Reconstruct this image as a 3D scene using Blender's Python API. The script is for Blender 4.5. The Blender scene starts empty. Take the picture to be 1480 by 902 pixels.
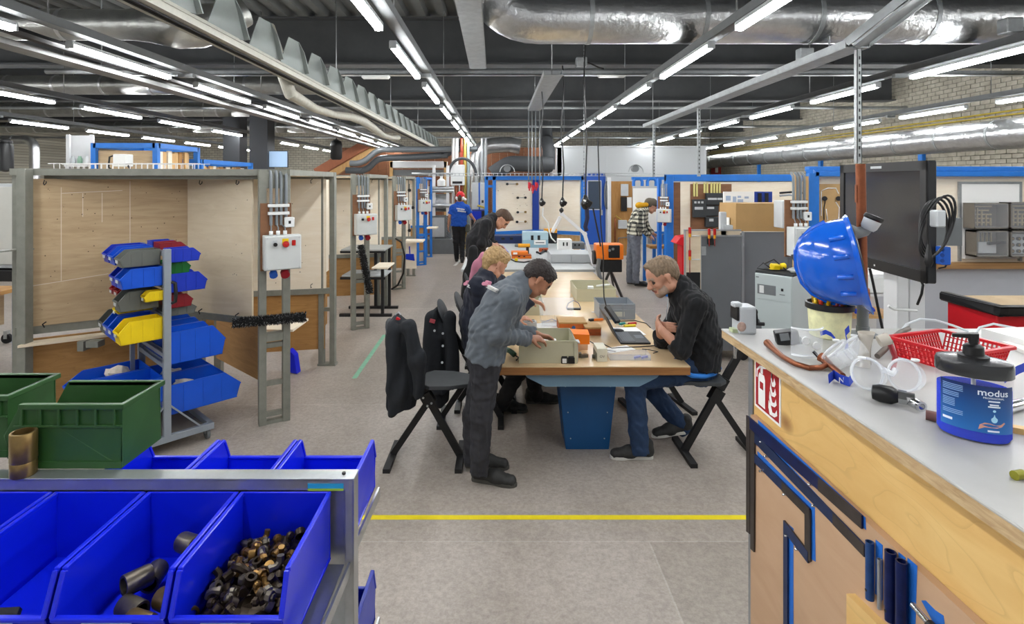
import bpy, bmesh, math, random
import numpy as np
from mathutils import Vector, Matrix, Euler
R = math.radians
random.seed(7)
sc = bpy.context.scene
COL = sc.collection

# ------------------------------------------------------------------ camera, world, exposure
F, H, CX, CY = 800.0, 2.05, 722.0, 262.0          # focal length in pixels, eye height, vanishing point
cam_d = bpy.data.cameras.new('camera'); cam = bpy.data.objects.new('camera', cam_d); COL.objects.link(cam)
cam.location = (0, 0, H); cam.rotation_euler = (R(90), 0, 0)
cam_d.sensor_width = 36.0; cam_d.lens = 36.0 * F / 1480.0
cam_d.shift_x = (740 - CX) / 1480.0; cam_d.shift_y = -(451 - CY) / 1480.0
cam_d.clip_start = 0.05; cam_d.clip_end = 200
sc.camera = cam
wd = bpy.data.worlds.new('world'); sc.world = wd; wd.use_nodes = True
wd.node_tree.nodes['Background'].inputs[0].default_value = (0.75, 0.8, 0.9, 1)
wd.node_tree.nodes['Background'].inputs[1].default_value = 0.5
sc.view_settings.view_transform = 'Standard'; sc.view_settings.look = 'None'
sc.view_settings.gamma = 1.0; sc.view_settings.use_curve_mapping = False
sc.view_settings.exposure = 2.7
LAMP_GLOW = 11.0

# ------------------------------------------------------------------ pixel helpers (image 1480 x 902)
def W(px, py, Y): return Vector(((px - CX) / F * Y, Y, H - (py - CY) / F * Y))
def FL(px, py, z=0.0):
    Y = F * (H - z) / (py - CY); return Vector(((px - CX) / F * Y, Y, z))
def XY(px, Y, z=0.0): return Vector(((px - CX) / F * Y, Y, z))
V = lambda *a: Vector(a)

# ------------------------------------------------------------------ materials
MATS = {}
def lin(c): return tuple(((x / 12.92) if x <= 0.04045 else ((x + 0.055) / 1.055) ** 2.4) for x in c)
def hexc(h): return lin(tuple(int(h[i:i + 2], 16) / 255 for i in (0, 2, 4)))
def mat(name, col, rough=0.5, metal=0.0, var=0.0, scale=6.0, bump=0.0, bscale=60.0, stretch=(1, 1, 1), trans=0.0, ior=1.45, emis=0.0, coat=0.0, alpha=1.0, sheen=0.0, rvar=0.0):
    if name in MATS: return MATS[name]
    c = hexc(col) if isinstance(col, str) else col
    m = bpy.data.materials.new(name); m.use_nodes = True; nt = m.node_tree; N = nt.nodes; L = nt.links
    b = N['Principled BSDF']
    b.inputs['Base Color'].default_value = (*c, 1); b.inputs['Roughness'].default_value = rough; b.inputs['Metallic'].default_value = metal
    b.inputs['IOR'].default_value = ior
    if trans: b.inputs['Transmission Weight'].default_value = trans
    if alpha < 1: b.inputs['Alpha'].default_value = alpha
    if coat: b.inputs['Coat Weight'].default_value = coat; b.inputs['Coat Roughness'].default_value = 0.1
    if sheen: b.inputs['Sheen Weight'].default_value = sheen
    if emis: b.inputs['Emission Color'].default_value = (*c, 1); b.inputs['Emission Strength'].default_value = emis
    if var or bump or rvar:
        tc = N.new('ShaderNodeTexCoord'); mp = N.new('ShaderNodeMapping'); mp.inputs['Scale'].default_value = stretch
        L.new(tc.outputs['Object'], mp.inputs['Vector'])
        if var:
            n = N.new('ShaderNodeTexNoise'); n.inputs['Scale'].default_value = scale; n.inputs['Detail'].default_value = 6; n.inputs['Roughness'].default_value = 0.65
            L.new(mp.outputs[0], n.inputs['Vector'])
            r = N.new('ShaderNodeValToRGB'); r.color_ramp.elements[0].position = 0.3; r.color_ramp.elements[1].position = 0.7
            r.color_ramp.elements[0].color = (*[x * (1 - var) for x in c], 1); r.color_ramp.elements[1].color = (*[min(1, x * (1 + var)) for x in c], 1)
            L.new(n.outputs['Fac'], r.inputs[0]); L.new(r.outputs[0], b.inputs['Base Color'])
            if rvar:
                mr = N.new('ShaderNodeMapRange'); mr.inputs[3].default_value = rough - rvar; mr.inputs[4].default_value = rough + rvar
                L.new(n.outputs['Fac'], mr.inputs[0]); L.new(mr.outputs[0], b.inputs['Roughness'])
        if bump:
            n2 = N.new('ShaderNodeTexNoise'); n2.inputs['Scale'].default_value = bscale; n2.inputs['Detail'].default_value = 4
            L.new(mp.outputs[0], n2.inputs['Vector'])
            bp = N.new('ShaderNodeBump'); bp.inputs['Strength'].default_value = bump; bp.inputs['Distance'].default_value = 0.01
            L.new(n2.outputs['Fac'], bp.inputs['Height']); L.new(bp.outputs[0], b.inputs['Normal'])
    MATS[name] = m; return m
def wood(name, light, dark, grain=(1.2, 1.2, 9.0), rough=0.55, knots=0.0, kcol='7a4a26', seed=0.0, contrast=1.0, line=0.0):
    """plywood: stretched noise grain, faint cathedral rings, optional knots"""
    if name in MATS: return MATS[name]
    a, d = hexc(light), hexc(dark)
    m = bpy.data.materials.new(name); m.use_nodes = True; nt = m.node_tree; N = nt.nodes; L = nt.links; b = N['Principled BSDF']
    b.inputs['Roughness'].default_value = rough
    tc = N.new('ShaderNodeTexCoord'); mp = N.new('ShaderNodeMapping'); mp.inputs['Scale'].default_value = grain; mp.inputs['Location'].default_value = (seed, seed * 1.7, seed * 0.3)
    L.new(tc.outputs['Object'], mp.inputs['Vector'])
    n1 = N.new('ShaderNodeTexNoise'); n1.inputs['Scale'].default_value = 2.2; n1.inputs['Detail'].default_value = 8; n1.inputs['Roughness'].default_value = 0.6; n1.inputs['Distortion'].default_value = 1.2
    L.new(mp.outputs[0], n1.inputs['Vector'])
    r = N.new('ShaderNodeValToRGB'); r.color_ramp.elements[0].position = 0.5 - 0.22 / contrast; r.color_ramp.elements[1].position = 0.5 + 0.2 / contrast
    r.color_ramp.elements[0].color = (*d, 1); r.color_ramp.elements[1].color = (*a, 1)
    L.new(n1.outputs['Fac'], r.inputs[0]); last = r.outputs[0]
    if line:
        mp2 = N.new('ShaderNodeMapping'); mp2.inputs['Scale'].default_value = tuple(g * 0.5 for g in grain); L.new(tc.outputs['Object'], mp2.inputs['Vector'])
        n3 = N.new('ShaderNodeTexNoise'); n3.inputs['Scale'].default_value = 1.6; n3.inputs['Detail'].default_value = 2; n3.inputs['Distortion'].default_value = 0.6
        L.new(mp2.outputs[0], n3.inputs['Vector'])
        mm = N.new('ShaderNodeMath'); mm.operation = 'MULTIPLY'; mm.inputs[1].default_value = 14; L.new(n3.outputs['Fac'], mm.inputs[0])
        fr = N.new('ShaderNodeMath'); fr.operation = 'FRACT'; L.new(mm.outputs[0], fr.inputs[0])
        rr = N.new('ShaderNodeValToRGB'); rr.color_ramp.elements[0].position = 0.0; rr.color_ramp.elements[0].color = (line,) * 3 + (1,)
        rr.color_ramp.elements[1].position = 0.12; rr.color_ramp.elements[1].color = (0, 0, 0, 1)
        L.new(fr.outputs[0], rr.inputs[0])
        mx = N.new('ShaderNodeMixRGB'); mx.inputs[2].default_value = (*[x * 0.72 for x in d], 1)
        L.new(rr.outputs[0], mx.inputs[0]); L.new(last, mx.inputs[1]); last = mx.outputs[0]
    if knots:
        mk = N.new('ShaderNodeMapping'); mk.inputs['Scale'].default_value = tuple(0.6 + 0.12 * g for g in grain); mk.inputs['Location'].default_value = (seed + 3, seed, 1); L.new(tc.outputs['Object'], mk.inputs['Vector'])
        vo = N.new('ShaderNodeTexVoronoi'); vo.inputs['Scale'].default_value = 3.2; L.new(mk.outputs[0], vo.inputs['Vector'])
        kr = N.new('ShaderNodeValToRGB'); kr.color_ramp.elements[0].position = 0.03 * knots; kr.color_ramp.elements[0].color = (1, 1, 1, 1); kr.color_ramp.elements[1].position = 0.075 * knots; kr.color_ramp.elements[1].color = (0, 0, 0, 1)
        L.new(vo.outputs['Distance'], kr.inputs[0])
        mx = N.new('ShaderNodeMixRGB'); mx.inputs[2].default_value = (*hexc(kcol), 1)
        L.new(kr.outputs[0], mx.inputs[0]); L.new(last, mx.inputs[1]); last = mx.outputs[0]
    L.new(last, b.inputs['Base Color'])
    MATS[name] = m; return m

# ------------------------------------------------------------------ mesh builder
def frame(d, up=None):
    d = Vector(d).normalized(); up = Vector(up) if up is not None else (V(0, 0, 1) if abs(d.z) < 0.95 else V(1, 0, 0))
    x = up.cross(d)
    if x.length < 1e-6: x = V(1, 0, 0).cross(d)
    x.normalize(); return x, d.cross(x).normalized(), d
class MB:
    def __init__(s): s.v = []; s.f = []; s.m = []; s.sm = []
    def add(s, vs, fs, mi=0, sm=False):
        o = len(s.v); s.v.extend(Vector(p) for p in vs)
        for q in fs: s.f.append(tuple(o + i for i in q)); s.m.append(mi); s.sm.append(sm)
        return s
    def hexa(s, p, mi=0): return s.add(p, [(0, 3, 2, 1), (4, 5, 6, 7), (0, 1, 5, 4), (1, 2, 6, 5), (2, 3, 7, 6), (3, 0, 4, 7)], mi)
    def box(s, c, d, rot=None, mi=0):
        c = Vector(c); h = Vector(d) / 2; P = []
        for z in (-1, 1):
            for x, y in ((-1, -1), (1, -1), (1, 1), (-1, 1)): P.append(V(x * h.x, y * h.y, z * h.z))
        if rot is not None:
            mm = rot if isinstance(rot, Matrix) else Euler(rot).to_matrix(); P = [mm @ p for p in P]
        return s.hexa([c + p for p in P], mi)
    def box2(s, lo, hi, mi=0):
        lo, hi = Vector(lo), Vector(hi); return s.box((lo + hi) / 2, hi - lo, None, mi)
    def bar(s, a, b, w, h, up=None, mi=0):
        a, b = Vector(a), Vector(b); x, y, d = frame(b - a, up); x = x * w / 2; y = y * h / 2
        return s.hexa([a - x - y, a + x - y, a + x + y, a - x + y, b - x - y, b + x - y, b + x + y, b - x + y], mi)
    def cyl(s, a, b, r, r2=None, n=14, caps=True, mi=0, sm=True):
        a, b = Vector(a), Vector(b); r2 = r if r2 is None else r2; x, y, d = frame(b - a); vs = []
        for p, q in ((a, r), (b, r2)):
            for i in range(n):
                t = 2 * math.pi * i / n; vs.append(p + (x * math.cos(t) + y * math.sin(t)) * q)
        s.add(vs, [(i, (i + 1) % n, n + (i + 1) % n, n + i) for i in range(n)], mi, sm)
        if caps: s.add(vs, [tuple(range(n))[::-1], tuple(range(n, 2 * n))], mi)
        return s
    def tube(s, pts, r, n=8, mi=0, caps=True, rs=None, closed=False):
        pts = [Vector(p) for p in pts]; k = len(pts); vs = []; x = None
        for i, p in enumerate(pts):
            if closed: d = pts[(i + 1) % k] - pts[i - 1]
            else: d = pts[min(i + 1, k - 1)] - pts[max(i - 1, 0)]
            d.normalize()
            if x is None: x = frame(d)[0]
            x = (x - d * x.dot(d)); x = x.normalized() if x.length > 1e-5 else frame(d)[0]
            y = d.cross(x); rr = rs[i] if rs else r
            for j in range(n):
                t = 2 * math.pi * j / n; vs.append(p + (x * math.cos(t) + y * math.sin(t)) * rr)
        fs = [(i * n + j, i * n + (j + 1) % n, ((i + 1) % k) * n + (j + 1) % n, ((i + 1) % k) * n + j) for i in range(k if closed else k - 1) for j in range(n)]
        s.add(vs, fs, mi, True)
        if caps and not closed: s.add(vs, [tuple(range(n))[::-1], tuple(range((k - 1) * n, k * n))], mi)
        return s
    def lathe(s, prof, o=(0, 0, 0), axis=(0, 0, 1), n=24, mi=0, sx=1.0, up=None, sm=True):
        o = Vector(o); x, y, d = frame(axis, up); k = len(prof); vs = []
        for r, z in prof:
            for j in range(n):
                t = 2 * math.pi * j / n; vs.append(o + d * z + (x * math.cos(t) * sx + y * math.sin(t)) * r)
        s.add(vs, [(i * n + j, i * n + (j + 1) % n, (i + 1) * n + (j + 1) % n, (i + 1) * n + j) for i in range(k - 1) for j in range(n)], mi, sm)
        if prof[0][0] > 1e-5: s.add(vs[:n], [tuple(range(n))[::-1]], mi)
        if prof[-1][0] > 1e-5: s.add(vs[-n:], [tuple(range(n))], mi)
        return s
    def prism(s, poly, ext, mi=0):
        poly = [Vector(p) for p in poly]; ext = Vector(ext); n = len(poly)
        vs = poly + [p + ext for p in poly]
        return s.add(vs, [tuple(range(n))[::-1], tuple(range(n, 2 * n))] + [(i, (i + 1) % n, n + (i + 1) % n, n + i) for i in range(n)], mi)
    def ell(s, c, r, rot=None, n=12, mi=0):
        c = Vector(c); vs = []; k = n // 2 + 1; mm = Euler(rot).to_matrix() if rot is not None and not isinstance(rot, Matrix) else rot
        for i in range(k + 1):
            a = math.pi * i / k
            for j in range(n):
                t = 2 * math.pi * j / n; p = V(r[0] * math.sin(a) * math.cos(t), r[1] * math.sin(a) * math.sin(t), -r[2] * math.cos(a))
                vs.append(c + (mm @ p if mm else p))
        return s.add(vs, [(i * n + j, i * n + (j + 1) % n, (i + 1) * n + (j + 1) % n, (i + 1) * n + j) for i in range(k) for j in range(n)], mi, True)
    def mesh(s, name, mats, bevel=0.0, xf=None, seg=1):
        me = bpy.data.meshes.new(name)
        vs = [xf @ p for p in s.v] if xf is not None else s.v
        me.from_pydata([tuple(p) for p in vs], [], s.f)
        for mm in mats: me.materials.append(mm)
        me.polygons.foreach_set('material_index', s.m); me.polygons.foreach_set('use_smooth', s.sm)
        bm = bmesh.new(); bm.from_mesh(me)
        bmesh.ops.remove_doubles(bm, verts=bm.verts, dist=1e-5)
        bmesh.ops.dissolve_degenerate(bm, edges=bm.edges, dist=1e-6)
        bmesh.ops.recalc_face_normals(bm, faces=bm.faces)
        if bevel:
            es = [e for e in bm.edges if len(e.link_faces) == 2 and e.calc_face_angle(0) > 0.6]
            bmesh.ops.bevel(bm, geom=es, offset=bevel, segments=seg, profile=0.7, affect='EDGES', clamp_overlap=True)
        for e in bm.edges:
            if len(e.link_faces) == 2 and e.calc_face_angle(0) > 0.7: e.smooth = False
        bm.to_mesh(me); bm.free(); me.update(); return me
XF = {}
def root_of(o):
    while o.parent: o = o.parent
    return o
def props(o, label=None, cat=None, group=None, kind=None):
    if label: o['label'] = label
    if cat: o['category'] = cat
    if group: o['group'] = group
    if kind: o['kind'] = kind
    return o
def thing(name, label, cat, loc=(0, 0, 0), rotz=0.0, group=None, kind=None):
    o = bpy.data.objects.new(name, None); COL.objects.link(o); o.empty_display_size = 0.1
    o.location = loc; o.rotation_euler = (0, 0, rotz)
    XF[o.name] = Matrix.Translation(Vector(loc)) @ Matrix.Rotation(rotz, 4, 'Z')
    return props(o, label, cat, group, kind)
def lst(m): return list(m) if isinstance(m, (list, tuple)) else [m]
def part(name, mb, m, parent, local=False, bevel=0.0, label=None, kind=None, seg=1):
    xf = None if local else XF[root_of(parent).name].inverted()
    o = bpy.data.objects.new(name, mb.mesh(name, lst(m), bevel, xf, seg)); COL.objects.link(o); o.parent = parent
    if label: o['label'] = label
    if kind: o['kind'] = kind
    return o
def solo(name, mb, m, label, cat=None, group=None, kind=None, bevel=0.0, seg=1):
    """a thing that is one mesh; its origin goes to the middle of its base"""
    xs = [p.x for p in mb.v]; ys = [p.y for p in mb.v]; zs = [p.z for p in mb.v]
    b = V((min(xs) + max(xs)) / 2, (min(ys) + max(ys)) / 2, min(zs))
    me = mb.mesh(name, lst(m), bevel, Matrix.Translation(-b), seg)
    o = bpy.data.objects.new(name, me); COL.objects.link(o); o.location = b; XF[o.name] = Matrix.Translation(b)
    return props(o, label, cat, group, kind)
def dup(root, loc, rotz, label=None, group=None):
    def cp(o, par):
        c = o.copy(); COL.objects.link(c)
        if par is not None: c.parent = par
        for ch in [x for x in KIDS.get(o.name, [])]: 
            k = cp(ch, c)
        return c
    KIDS = {}
    for x in bpy.data.objects:
        if x.parent: KIDS.setdefault(x.parent.name, []).append(x)
    r = cp(root, None); r.location = loc; r.rotation_euler = (0, 0, rotz)
    XF[r.name] = Matrix.Translation(Vector(loc)) @ Matrix.Rotation(rotz, 4, 'Z')
    if label: r['label'] = label
    if group: r['group'] = group
    return r
def dupo(o, loc, parent=None, rot=None):
    c = o.copy(); COL.objects.link(c); c.location = loc
    if rot is not None: c.rotation_euler = rot
    if parent is not None: c.parent = parent
    return c
def textmesh(txt, size, ext=0.0006, align='CENTER', bold=False):
    cu = bpy.data.curves.new('writing', 'FONT'); cu.body = txt; cu.size = size; cu.extrude = ext; cu.align_x = align; cu.resolution_u = 3
    if bold: cu.offset = size * 0.012
    o = bpy.data.objects.new('writing', cu); COL.objects.link(o)
    dg = bpy.context.evaluated_depsgraph_get(); me = bpy.data.meshes.new_from_object(o.evaluated_get(dg))
    vs = [v.co.copy() for v in me.vertices]; fs = [tuple(p.vertices) for p in me.polygons]
    bpy.data.objects.remove(o); bpy.data.curves.remove(cu); bpy.data.meshes.remove(me)
    return vs, fs
ORD = ['nearest', 'second', 'third', 'fourth', 'fifth', 'sixth', 'seventh', 'eighth', 'ninth', 'tenth', 'eleventh', 'twelfth']

# ------------------------------------------------------------------ shared materials
STEEL = mat('painted grey steel', '85888a', 0.42, 0.35, 0.10, 9, 0.05)
GREYGREEN = mat('grey green frame paint', '84857c', 0.5, 0.15, 0.12, 12, 0.04)
GALV = mat('galvanised steel', 'b4b8ba', 0.34, 0.8, 0.12, 14)
GALVD = mat('dull galvanised steel', '9ea2a3', 0.5, 0.6, 0.15, 10)
BLACKM = mat('black powder coat', '1c1c1d', 0.5, 0.1, 0.2, 20)
BLACKP = mat('black plastic', '151516', 0.42)
DARKRUB = mat('dark rubber', '1a1a1b', 0.8)
WHITEP = mat('white plastic', 'dfe1e0', 0.4, 0, 0.04, 8)
WHITEM = mat('white paint', 'd9dadb', 0.5, 0, 0.04, 3)
LGREY = mat('light grey plastic', 'b9bdbf', 0.45, 0, 0.05, 8)
MGREY = mat('mid grey plastic', '6f7375', 0.5, 0, 0.08, 8)
BLUEF = mat('blue frame paint', '1f6fc4', 0.4, 0.05, 0.08, 8)
BLUEB = mat('blue bin plastic', '0a22d8', 0.3, 0, 0.05, 5, coat=0.2)
BLUEB2 = mat('bright blue bin plastic', '0a50c8', 0.35, 0, 0.06, 5)
BLUEB3 = mat('royal blue bin plastic', '1232b4', 0.35, 0, 0.08, 6)
REDP = mat('red plastic', 'c81420', 0.38, 0, 0.05, 6)
DRED = mat('dark red plastic', '8c1220', 0.42, 0, 0.08, 6)
GREENP = mat('green bin plastic', '1f8a35', 0.4, 0, 0.06, 6)
DGREEN = mat('dark green crate plastic', '2a5226', 0.45, 0, 0.10, 7, coat=0.1)
YELP = mat('yellow plastic', 'e3c50a', 0.42, 0, 0.05, 6)
ORANGE = mat('orange plastic', 'e0741a', 0.45, 0, 0.06, 6)
BGREY = mat('grey bin plastic', '62655f', 0.48, 0, 0.08, 7)
PLYL = wood('pale plywood', 'f0e6d4', 'e6d8c0', (1.0, 1.0, 7.0), 0.55, contrast=0.8, line=0.12)
PLYM = wood('tan plywood', 'c2aa86', 'a98f6c', (0.9, 0.9, 8.0), 0.6, contrast=0.9, line=0.25)
PLYP = wood('pink tan plywood', 'e4d6bd', 'd4c2a4', (1.0, 1.0, 6.0), 0.6, contrast=0.8, line=0.15)
PLYO = wood('orange plywood', 'b98c52', '9c703c', (1.0, 1.0, 7.0), 0.6, knots=1.0, contrast=0.9, line=0.35)
PLYY = wood('yellow pine plywood', 'e3bf7c', 'd3a863', (3.0, 1.6, 5.0), 0.45, knots=1.9, contrast=0.8, line=0.32, seed=2.0)
PLYB = wood('brown hardboard', '8a5f3e', '6f4a30', (1.0, 1.0, 5.0), 0.6, contrast=0.8)
PINE = wood('pine plank', 'd3ae77', 'b98d55', (6, 6, 0.8), 0.6, contrast=0.9)
PINE2 = wood('dark pine plank', 'b08248', '94672f', (6, 6, 0.8), 0.6, contrast=0.9)
EDGE = wood('plywood edge', 'b08a5a', '7e5a36', (0.6, 0.6, 60.0), 0.6)
CARD = mat('cardboard', 'b08d5c', 0.7, 0, 0.06, 5)
COPPER = mat('copper pipe', '8a5238', 0.36, 0.75, 0.25, 18, 0.1, 40)
BRASS = mat('aged brass', '8c7448', 0.38, 0.8, 0.22, 20)
CHROME = mat('chrome', 'd8dadc', 0.12, 1.0)
CLEAR = mat('clear plastic', 'eef2f6', 0.12, 0, alpha=0.24)
CLEARE = mat('clear plastic edge', 'f2f5f8', 0.15, 0, alpha=0.55)
PAPER = mat('white paper', 'e9e9e6', 0.75)
FOIL = mat('aluminium duct foil', 'c6c8c9', 0.28, 0.92, 0.12, 7, 0.9, 17)
FOILD = mat('dull aluminium duct', 'a2a39f', 0.36, 0.85, 0.16, 6, 0.7, 15)
# ================================================================== the hall itself
XL, XR, YB, YF, ZC = -17.0, 9.3, -3.2, 24.5, 4.72
def floor_mat():
    m = bpy.data.materials.new('worn vinyl floor'); m.use_nodes = True; nt = m.node_tree; N = nt.nodes; L = nt.links; b = N['Principled BSDF']
    tc = N.new('ShaderNodeTexCoord')
    br = N.new('ShaderNodeTexBrick'); br.inputs['Scale'].default_value = 1.0; br.inputs['Brick Width'].default_value = 6.0; br.inputs['Row Height'].default_value = 1.93
    br.inputs['Mortar Size'].default_value = 0.006; br.inputs['Mortar Smooth'].default_value = 0.3; br.inputs['Bias'].default_value = 0
    br.inputs['Color1'].default_value = (*hexc('a39b92'), 1); br.inputs['Color2'].default_value = (*hexc('b0a8a0'), 1); br.inputs['Mortar'].default_value = (*hexc('b8b2ab'), 1)
    mp = N.new('ShaderNodeMapping'); mp.inputs['Location'].default_value = (1.3, -0.22, 0); L.new(tc.outputs['Object'], mp.inputs[0]); L.new(mp.outputs[0], br.inputs['Vector'])
    n = N.new('ShaderNodeTexNoise'); n.inputs['Scale'].default_value = 1.1; n.inputs['Detail'].default_value = 9; n.inputs['Roughness'].default_value = 0.7; L.new(tc.outputs['Object'], n.inputs['Vector'])
    r = N.new('ShaderNodeValToRGB'); r.color_ramp.elements[0].position = 0.32; r.color_ramp.elements[0].color = (0.78, 0.75, 0.72, 1); r.color_ramp.elements[1].position = 0.66; r.color_ramp.elements[1].color = (1.1, 1.09, 1.08, 1)
    L.new(n.outputs['Fac'], r.inputs[0])
    mx = N.new('ShaderNodeMixRGB'); mx.blend_type = 'MULTIPLY'; mx.inputs[0].default_value = 1.0; L.new(br.outputs['Color'], mx.inputs[1]); L.new(r.outputs[0], mx.inputs[2])
    n2 = N.new('ShaderNodeTexNoise'); n2.inputs['Scale'].default_value = 45; n2.inputs['Detail'].default_value = 5; n2.inputs['Roughness'].default_value = 0.75; L.new(tc.outputs['Object'], n2.inputs['Vector'])
    r2 = N.new('ShaderNodeValToRGB'); r2.color_ramp.elements[0].position = 0.34; r2.color_ramp.elements[0].color = (0.74, 0.73, 0.72, 1); r2.color_ramp.elements[1].position = 0.62; r2.color_ramp.elements[1].color = (1.06, 1.06, 1.06, 1)
    L.new(n2.outputs['Fac'], r2.inputs[0])
    m2 = N.new('ShaderNodeMixRGB'); m2.blend_type = 'MULTIPLY'; m2.inputs[0].default_value = 1.0; L.new(mx.outputs[0], m2.inputs[1]); L.new(r2.outputs[0], m2.inputs[2])
    L.new(m2.outputs[0], b.inputs['Base Color'])
    mr = N.new('ShaderNodeMapRange'); mr.inputs[3].default_value = 0.28; mr.inputs[4].default_value = 0.62; L.new(n.outputs['Fac'], mr.inputs[0]); L.new(mr.outputs[0], b.inputs['Roughness'])
    bp = N.new('ShaderNodeBump'); bp.inputs['Strength'].default_value = 0.06; L.new(n2.outputs['Fac'], bp.inputs['Height']); L.new(bp.outputs[0], b.inputs['Normal'])
    return m
def brick_mat():
    m = bpy.data.materials.new('grey brick face'); m.use_nodes = True; nt = m.node_tree; N = nt.nodes; L = nt.links; b = N['Principled BSDF']; b.inputs['Roughness'].default_value = 0.85
    tc = N.new('ShaderNodeTexCoord'); mp = N.new('ShaderNodeMapping'); mp.inputs['Rotation'].default_value = (R(90), 0, 0); L.new(tc.outputs['Object'], mp.inputs[0])
    br = N.new('ShaderNodeTexBrick'); br.inputs['Scale'].default_value = 1.0; br.inputs['Brick Width'].default_value = 0.24; br.inputs['Row Height'].default_value = 0.1; br.inputs['Mortar Size'].default_value = 0.008
    br.inputs['Color1'].default_value = (*hexc('cbc6b6'), 1); br.inputs['Color2'].default_value = (*hexc('b5b0a0'), 1); br.inputs['Mortar'].default_value = (*hexc('85827a'), 1)
    L.new(mp.outputs[0], br.inputs['Vector']); L.new(br.outputs['Color'], b.inputs['Base Color'])
    return m
BRICKF = brick_mat()
MORTAR = mat('mortar', '6d6a61', 0.9, 0, 0.1, 6)
BRICK1 = mat('sand grey brick', '948f82', 0.85, 0, 0.22, 5, 0.2, 40)
DECK = mat('grey steel roof deck', '7b7d7c', 0.55, 0.2, 0.08, 4)
BEAMM = mat('dark grey beam paint', '525456', 0.6, 0.05, 0.1, 3)
o = solo('floor', MB().box2((XL, YB, -0.1), (XR, YF, 0)), floor_mat(), 'worn grey brown vinyl sheet floor of the workshop', 'floor', kind='structure')
# corrugated roof deck, ribs running away from the camera
mb = MB(); prof = []; x = XL
while x < XR: prof += [(x, ZC), (x + 0.13, ZC), (x + 0.16, ZC + 0.1), (x + 0.29, ZC + 0.1)]; x += 0.32
n = len(prof); vs = [V(a, YB, b) for a, b in prof] + [V(a, YF, b) for a, b in prof] + [V(a, YB, ZC + 0.16) for a, b in prof] + [V(a, YF, ZC + 0.16) for a, b in prof]
mb.add(vs, [(i, i + 1, n + i + 1, n + i) for i in range(n - 1)] + [(2 * n + i, 3 * n + i, 3 * n + i + 1, 2 * n + i + 1) for i in range(n - 1)])
solo('ceiling', mb, DECK, 'corrugated grey steel roof deck', 'ceiling', kind='structure')
for i, y in enumerate((1.1, 5.1, 9.1, 13.1, 17.1, 21.1)):
    b = MB().box2((XL, y, 3.96), (XR, y + 0.03, ZC)).box2((XL, y - 0.14, 3.94), (XR, y + 0.17, 3.97)).box2((XL, y - 0.14, ZC - 0.03), (XR, y + 0.17, ZC))
    solo('roof_beam', b, BEAMM, f'dark grey steel roof beam spanning the hall, {ORD[i]} from the camera', 'beam', 'roof beams across the hall', 'structure')
solo('wall_back', MB().box2((XL, YF, 0), (XR, YF + 0.2, ZC + 0.16)), BRICKF, 'grey brick back wall of the hall', 'wall', kind='structure')
solo('wall_left', MB().box2((XL - 0.2, YB, 0), (XL, YF, ZC + 0.16)), BRICKF, 'grey brick wall far at the left', 'wall', kind='structure')
solo('wall_front', MB().box2((XL, YB - 0.2, 0), (XR, YB, ZC + 0.16)), WHITEM, 'white wall behind the camera', 'wall', kind='structure')
# right brick wall: a mortar slab carrying single bricks
wr = thing('wall_right', 'long sand grey brick wall at the right of the hall', 'wall', (XR, 10, 0), kind='structure')
part('mortar_bed', MB().box2((XR, YB, 0), (XR + 0.2, YF, ZC + 0.16)), MORTAR, wr)
bl, bh, bt = 0.22, 0.088, 0.016
bmesh_ = MB().box((0, 0, 0), (bt, bl - 0.012, bh - 0.012)).mesh('brick', [BRICK1], 0.002)
near, rest = [], MB()
r = 0; z = 1.98
while z < ZC - 0.05:
    y = 8.6 + (bl / 2 if r % 2 else 0)
    while y < YF - 0.1: near.append((y, z)); y += bl
    z += bh; r += 1
near.sort(key=lambda q: q[0] + abs(q[1] - 2.9) * 1.2)
for i, (y, z) in enumerate(near):
    if i < 290:
        o = bpy.data.objects.new('brick', bmesh_); COL.objects.link(o); o.parent = wr; o.location = (-bt / 2 - random.uniform(0, 0.004), y - 10, z)
    else: rest.box((XR - bt / 2 - random.uniform(0, 0.004), y, z), (bt, bl - 0.012, bh - 0.012))
part('brickwork', rest, BRICK1, wr, kind='stuff')

# ------------------------------------------------------------------ floor markings
TAPE = mat('yellow floor tape', 'e6d21e', 0.5, 0, 0.06, 20); GTAPE = mat('faded green floor paint', '7fb79b', 0.6, 0, 0.15, 14); WTAPE = mat('white floor paint', 'd8d8d2', 0.6, 0, 0.1, 20)
Yl = 1640 / 486
solo('floor_marking', MB().box2((-2.6, Yl - 0.022, 0), (3.2, Yl + 0.022, 0.0015)), TAPE, 'yellow tape line across the floor in front of the table', 'floor marking')
a, b = FL(512, 547), FL(556, 484)
solo('floor_marking', MB().bar(a + V(0, 0, 0.001), b + V(0, 0, 0.001), 0.05, 0.0015, (0, 0, 1)), GTAPE, 'faded green line on the floor beside the hanging jackets', 'floor marking')
a, b = FL(657, 384), FL(666, 376)
solo('floor_marking', MB().bar(a + V(0, 0, 0.001), b + V(0, 0, 0.001), 0.07, 0.0015, (0, 0, 1)), WTAPE, 'short white line on the floor behind the man in the red hat', 'floor marking')

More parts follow.
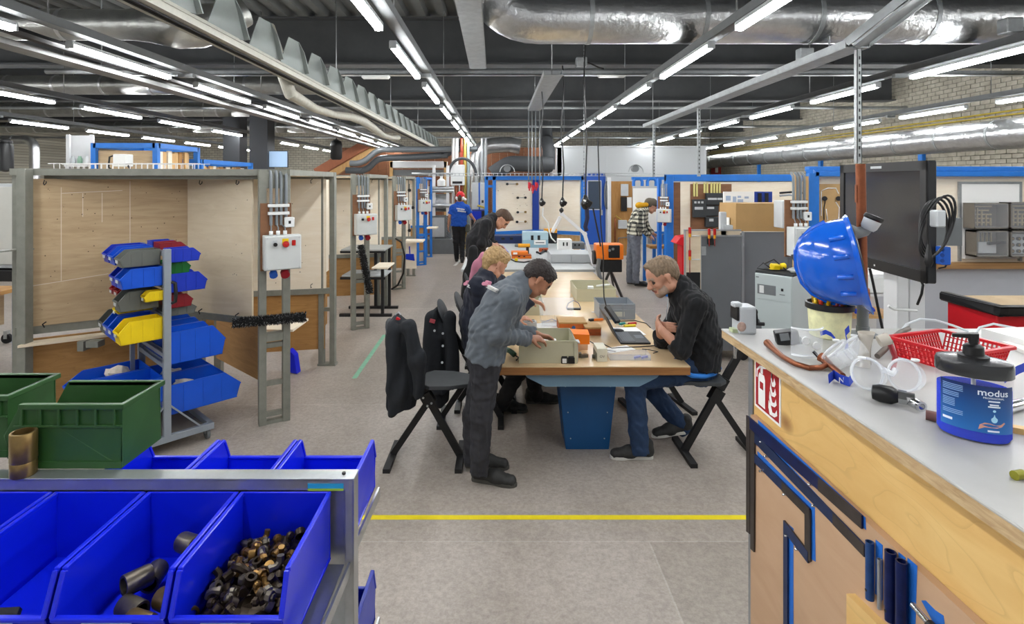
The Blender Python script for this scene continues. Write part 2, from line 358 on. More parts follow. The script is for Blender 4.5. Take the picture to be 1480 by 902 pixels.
# ------------------------------------------------------------------ light rows
TUBE = bpy.data.materials.new('lit diffuser'); TUBE.use_nodes = True
tb = TUBE.node_tree.nodes['Principled BSDF']; tb.inputs['Base Color'].default_value = (0.9, 0.9, 0.9, 1)
tb.inputs['Emission Color'].default_value = (0.975, 0.99, 1.0, 1); tb.inputs['Emission Strength'].default_value = LAMP_GLOW
LZ = H + 1.20; RAILM = mat('grey rail paint', '6c6f70', 0.6, 0.2, 0.08, 9)
ROWS = [(-9.85, 'farthest row at the left'), (-6.85, 'row above the blue framed timber racks'), (-3.85, 'row above the wooden test booths'), (-0.955, 'row left of the table'), (1.895, 'row above the right edge of the table'), (4.80, 'row above the grey tool cabinet'), (7.65, 'row beside the right brick wall')]
lamp = thing('led_batten', '', 'lamp', (0, 0, LZ))
part('housing', MB().box((0, 0, 0.045), (0.06, 1.5, 0.03)).box((0, 0.742, 0.02), (0.066, 0.02, 0.06)).box((0, -0.742, 0.02), (0.066, 0.02, 0.06)), LGREY, lamp, local=True)
part('diffuser', MB().lathe([(0.026, -0.732), (0.031, -0.71), (0.031, 0.71), (0.026, 0.732)], (0, 0, 0.012), (0, 1, 0), 12), TUBE, lamp, local=True)
first = True
for rx, desc in ROWS:
    k = 0
    for i in range(-2, 10 if rx < -3 else 9):  # farthest batten of the left rows is added to brighten the back wall
        y = 5.70 + 2.06 * (i - 1)
        if y < 2.5: lab = ('rearmost' if y < -0.5 else ('middle' if y < 1.2 else 'foremost')) + f' unseen LED batten added over the camera, {desc}'  # battens out of view, added to light the foreground
        else: lab = f'{ORD[k]} lit LED batten in the {desc}'; k += 1
        if first: o = lamp; o.location = (rx, y, LZ); o['label'] = lab; o['group'] = 'LED battens in the ceiling rows'; XF[o.name] = Matrix.Translation((rx, y, LZ)); first = False
        else: dup(lamp, (rx, y, LZ), 0, lab)
    side = 0.075 if rx > -1 else 0.0
    if rx < -1 and rx > -4: side = 0.10
    t = thing('light_rail', f'grey mounting rail carrying the {desc}', 'rail', (rx, 8, LZ + 0.06), group='lighting rails')
    b = MB()
    zt = LZ + 0.10
    b.box2((rx + side - 0.05, YB, zt), (rx + side + 0.05, 23.2, zt + 0.012)).box2((rx + side - 0.055, YB, zt), (rx + side - 0.045, 23.2, zt + 0.075)).box2((rx + side + 0.045, YB, zt), (rx + side + 0.055, 23.2, zt + 0.075))
    part('channel', b, RAILM, t)
    for y in (2.2, 4.6, 8.7, 12.8, 16.9, 20.8):
        part('hanger_rod', MB().cyl((rx + side, y, zt + 0.01), (rx + side, y, ZC + 0.02), 0.006, n=6), GALVD, t)
    for y in (3.3, 6.7, 10.9):
        part('lamp_bracket', MB().box2((rx - 0.03, y - 0.03, LZ + 0.055), (rx + side + 0.05, y + 0.03, LZ + 0.10)), GALVD, t)
# lower perforated tray beside the left booth row
t = thing('cable_tray', 'white perforated cable tray hanging left of the booth light row', 'cable tray', (-4.05, 8, LZ - 0.03))
mb = MB().box2((-4.32, YB, LZ - 0.05), (-4.13, 21, LZ - 0.04)).box2((-4.325, YB, LZ - 0.05), (-4.315, 21, LZ)).box2((-4.135, YB, LZ - 0.05), (-4.125, 21, LZ))
part('tray', mb, mat('tray paint', '8f9190', 0.65, 0.1, 0.1, 12), t)
part('black_cable_bundle', MB().tube([(-4.0 + 0.03 * math.sin(i), YB + i * 0.9, LZ + 0.04 + 0.01 * math.cos(i * 1.7)) for i in range(27)], 0.045, 8), BLACKP, t)
for y in (3.0, 6.0, 9, 12, 15, 18): part('hanger_rod', MB().cyl((-4.315, y, LZ - 0.03), (-4.315, y, ZC + 0.02), 0.006, n=6), GALVD, t)

# ------------------------------------------------------------------ suction rail with a row of upright flaps
t = thing('exhaust_rail', 'pale exhaust rail with a row of upright pointed flaps above the aisle', 'rail', (-2.30, 8, 3.17))
xr, zr = -2.30, H + 1.13
part('rail_body', MB().box2((xr - 0.09, YB, zr), (xr + 0.09, 21, zr + 0.05)).box2((xr - 0.1, YB, zr + 0.05), (xr + 0.1, 21, zr + 0.075)), mat('pale rail', 'aaa99f', 0.45, 0.3, 0.1, 8), t)
part('rubber_lips', MB().box2((xr - 0.03, YB, zr - 0.012), (xr - 0.006, 21, zr + 0.01)).box2((xr + 0.006, YB, zr - 0.012), (xr + 0.03, 21, zr + 0.01)), DARKRUB, t)
fl = MB().prism([(0, -0.17, 0), (0, 0.17, 0), (0, 0.08, 0.34), (0, -0.04, 0.37)], (0.012, 0, 0))
fl.prism([(0.012, 0.17, 0), (0.07, 0.18, 0), (0.06, 0.12, 0.22), (0.012, 0.08, 0.34)], (0, 0.01, 0))
me = fl.mesh('flap', [mat('pale grey sheet', '8d9390', 0.5, 0.3, 0.06, 6)])
y = 3.1
while y < 20:
    o = bpy.data.objects.new('flap', me); COL.objects.link(o); o.parent = t; o.location = (0.02, y - 8, zr + 0.07 - 3.17); o.rotation_euler = (0, 0, R(-34)); y += 0.74
for y in (4, 8, 12, 16): part('hanger_rod', MB().cyl((xr - 0.06, y, zr + 0.05), (xr - 0.06, y, ZC + 0.02), 0.008, n=6), GALVD, t)
# flexible hose swinging below the rail
mb = MB()
pts = [V(-2.75, 6.6, 3.9), V(-2.6, 6.5, 3.5)] + [V(-2.42, 6.4 + 0.85 * i, 3.12 - 0.06 * (1 + math.sin(i * 1.25))) for i in range(9)]
solo('suction_hose', MB().tube(pts, 0.09, 10, rs=[0.065 + 0.015 * math.sin(i * 1.25) for i in range(11)]), mat('grey hose', '9b988d', 0.6, 0.2, 0.15, 14, 0.3, 30), 'grey flexible hose slung under the exhaust rail', 'hose')

# ------------------------------------------------------------------ ducts
def duct(label, pts, r, m=FOIL, bands=None, cat='duct', sm_r=None):
    c = pts[len(pts) // 2]; t = thing('air_duct', label, cat, c)
    part('duct_skin', MB().tube(pts, r, 20, rs=sm_r), m, t)
    bm_ = MB()
    step = bands or 1.2; acc = 0.5
    for a, b in zip(pts[:-1], pts[1:]):
        a, b = Vector(a), Vector(b); L_ = (b - a).length; d = (b - a).normalized() if L_ > 0 else V(1, 0, 0)
        while acc < L_:
            p = a + d * acc; part('joint_band', MB().cyl(p - d * 0.022, p + d * 0.022, r + 0.006, n=20), FOIL if m is not FOIL else GALVD, t); acc += step
        acc -= L_
    return t
def bend(p0, p1, p2, rad, n=6):
    p0, p1, p2 = Vector(p0), Vector(p1), Vector(p2); a = p1 + (p0 - p1).normalized() * rad; b = p1 + (p2 - p1).normalized() * rad
    return [a.lerp(p1, t).lerp(p1.lerp(b, t), t) for t in [i / n for i in range(n + 1)]]
Yd = 5.75; zc = H + (262 - 26) / F * Yd
duct('big silver duct crossing the ceiling at the right, with an elbow', [V(-0.25, Yd - 0.25, zc + 0.75)] + bend((-0.3, Yd - 0.2, zc + 0.9), (0.0, Yd, zc), (1, Yd, zc), 0.42, 7) + [V(1.5, Yd, zc), V(3.3, Yd, zc), V(6, Yd, zc), V(XR - 0.1, Yd, zc)], 0.265, FOIL, 1.15)
duct('darker duct behind the big silver ceiling duct', [V(0.6, 6.9, zc + 0.62), V(4, 6.9, zc + 0.62), V(XR - 0.1, 6.9, zc + 0.62)], 0.24, FOILD, 1.6)
Yd = 6.0; zc = H + (262 - 36) / F * Yd
duct('silver duct crossing the ceiling at the left, with a puffed flexible end', [V(XL + .1, Yd, zc), V(-8, Yd, zc), V(-5, Yd, zc), V(-4.0, Yd, zc), V(-3.75, Yd, zc), V(-3.5, Yd, zc - 0.02), V(-3.25, Yd, zc - 0.01), V(-3.05, Yd + 0.05, zc + 0.05), V(-2.85, Yd + 0.2, zc + 0.2)], 0.165, FOILD, 0.9, sm_r=[0.165, .165, .165, .165, .2, .235, .235, .2, .15])
for i, (py, Yd, r_, m_) in enumerate(((123, 9.9, 0.17, FOILD), (159, 13.9, 0.17, FOILD), (184, 17.6, 0.17, FOILD))):
    z_ = H + (262 - py) / F * Yd
    duct(f'silver duct crossing the left half of the ceiling, {["first", "second", "third"][i]} one beyond the puffed duct', [V(XL + .1, Yd, z_), V(-6, Yd, z_), V(-3.2, Yd, z_), V(-2.75, Yd + 0.1, z_ - 0.04)], r_, m_, 0.85)
xd, zd = 7.9, H + 0.74
duct('long silver duct running along the right brick wall', [V(xd, 3, zd), V(xd, 8, zd), V(xd, 14, zd), V(xd, 20, zd), V(xd, 23.5, zd - 0.1)], 0.235, FOIL, 1.05)
# yellow gas pipes on the right wall
YPIPE = mat('yellow gas pipe', 'b8a23c', 0.5, 0.1, 0.1, 9)
for i, dz in enumerate((1.27, 1.20)): solo('gas_pipe', MB().tube([(XR - 0.1, YB + .1, H + dz), (XR - 0.1, 12, H + dz), (XR - 0.1, YF - .1, H + dz)], 0.015, 8), YPIPE, f'thin yellow gas pipe along the right brick wall, {["upper", "lower"][i]} one', 'pipe')
for i, px in enumerate((1096, 1185, 1331)):
    Y = F * (XR - 0.08) / (px - CX)
    solo('wall_strut', MB().box2((XR - 0.1, Y - 0.06, 1.2), (XR - 0.02, Y + 0.06, H + 0.62 + 0.12 * i)), BLUEF, f'blue upright strip on the right brick wall, {["farthest", "middle", "nearest"][i]} of three', 'post')

# ------------------------------------------------------------------ conduits and trays across the hall
solo('cable_conduit', MB().tube([(-7, 8.55, H + 1.70), (0, 8.55, H + 1.70), (7, 8.55, H + 1.70)], 0.045, 8), GALVD, 'thick grey conduit pipe crossing under the beam over the middle of the hall', 'conduit')
solo('cable_tray', MB().box2((-5.5, 8.3, H + 1.60), (9, 8.45, H + 1.612)).box2((-5.5, 8.3, H + 1.6), (9, 8.31, H + 1.66)).box2((-5.5, 8.44, H + 1.6), (9, 8.45, H + 1.66)), GALV, 'flat galvanised tray crossing the hall under the conduit pipe', 'cable tray')
for i, (y, dz) in enumerate(((12.5, 1.66), (16.4, 1.62), (20.0, 1.58))):
    solo('sprinkler_pipe', MB().tube([(XL + .1, y, H + dz), (0, y, H + dz), (XR - .1, y, H + dz)], 0.035, 8), GALVD, f'thin grey pipe crossing the ceiling, {["nearest", "middle", "farthest"][i]} of three', 'pipe')
def utray(name, label, a, b, w, h, m, drop=None, up=None):
    a, b = Vector(a), Vector(b); t = thing(name, label, 'cable tray', a)
    x, y, d = frame(b - a, up)
    part('tray_bottom', MB().bar(a, b, w, 0.012, up), m, t)
    for p_ in (a.lerp(b, 0.06), a.lerp(b, 0.94)): part('hanger_rod', MB().cyl(p_, V(p_.x, p_.y, ZC + 0.02), 0.006, n=6), GALVD, t)
    for s_ in (-1, 1): part('tray_side', MB().bar(a + x * s_ * w / 2 + y * h / 2, b + x * s_ * w / 2 + y * h / 2, 0.012, h, up), m, t)
    return t
def apx(px, py, z): return FL(px, py, z)
utray('cable_tray', 'wide grey cable tray ending at the conduit above the table', apx(668, -60, 3.62), apx(691, 99, 3.62), 0.22, 0.06, GALVD)
utray('cable_tray', 'short grey cable tray hanging above the table with power drops', apx(800, 108, 3.45), apx(772, 160, 3.45), 0.24, 0.06, GALVD)
t = utray('cable_tray', 'long grey cable tray climbing over the monitor at the right', apx(1240, 68, 3.3), apx(936, 184, 3.3), 0.22, 0.07, GALVD)
p = apx(1240, 68, 3.3); part('sloping_end', MB().bar(p, p + V(0.55, -0.75, 0.62), 0.22, 0.02).bar(p + V(0.1, 0, 0.04), p + V(0.65, -0.75, 0.66), 0.012, 0.08).bar(p + V(-0.11, 0, 0.04), p + V(0.44, -0.75, 0.66), 0.012, 0.08), GALVD, t)
def strut(label, px, py, Y, pb, w=0.045):
    a, b = W(px, py, Y), W(px, pb, Y)
    mb = MB().box2((a.x - w / 2, Y - w / 2, b.z), (a.x + w / 2, Y - w / 2 + 0.006, a.z)).box2((a.x - w / 2, Y - w / 2, b.z), (a.x - w / 2 + 0.006, Y + w / 2, a.z)).box2((a.x + w / 2 - 0.006, Y - w / 2, b.z), (a.x + w / 2, Y + w / 2, a.z))
    z = b.z + 0.06
    while z < a.z - 0.05: mb.box2((a.x - 0.007, Y - w / 2 - 0.002, z), (a.x + 0.007, Y - w / 2, z + 0.03), 1); z += 0.07
    return solo('strut_channel', mb, [GALVD, BLACKM], label, 'strut')
strut('slotted grey strut hanging from the tray behind the monitor', 1240, 72, 5.2, 236)
strut('slotted grey strut above the black switch panels', 1010, 156, 9.42, 255)
strut('thin slotted strut above the man in the checked shirt', 945, 180, 12.1, 256)
# ================================================================== wooden test booths along the left side of the aisle
CHALK = mat('chalk line', 'd8cbb8', 0.8); HOLE = mat('drill hole', '3a2a1c', 0.9)
def vp(mb, a, b, z0, z1, th=0.018, mi=0):
    a, b = Vector(a), Vector(b); a.z = b.z = 0; d = (b - a).normalized(); n_ = V(-d.y, d.x, 0) * th / 2
    return mb.hexa([a - n_ + V(0, 0, z0), b - n_ + V(0, 0, z0), b + n_ + V(0, 0, z0), a + n_ + V(0, 0, z0), a - n_ + V(0, 0, z1), b - n_ + V(0, 0, z1), b + n_ + V(0, 0, z1), a + n_ + V(0, 0, z1)], mi)
UA = math.atan2(0.51, 0.86)
def dots(t, a, b, z0, z1, n, off, seed, r=0.006, m=HOLE):
    rr = random.Random(seed); a, b = Vector(a), Vector(b); d = (b - a); nn = V(d.y, -d.x, 0).normalized(); mb = MB()
    for i in range(n):
        p = a + d * rr.uniform(0.05, 0.95) + nn * off; p.z = rr.uniform(z0, z1); q = r * rr.uniform(0.4, 1)
        mb.cyl(p, p + nn * 0.0012, q, n=6, sm=False)
    part('drill_holes', mb, m, t, kind='stuff')
def ladder(t, M_, top=2.15, w=0.19, rungs=(0.08, 0.34, 0.66), plate=0.735):
    """narrow two-post frame in the booth's local space"""
    for x in (0.0, w): part('upright', MB().box2((x - 0.03, -0.02, 0), (x + 0.03, 0.05, top)), M_, t, local=True, bevel=0.003)
    for z in rungs: part('rung', MB().box2((0.03, 0.0, z - 0.02), (w - 0.03, 0.035, z + 0.02)), M_, t, local=True)
    if plate: part('cross_plate', MB().box2((0.03, -0.022, plate - 0.035), (w - 0.03, 0.04, plate + 0.035)), M_, t, local=True)
    part('base_bar', MB().box2((0.03, -0.01, 0.0), (w - 0.03, 0.04, 0.03)), M_, t, local=True)
    part('top_plate', MB().box2((-0.03, -0.025, top - 0.16), (w + 0.03, 0.0, top - 0.02)), M_, t, local=True)
def booth(Y0, x0, M_, label, ply, low, first=False):
    t = thing('test_booth', label, 'booth', (x0, Y0, 0), UA, 'wooden test booths along the aisle')
    Mi = XF[t.name]; L_ = lambda p: Mi.inverted() @ Vector(p)
    ladder(t, M_)
    # partition facing the camera, ending in the aisle post
    P0, P1 = V(x0 - 1.35, Y0 + 1.22, 0), V(x0 + 0.06, Y0 + 1.52, 0)
    part('panel', vp(MB(), P0, P1, 0.86, 2.075), ply, t)
    part('lower_panel', vp(MB(), P0 + V(0, 0.02, 0), P1 + V(-0.02, 0.02, 0), 0.18, 0.80), low, t)
    part('panel_rail', vp(MB(), P0, P1 + V(0.05, 0.01, 0), 0.80, 0.86, 0.05), M_, t)
    part('top_rail', vp(MB(), P0 + V(0, 0.05, 0), P1 + V(0.05, 0.05, 0), 2.08, 2.15, 0.05), M_, t)
    for dx in (0.07, -0.055): part('post', MB().box2((P1.x + dx - 0.028, P1.y - 0.02, 0), (P1.x + dx + 0.028, P1.y + 0.06, 2.15)), M_, t, bevel=0.003)
    part('post_rung', MB().box2((P1.x - 0.03, P1.y, 0.60), (P1.x + 0.05, P1.y + 0.04, 0.64)), M_, t)
    part('post_foot', MB().box2((P1.x - 0.09, P1.y - 0.03, 0), (P1.x + 0.11, P1.y + 0.07, 0.02)), M_, t)
    # side panel running back behind the aisle edge, and the roof board
    S0, S1 = V(x0 - 1.25, Y0 + 1.62, 0), V(x0 - 0.02, Y0 + 2.72, 0)
    part('side_panel', vp(MB(), V(x0 - 0.22, Y0 + 1.7, 0), V(x0 - 0.3, Y0 + 2.75, 0), 0.86, 2.07), ply, t)
    part('lower_side_panel', vp(MB(), V(x0 - 0.25, Y0 + 1.7, 0), V(x0 - 0.32, Y0 + 2.75, 0), 0.15, 0.80), low, t)
    part('roof_board', MB().hexa([V(x0 - 1.4, Y0 + 0.3, 2.10), V(x0 - 0.0, Y0 + 0.05, 2.10), V(x0 + 0.08, Y0 + 1.5, 2.10), V(x0 - 1.35, Y0 + 1.4, 2.10)] + [V(x0 - 1.4, Y0 + 0.3, 2.118), V(x0 - 0.0, Y0 + 0.05, 2.118), V(x0 + 0.08, Y0 + 1.5, 2.118), V(x0 - 1.35, Y0 + 1.4, 2.118)]), PLYP, t)
    part('roof_beam', MB().bar((x0 + 0.15, Y0 + 0.05, 2.125), (x0 + 0.12, Y0 + 1.55, 2.125), 0.06, 0.05), M_, t)
    part('roof_brace', MB().bar((x0 - 0.5, Y0 + 1.28, 1.62), (x0 + 0.0, Y0 + 1.42, 2.04), 0.025, 0.01), PLYL, t)
    for dx in (-0.12, -0.9):
        q = P1.lerp(P0, 0.1 if dx > -0.5 else 0.75) + V(0, -0.03, 0)
        for z in (0.88, 2.03): part('hook', MB().tube([q + V(0, 0.0, z), q + V(0, -0.03, z), q + V(0, -0.035, z + 0.03), q + V(0.02, -0.03, z + 0.045)], 0.004, 6), BLACKM, t)
    dots(t, P0, P1, 0.9, 2.0, 26, 0.0095, int(Y0 * 10))
    return t
BY = [FL(377, 617).y + 0.03, FL(511, 477).y, FL(570, 419).y, FL(604, 384).y]
BX = [FL(377, 617).x, FL(511, 477).x, FL(570, 419).x, FL(604, 384).x]
B1 = booth(BY[0], BX[0], GREYGREEN, 'grey framed test booth next to the bin trolley, black brush on its rung', PLYL, PLYO)
B2 = booth(BY[1], BX[1], GREYGREEN, 'second grey framed test booth, black folding table beside it', PLYL, PLYO)
B3 = booth(BY[2], BX[2], GREYGREEN, 'third grey framed test booth, blue dustpan hanging on its lower panel', PLYL, PLYO)
B4 = booth(BY[3], BX[3], BLUEF, 'blue framed test booth at the far end of the left booth row', PLYL, PLYO)

# ---- the nearest booth: an open corner facing the camera
Q0, Q1, Q2 = V(-3.80, 4.50, 0), V(-2.86, 5.08, 0), V(-2.14, 4.80, 0)
t = thing('test_booth', 'open corner booth of tan plywood panels behind the bin trolley', 'booth', (-3.0, 4.9, 0), 0, 'wooden test booths along the aisle')
part('panel', vp(MB(), Q0, Q1, 0.87, 2.07), PLYM, t, label='tan plywood back panel with chalk lines')
part('panel', vp(MB(), Q1 + V(0.01, -0.01, 0), Q2, 0.87, 2.07), PLYP, t, label='paler plywood side panel')
part('lower_panel', vp(MB(), Q0 + V(-0.05, 0.03, 0), Q1 + V(0, 0.04, 0), 0.1, 0.76), PLYO, t)
part('lower_panel', vp(MB(), V(-2.83, 5.55, 0), V(-2.06, 4.86, 0), 0.28, 0.80), PLYO, t)
part('panel_rail', vp(MB(), Q0 + V(-0.12, -0.02, 0), Q1, 0.80, 0.87, 0.05), GREYGREEN, t)
part('panel_rail', vp(MB(), Q1, Q2 + V(0.06, -0.02, 0), 0.81, 0.87, 0.05), GREYGREEN, t)
part('shelf', MB().hexa([Q0 + V(0.02, -0.16, 0.74), Q1 + V(-0.1, -0.2, 0.74), Q1 + V(0, -0.03, 0.74), Q0 + V(0, -0.03, 0.74), Q0 + V(0.02, -0.16, 0.76), Q1 + V(-0.1, -0.2, 0.76), Q1 + V(0, -0.03, 0.76), Q0 + V(0, -0.03, 0.76)]), PLYP, t)
part('shelf_bracket', MB().box2((-3.45, 4.52, 0.66), (-3.40, 4.62, 0.74)).box2((-3.38, 4.52, 0.69), (-3.28, 4.60, 0.74)), GREYGREEN, t)
La = V(-3.79, 4.42, 0)
part('upright', MB().box2((La.x - 0.035, La.y - 0.04, 0), (La.x + 0.035, La.y + 0.04, 2.15)), GREYGREEN, t, bevel=0.003)
part('upright', MB().box2((La.x - 0.15, La.y + 0.05, 0), (La.x - 0.09, La.y + 0.12, 2.15)), GREYGREEN, t, bevel=0.003)
part('cover_plate', MB().bar(La + V(-0.11, 0.07, 1.5), La + V(-0.03, 0.02, 1.5), 1.2, 0.012, (0, 0, 1)), GREYGREEN, t)
for z in (0.06, 0.22, 0.42, 0.62, 0.84): part('rung', MB().bar(La + V(-0.1, 0.08, z), La + V(-0.03, 0.02, z), 0.03, 0.03), GREYGREEN, t)
for p in (FL(290, 545), FL(316, 552)):
    part('upright', MB().box2((p.x - 0.035, p.y - 0.03, 0), (p.x + 0.035, p.y + 0.04, 0.92)), GREYGREEN, t, bevel=0.003)
a, b = FL(290, 545), FL(316, 552)
for z in (0.12, 0.42, 0.82): part('rung', MB().bar(a + V(0, 0, z), b + V(0, 0, z), 0.03, 0.03), GREYGREEN, t)
part('front_beam', MB().bar(La + V(-0.15, 0.05, 2.125), V(BX[0] + 0.2, BY[0] + 0.1, 2.125), 0.05, 0.055), GREYGREEN, t)
part('hook_rail', MB().bar(La + V(0.03, 0.16, 2.085), V(BX[0], BY[0] + 0.13, 2.085), 0.03, 0.035), GREYGREEN, t)
part('roof_board', MB().hexa([La + V(0, 0.05, 2.10), V(BX[0] + 0.05, BY[0] + 0.08, 2.10), V(-2.1, 5.6, 2.10), V(-3.75, 5.5, 2.10), La + V(0, 0.05, 2.118), V(BX[0] + 0.05, BY[0] + 0.08, 2.118), V(-2.1, 5.6, 2.118), V(-3.75, 5.5, 2.118)]), PLYP, t)
for f_ in (0.1, 0.62, 0.9):
    q = (Q0 if f_ < 0.5 else Q1).lerp(Q1 if f_ < 0.5 else Q2, f_ if f_ < 0.5 else (f_ - 0.5) * 2) + V(0, -0.05, 0)
    part('hook', MB().tube([q + V(0, 0, 2.06), q + V(0.0, -0.01, 2.03), q + V(0.015, -0.02, 2.02), q + V(0.03, -0.02, 2.035), q + V(0.03, -0.02, 2.05)], 0.004, 6), BLACKM, t)
    part('hook', MB().tube([q + V(0, 0, 0.86), q + V(0.0, -0.02, 0.89), q + V(0.03, -0.02, 0.91)], 0.005, 6), BLACKM, t)
d_ = (Q1 - Q0); n_ = V(d_.y, -d_.x, 0).normalized() * 0.0095
ch = MB()
def on(f_, z): p = Q0 + d_ * f_ + n_; p.z = z; return p
for (f0, z0), (f1, z1) in (((.17, 1.22), (.17, 2.0)), ((.17, 1.22), (.46, 1.255)), ((.6, 1.5), (.6, 2.05)), ((.3, 1.75), (.3, 1.95)), ((.0, 1.2), (.17, 1.22)), ((.17, 1.95), (.55, 1.97)), ((.42, 1.7), (.42, 1.95))):
    ch.bar(on(f0, z0), on(f1, z1), 0.005, 0.001, n_)
part('chalk_lines', ch, CHALK, t, kind='stuff')
dots(t, Q0, Q1, 0.95, 2.0, 60, 0.0095, 5, 0.005); dots(t, Q1, Q2, 0.95, 2.0, 40, 0.0095, 6, 0.005)
def knob_bolt(p, d, t): part('bolt', MB().cyl(p, Vector(p) + Vector(d) * 0.07, 0.008, n=8), GALVD, t)
knob_bolt(La + V(0.03, -0.02, 0.47), (1, -0.1, 0), t)
# a dustpan-like blue scoop leaning on the floor behind the ladder
p = FL(421, 541); solo('plastic_scoop', MB().prism([p + V(-0.03, 0, 0.02), p + V(0.06, 0, 0.0), p + V(0.03, 0.0, 0.2), p + V(-0.03, 0, 0.26)], (0.01, 0.09, 0)), BLUEB, 'blue plastic scoop standing behind the nearest grey booth frame', 'scoop', bevel=0.003)

# ---- control boxes on the booth frames (board, conduits, box with buttons and plugs)
BOXW = mat('box grey white', 'c9cdcc', 0.42, 0, 0.03, 8); REDB = mat('red button', 'b51a14', 0.35); BLUESK = mat('blue plug', '1f59b8', 0.4); COND = mat('grey conduit', '7d8387', 0.45, 0.1, 0.06, 8)
def control_box(label, loc, rotz, red=True):
    t = thing('control_box', label, 'control box', loc, rotz, 'control boxes on booth frames')
    part('backing_board', MB().box2((-0.02, -0.035, 1.30), (0.225, -0.022, 1.865)), PLYB, t, local=True)
    for x in (0.06, 0.105, 0.14, 0.18):
        part('conduit_pipe', MB().tube([(x, -0.05, 1.68 if x != 0.18 else 1.75), (x, -0.05, 2.06), (x, -0.045, 2.10), (x, -0.01, 2.135)], 0.0125, 8), COND, t, local=True)
    for z in (1.78, 1.845): part('conduit_clip', MB().box2((0.035, -0.068, z - 0.013), (0.205, -0.034, z + 0.013)), WHITEP, t, local=True, bevel=0.003)
    part('white_socket', MB().box2((0.165, -0.075, 1.66), (0.245, -0.035, 1.745)), WHITEP, t, local=True, bevel=0.006)
    part('socket_hole', MB().box2((0.195, -0.077, 1.69), (0.215, -0.074, 1.715)), BLACKP, t, local=True)
    e = part('enclosure', MB().box2((-0.005, -0.155, 1.315), (0.285, -0.034, 1.60)), BOXW, t, local=True, bevel=0.008, seg=2)
    part('lid', MB().box2((0.0, -0.168, 1.32), (0.28, -0.156, 1.595)), BOXW, e, local=True, bevel=0.006)
    for x, z in ((0.015, 1.335), (0.265, 1.335), (0.015, 1.58), (0.265, 1.58)): part('lid_screw', MB().cyl((x, -0.168, z), (x, -0.171, z), 0.006, n=8), LGREY, e, local=True)
    part('key_switch', MB().cyl((0.075, -0.168, 1.53), (0.075, -0.19, 1.53), 0.016, n=12).box2((0.058, -0.172, 1.515), (0.092, -0.167, 1.565), 1), [BLACKP, LGREY], e, local=True)
    part('emergency_stop', MB().cyl((0.155, -0.168, 1.53), (0.155, -0.185, 1.53), 0.015, n=12).lathe([(0.026, 0), (0.028, 0.008), (0.022, 0.022), (0.001, 0.025)], (0.155, -0.185, 1.53), (0, -1, 0), 14), REDB, e, local=True)
    part('stop_plate', MB().box2((0.13, -0.17, 1.53), (0.18, -0.167, 1.575)), YELP, e, local=True)
    part('red_switch', MB().box2((0.205, -0.18, 1.515), (0.235, -0.167, 1.56)), REDB, e, local=True, bevel=0.004)
    for i, x in enumerate((0.055, 0.11, 0.165)):
        part('cable_gland', MB().cyl((x, -0.09, 1.60), (x, -0.09, 1.635), 0.016, n=8), WHITEP, e, local=True)
        part('cable', MB().tube([(x, -0.09, 1.63), (x + 0.004, -0.075, 1.66), ((0.06, 0.105, 0.14)[i], -0.05, 1.69)], 0.005, 6), COND, e, local=True)
    part('blue_plug', MB().cyl((0.07, -0.10, 1.315), (0.07, -0.10, 1.285), 0.024, n=12).cyl((0.07, -0.10, 1.287), (0.07, -0.13, 1.268), 0.032, n=12), BLUESK, e, local=True)
    part('red_plug', MB().cyl((0.16, -0.10, 1.315), (0.16, -0.10, 1.285), 0.028, n=12).cyl((0.16, -0.10, 1.288), (0.16, -0.14, 1.268), 0.036, n=12), DRED, e, local=True)
    return t
cb = control_box('grey control box with red stop button on the nearest booth frame', (BX[0], BY[0], 0), UA)
for i, d in ((1, 'grey control box with red stop button on the second booth frame'), (2, 'grey control box with red stop button on the third booth frame'), (3, 'grey control box on the blue booth frame at the end of the aisle')):
    dup(cb, (BX[i], BY[i], 0), UA, d)

# ---- chimney brushes
BRIS = mat('black bristle', '161617', 0.9, 0, 0.2, 40); BRIS2 = mat('grey bristle', '8d8f90', 0.9)
def brush(label, a, b, r, n, seed):
    a, b = Vector(a), Vector(b); x, y, d = frame(b - a); rr = random.Random(seed); core, sp = MB(), MB(); L_ = (b - a).length
    k = 14; core.tube([a + d * L_ * i / k for i in range(k + 1)], r * 0.8, 10, rs=[r * 0.78 * rr.uniform(0.85, 1.1) for _ in range(k + 1)])
    for i in range(n):
        th = rr.uniform(0, 6.28); p = a + d * rr.uniform(0, L_); q = (x * math.cos(th) + y * math.sin(th)) * r; w_ = d * 0.004
        sp.add([p + q * 0.6 - w_, p + q * 0.6 + w_, p + q * rr.uniform(0.95, 1.35) + d * rr.uniform(-0.02, 0.02)], [(0, 1, 2)], 1 if rr.random() < 0.18 else 0)
    t = thing('chimney_brush', label, 'brush', (a + b) / 2)
    part('brush_core', core, BRIS, t); part('bristles', sp, [BRIS, BRIS2], t, kind='stuff')
brush('fuzzy black brush lying across the nearest booth frame', W(336, 467, 4.50), W(442, 458, 4.72), 0.04, 2600, 3)
brush('fuzzy black brush hanging on the second booth frame', W(521, 354, 7.45), W(535, 424, 7.4), 0.05, 1500, 4)

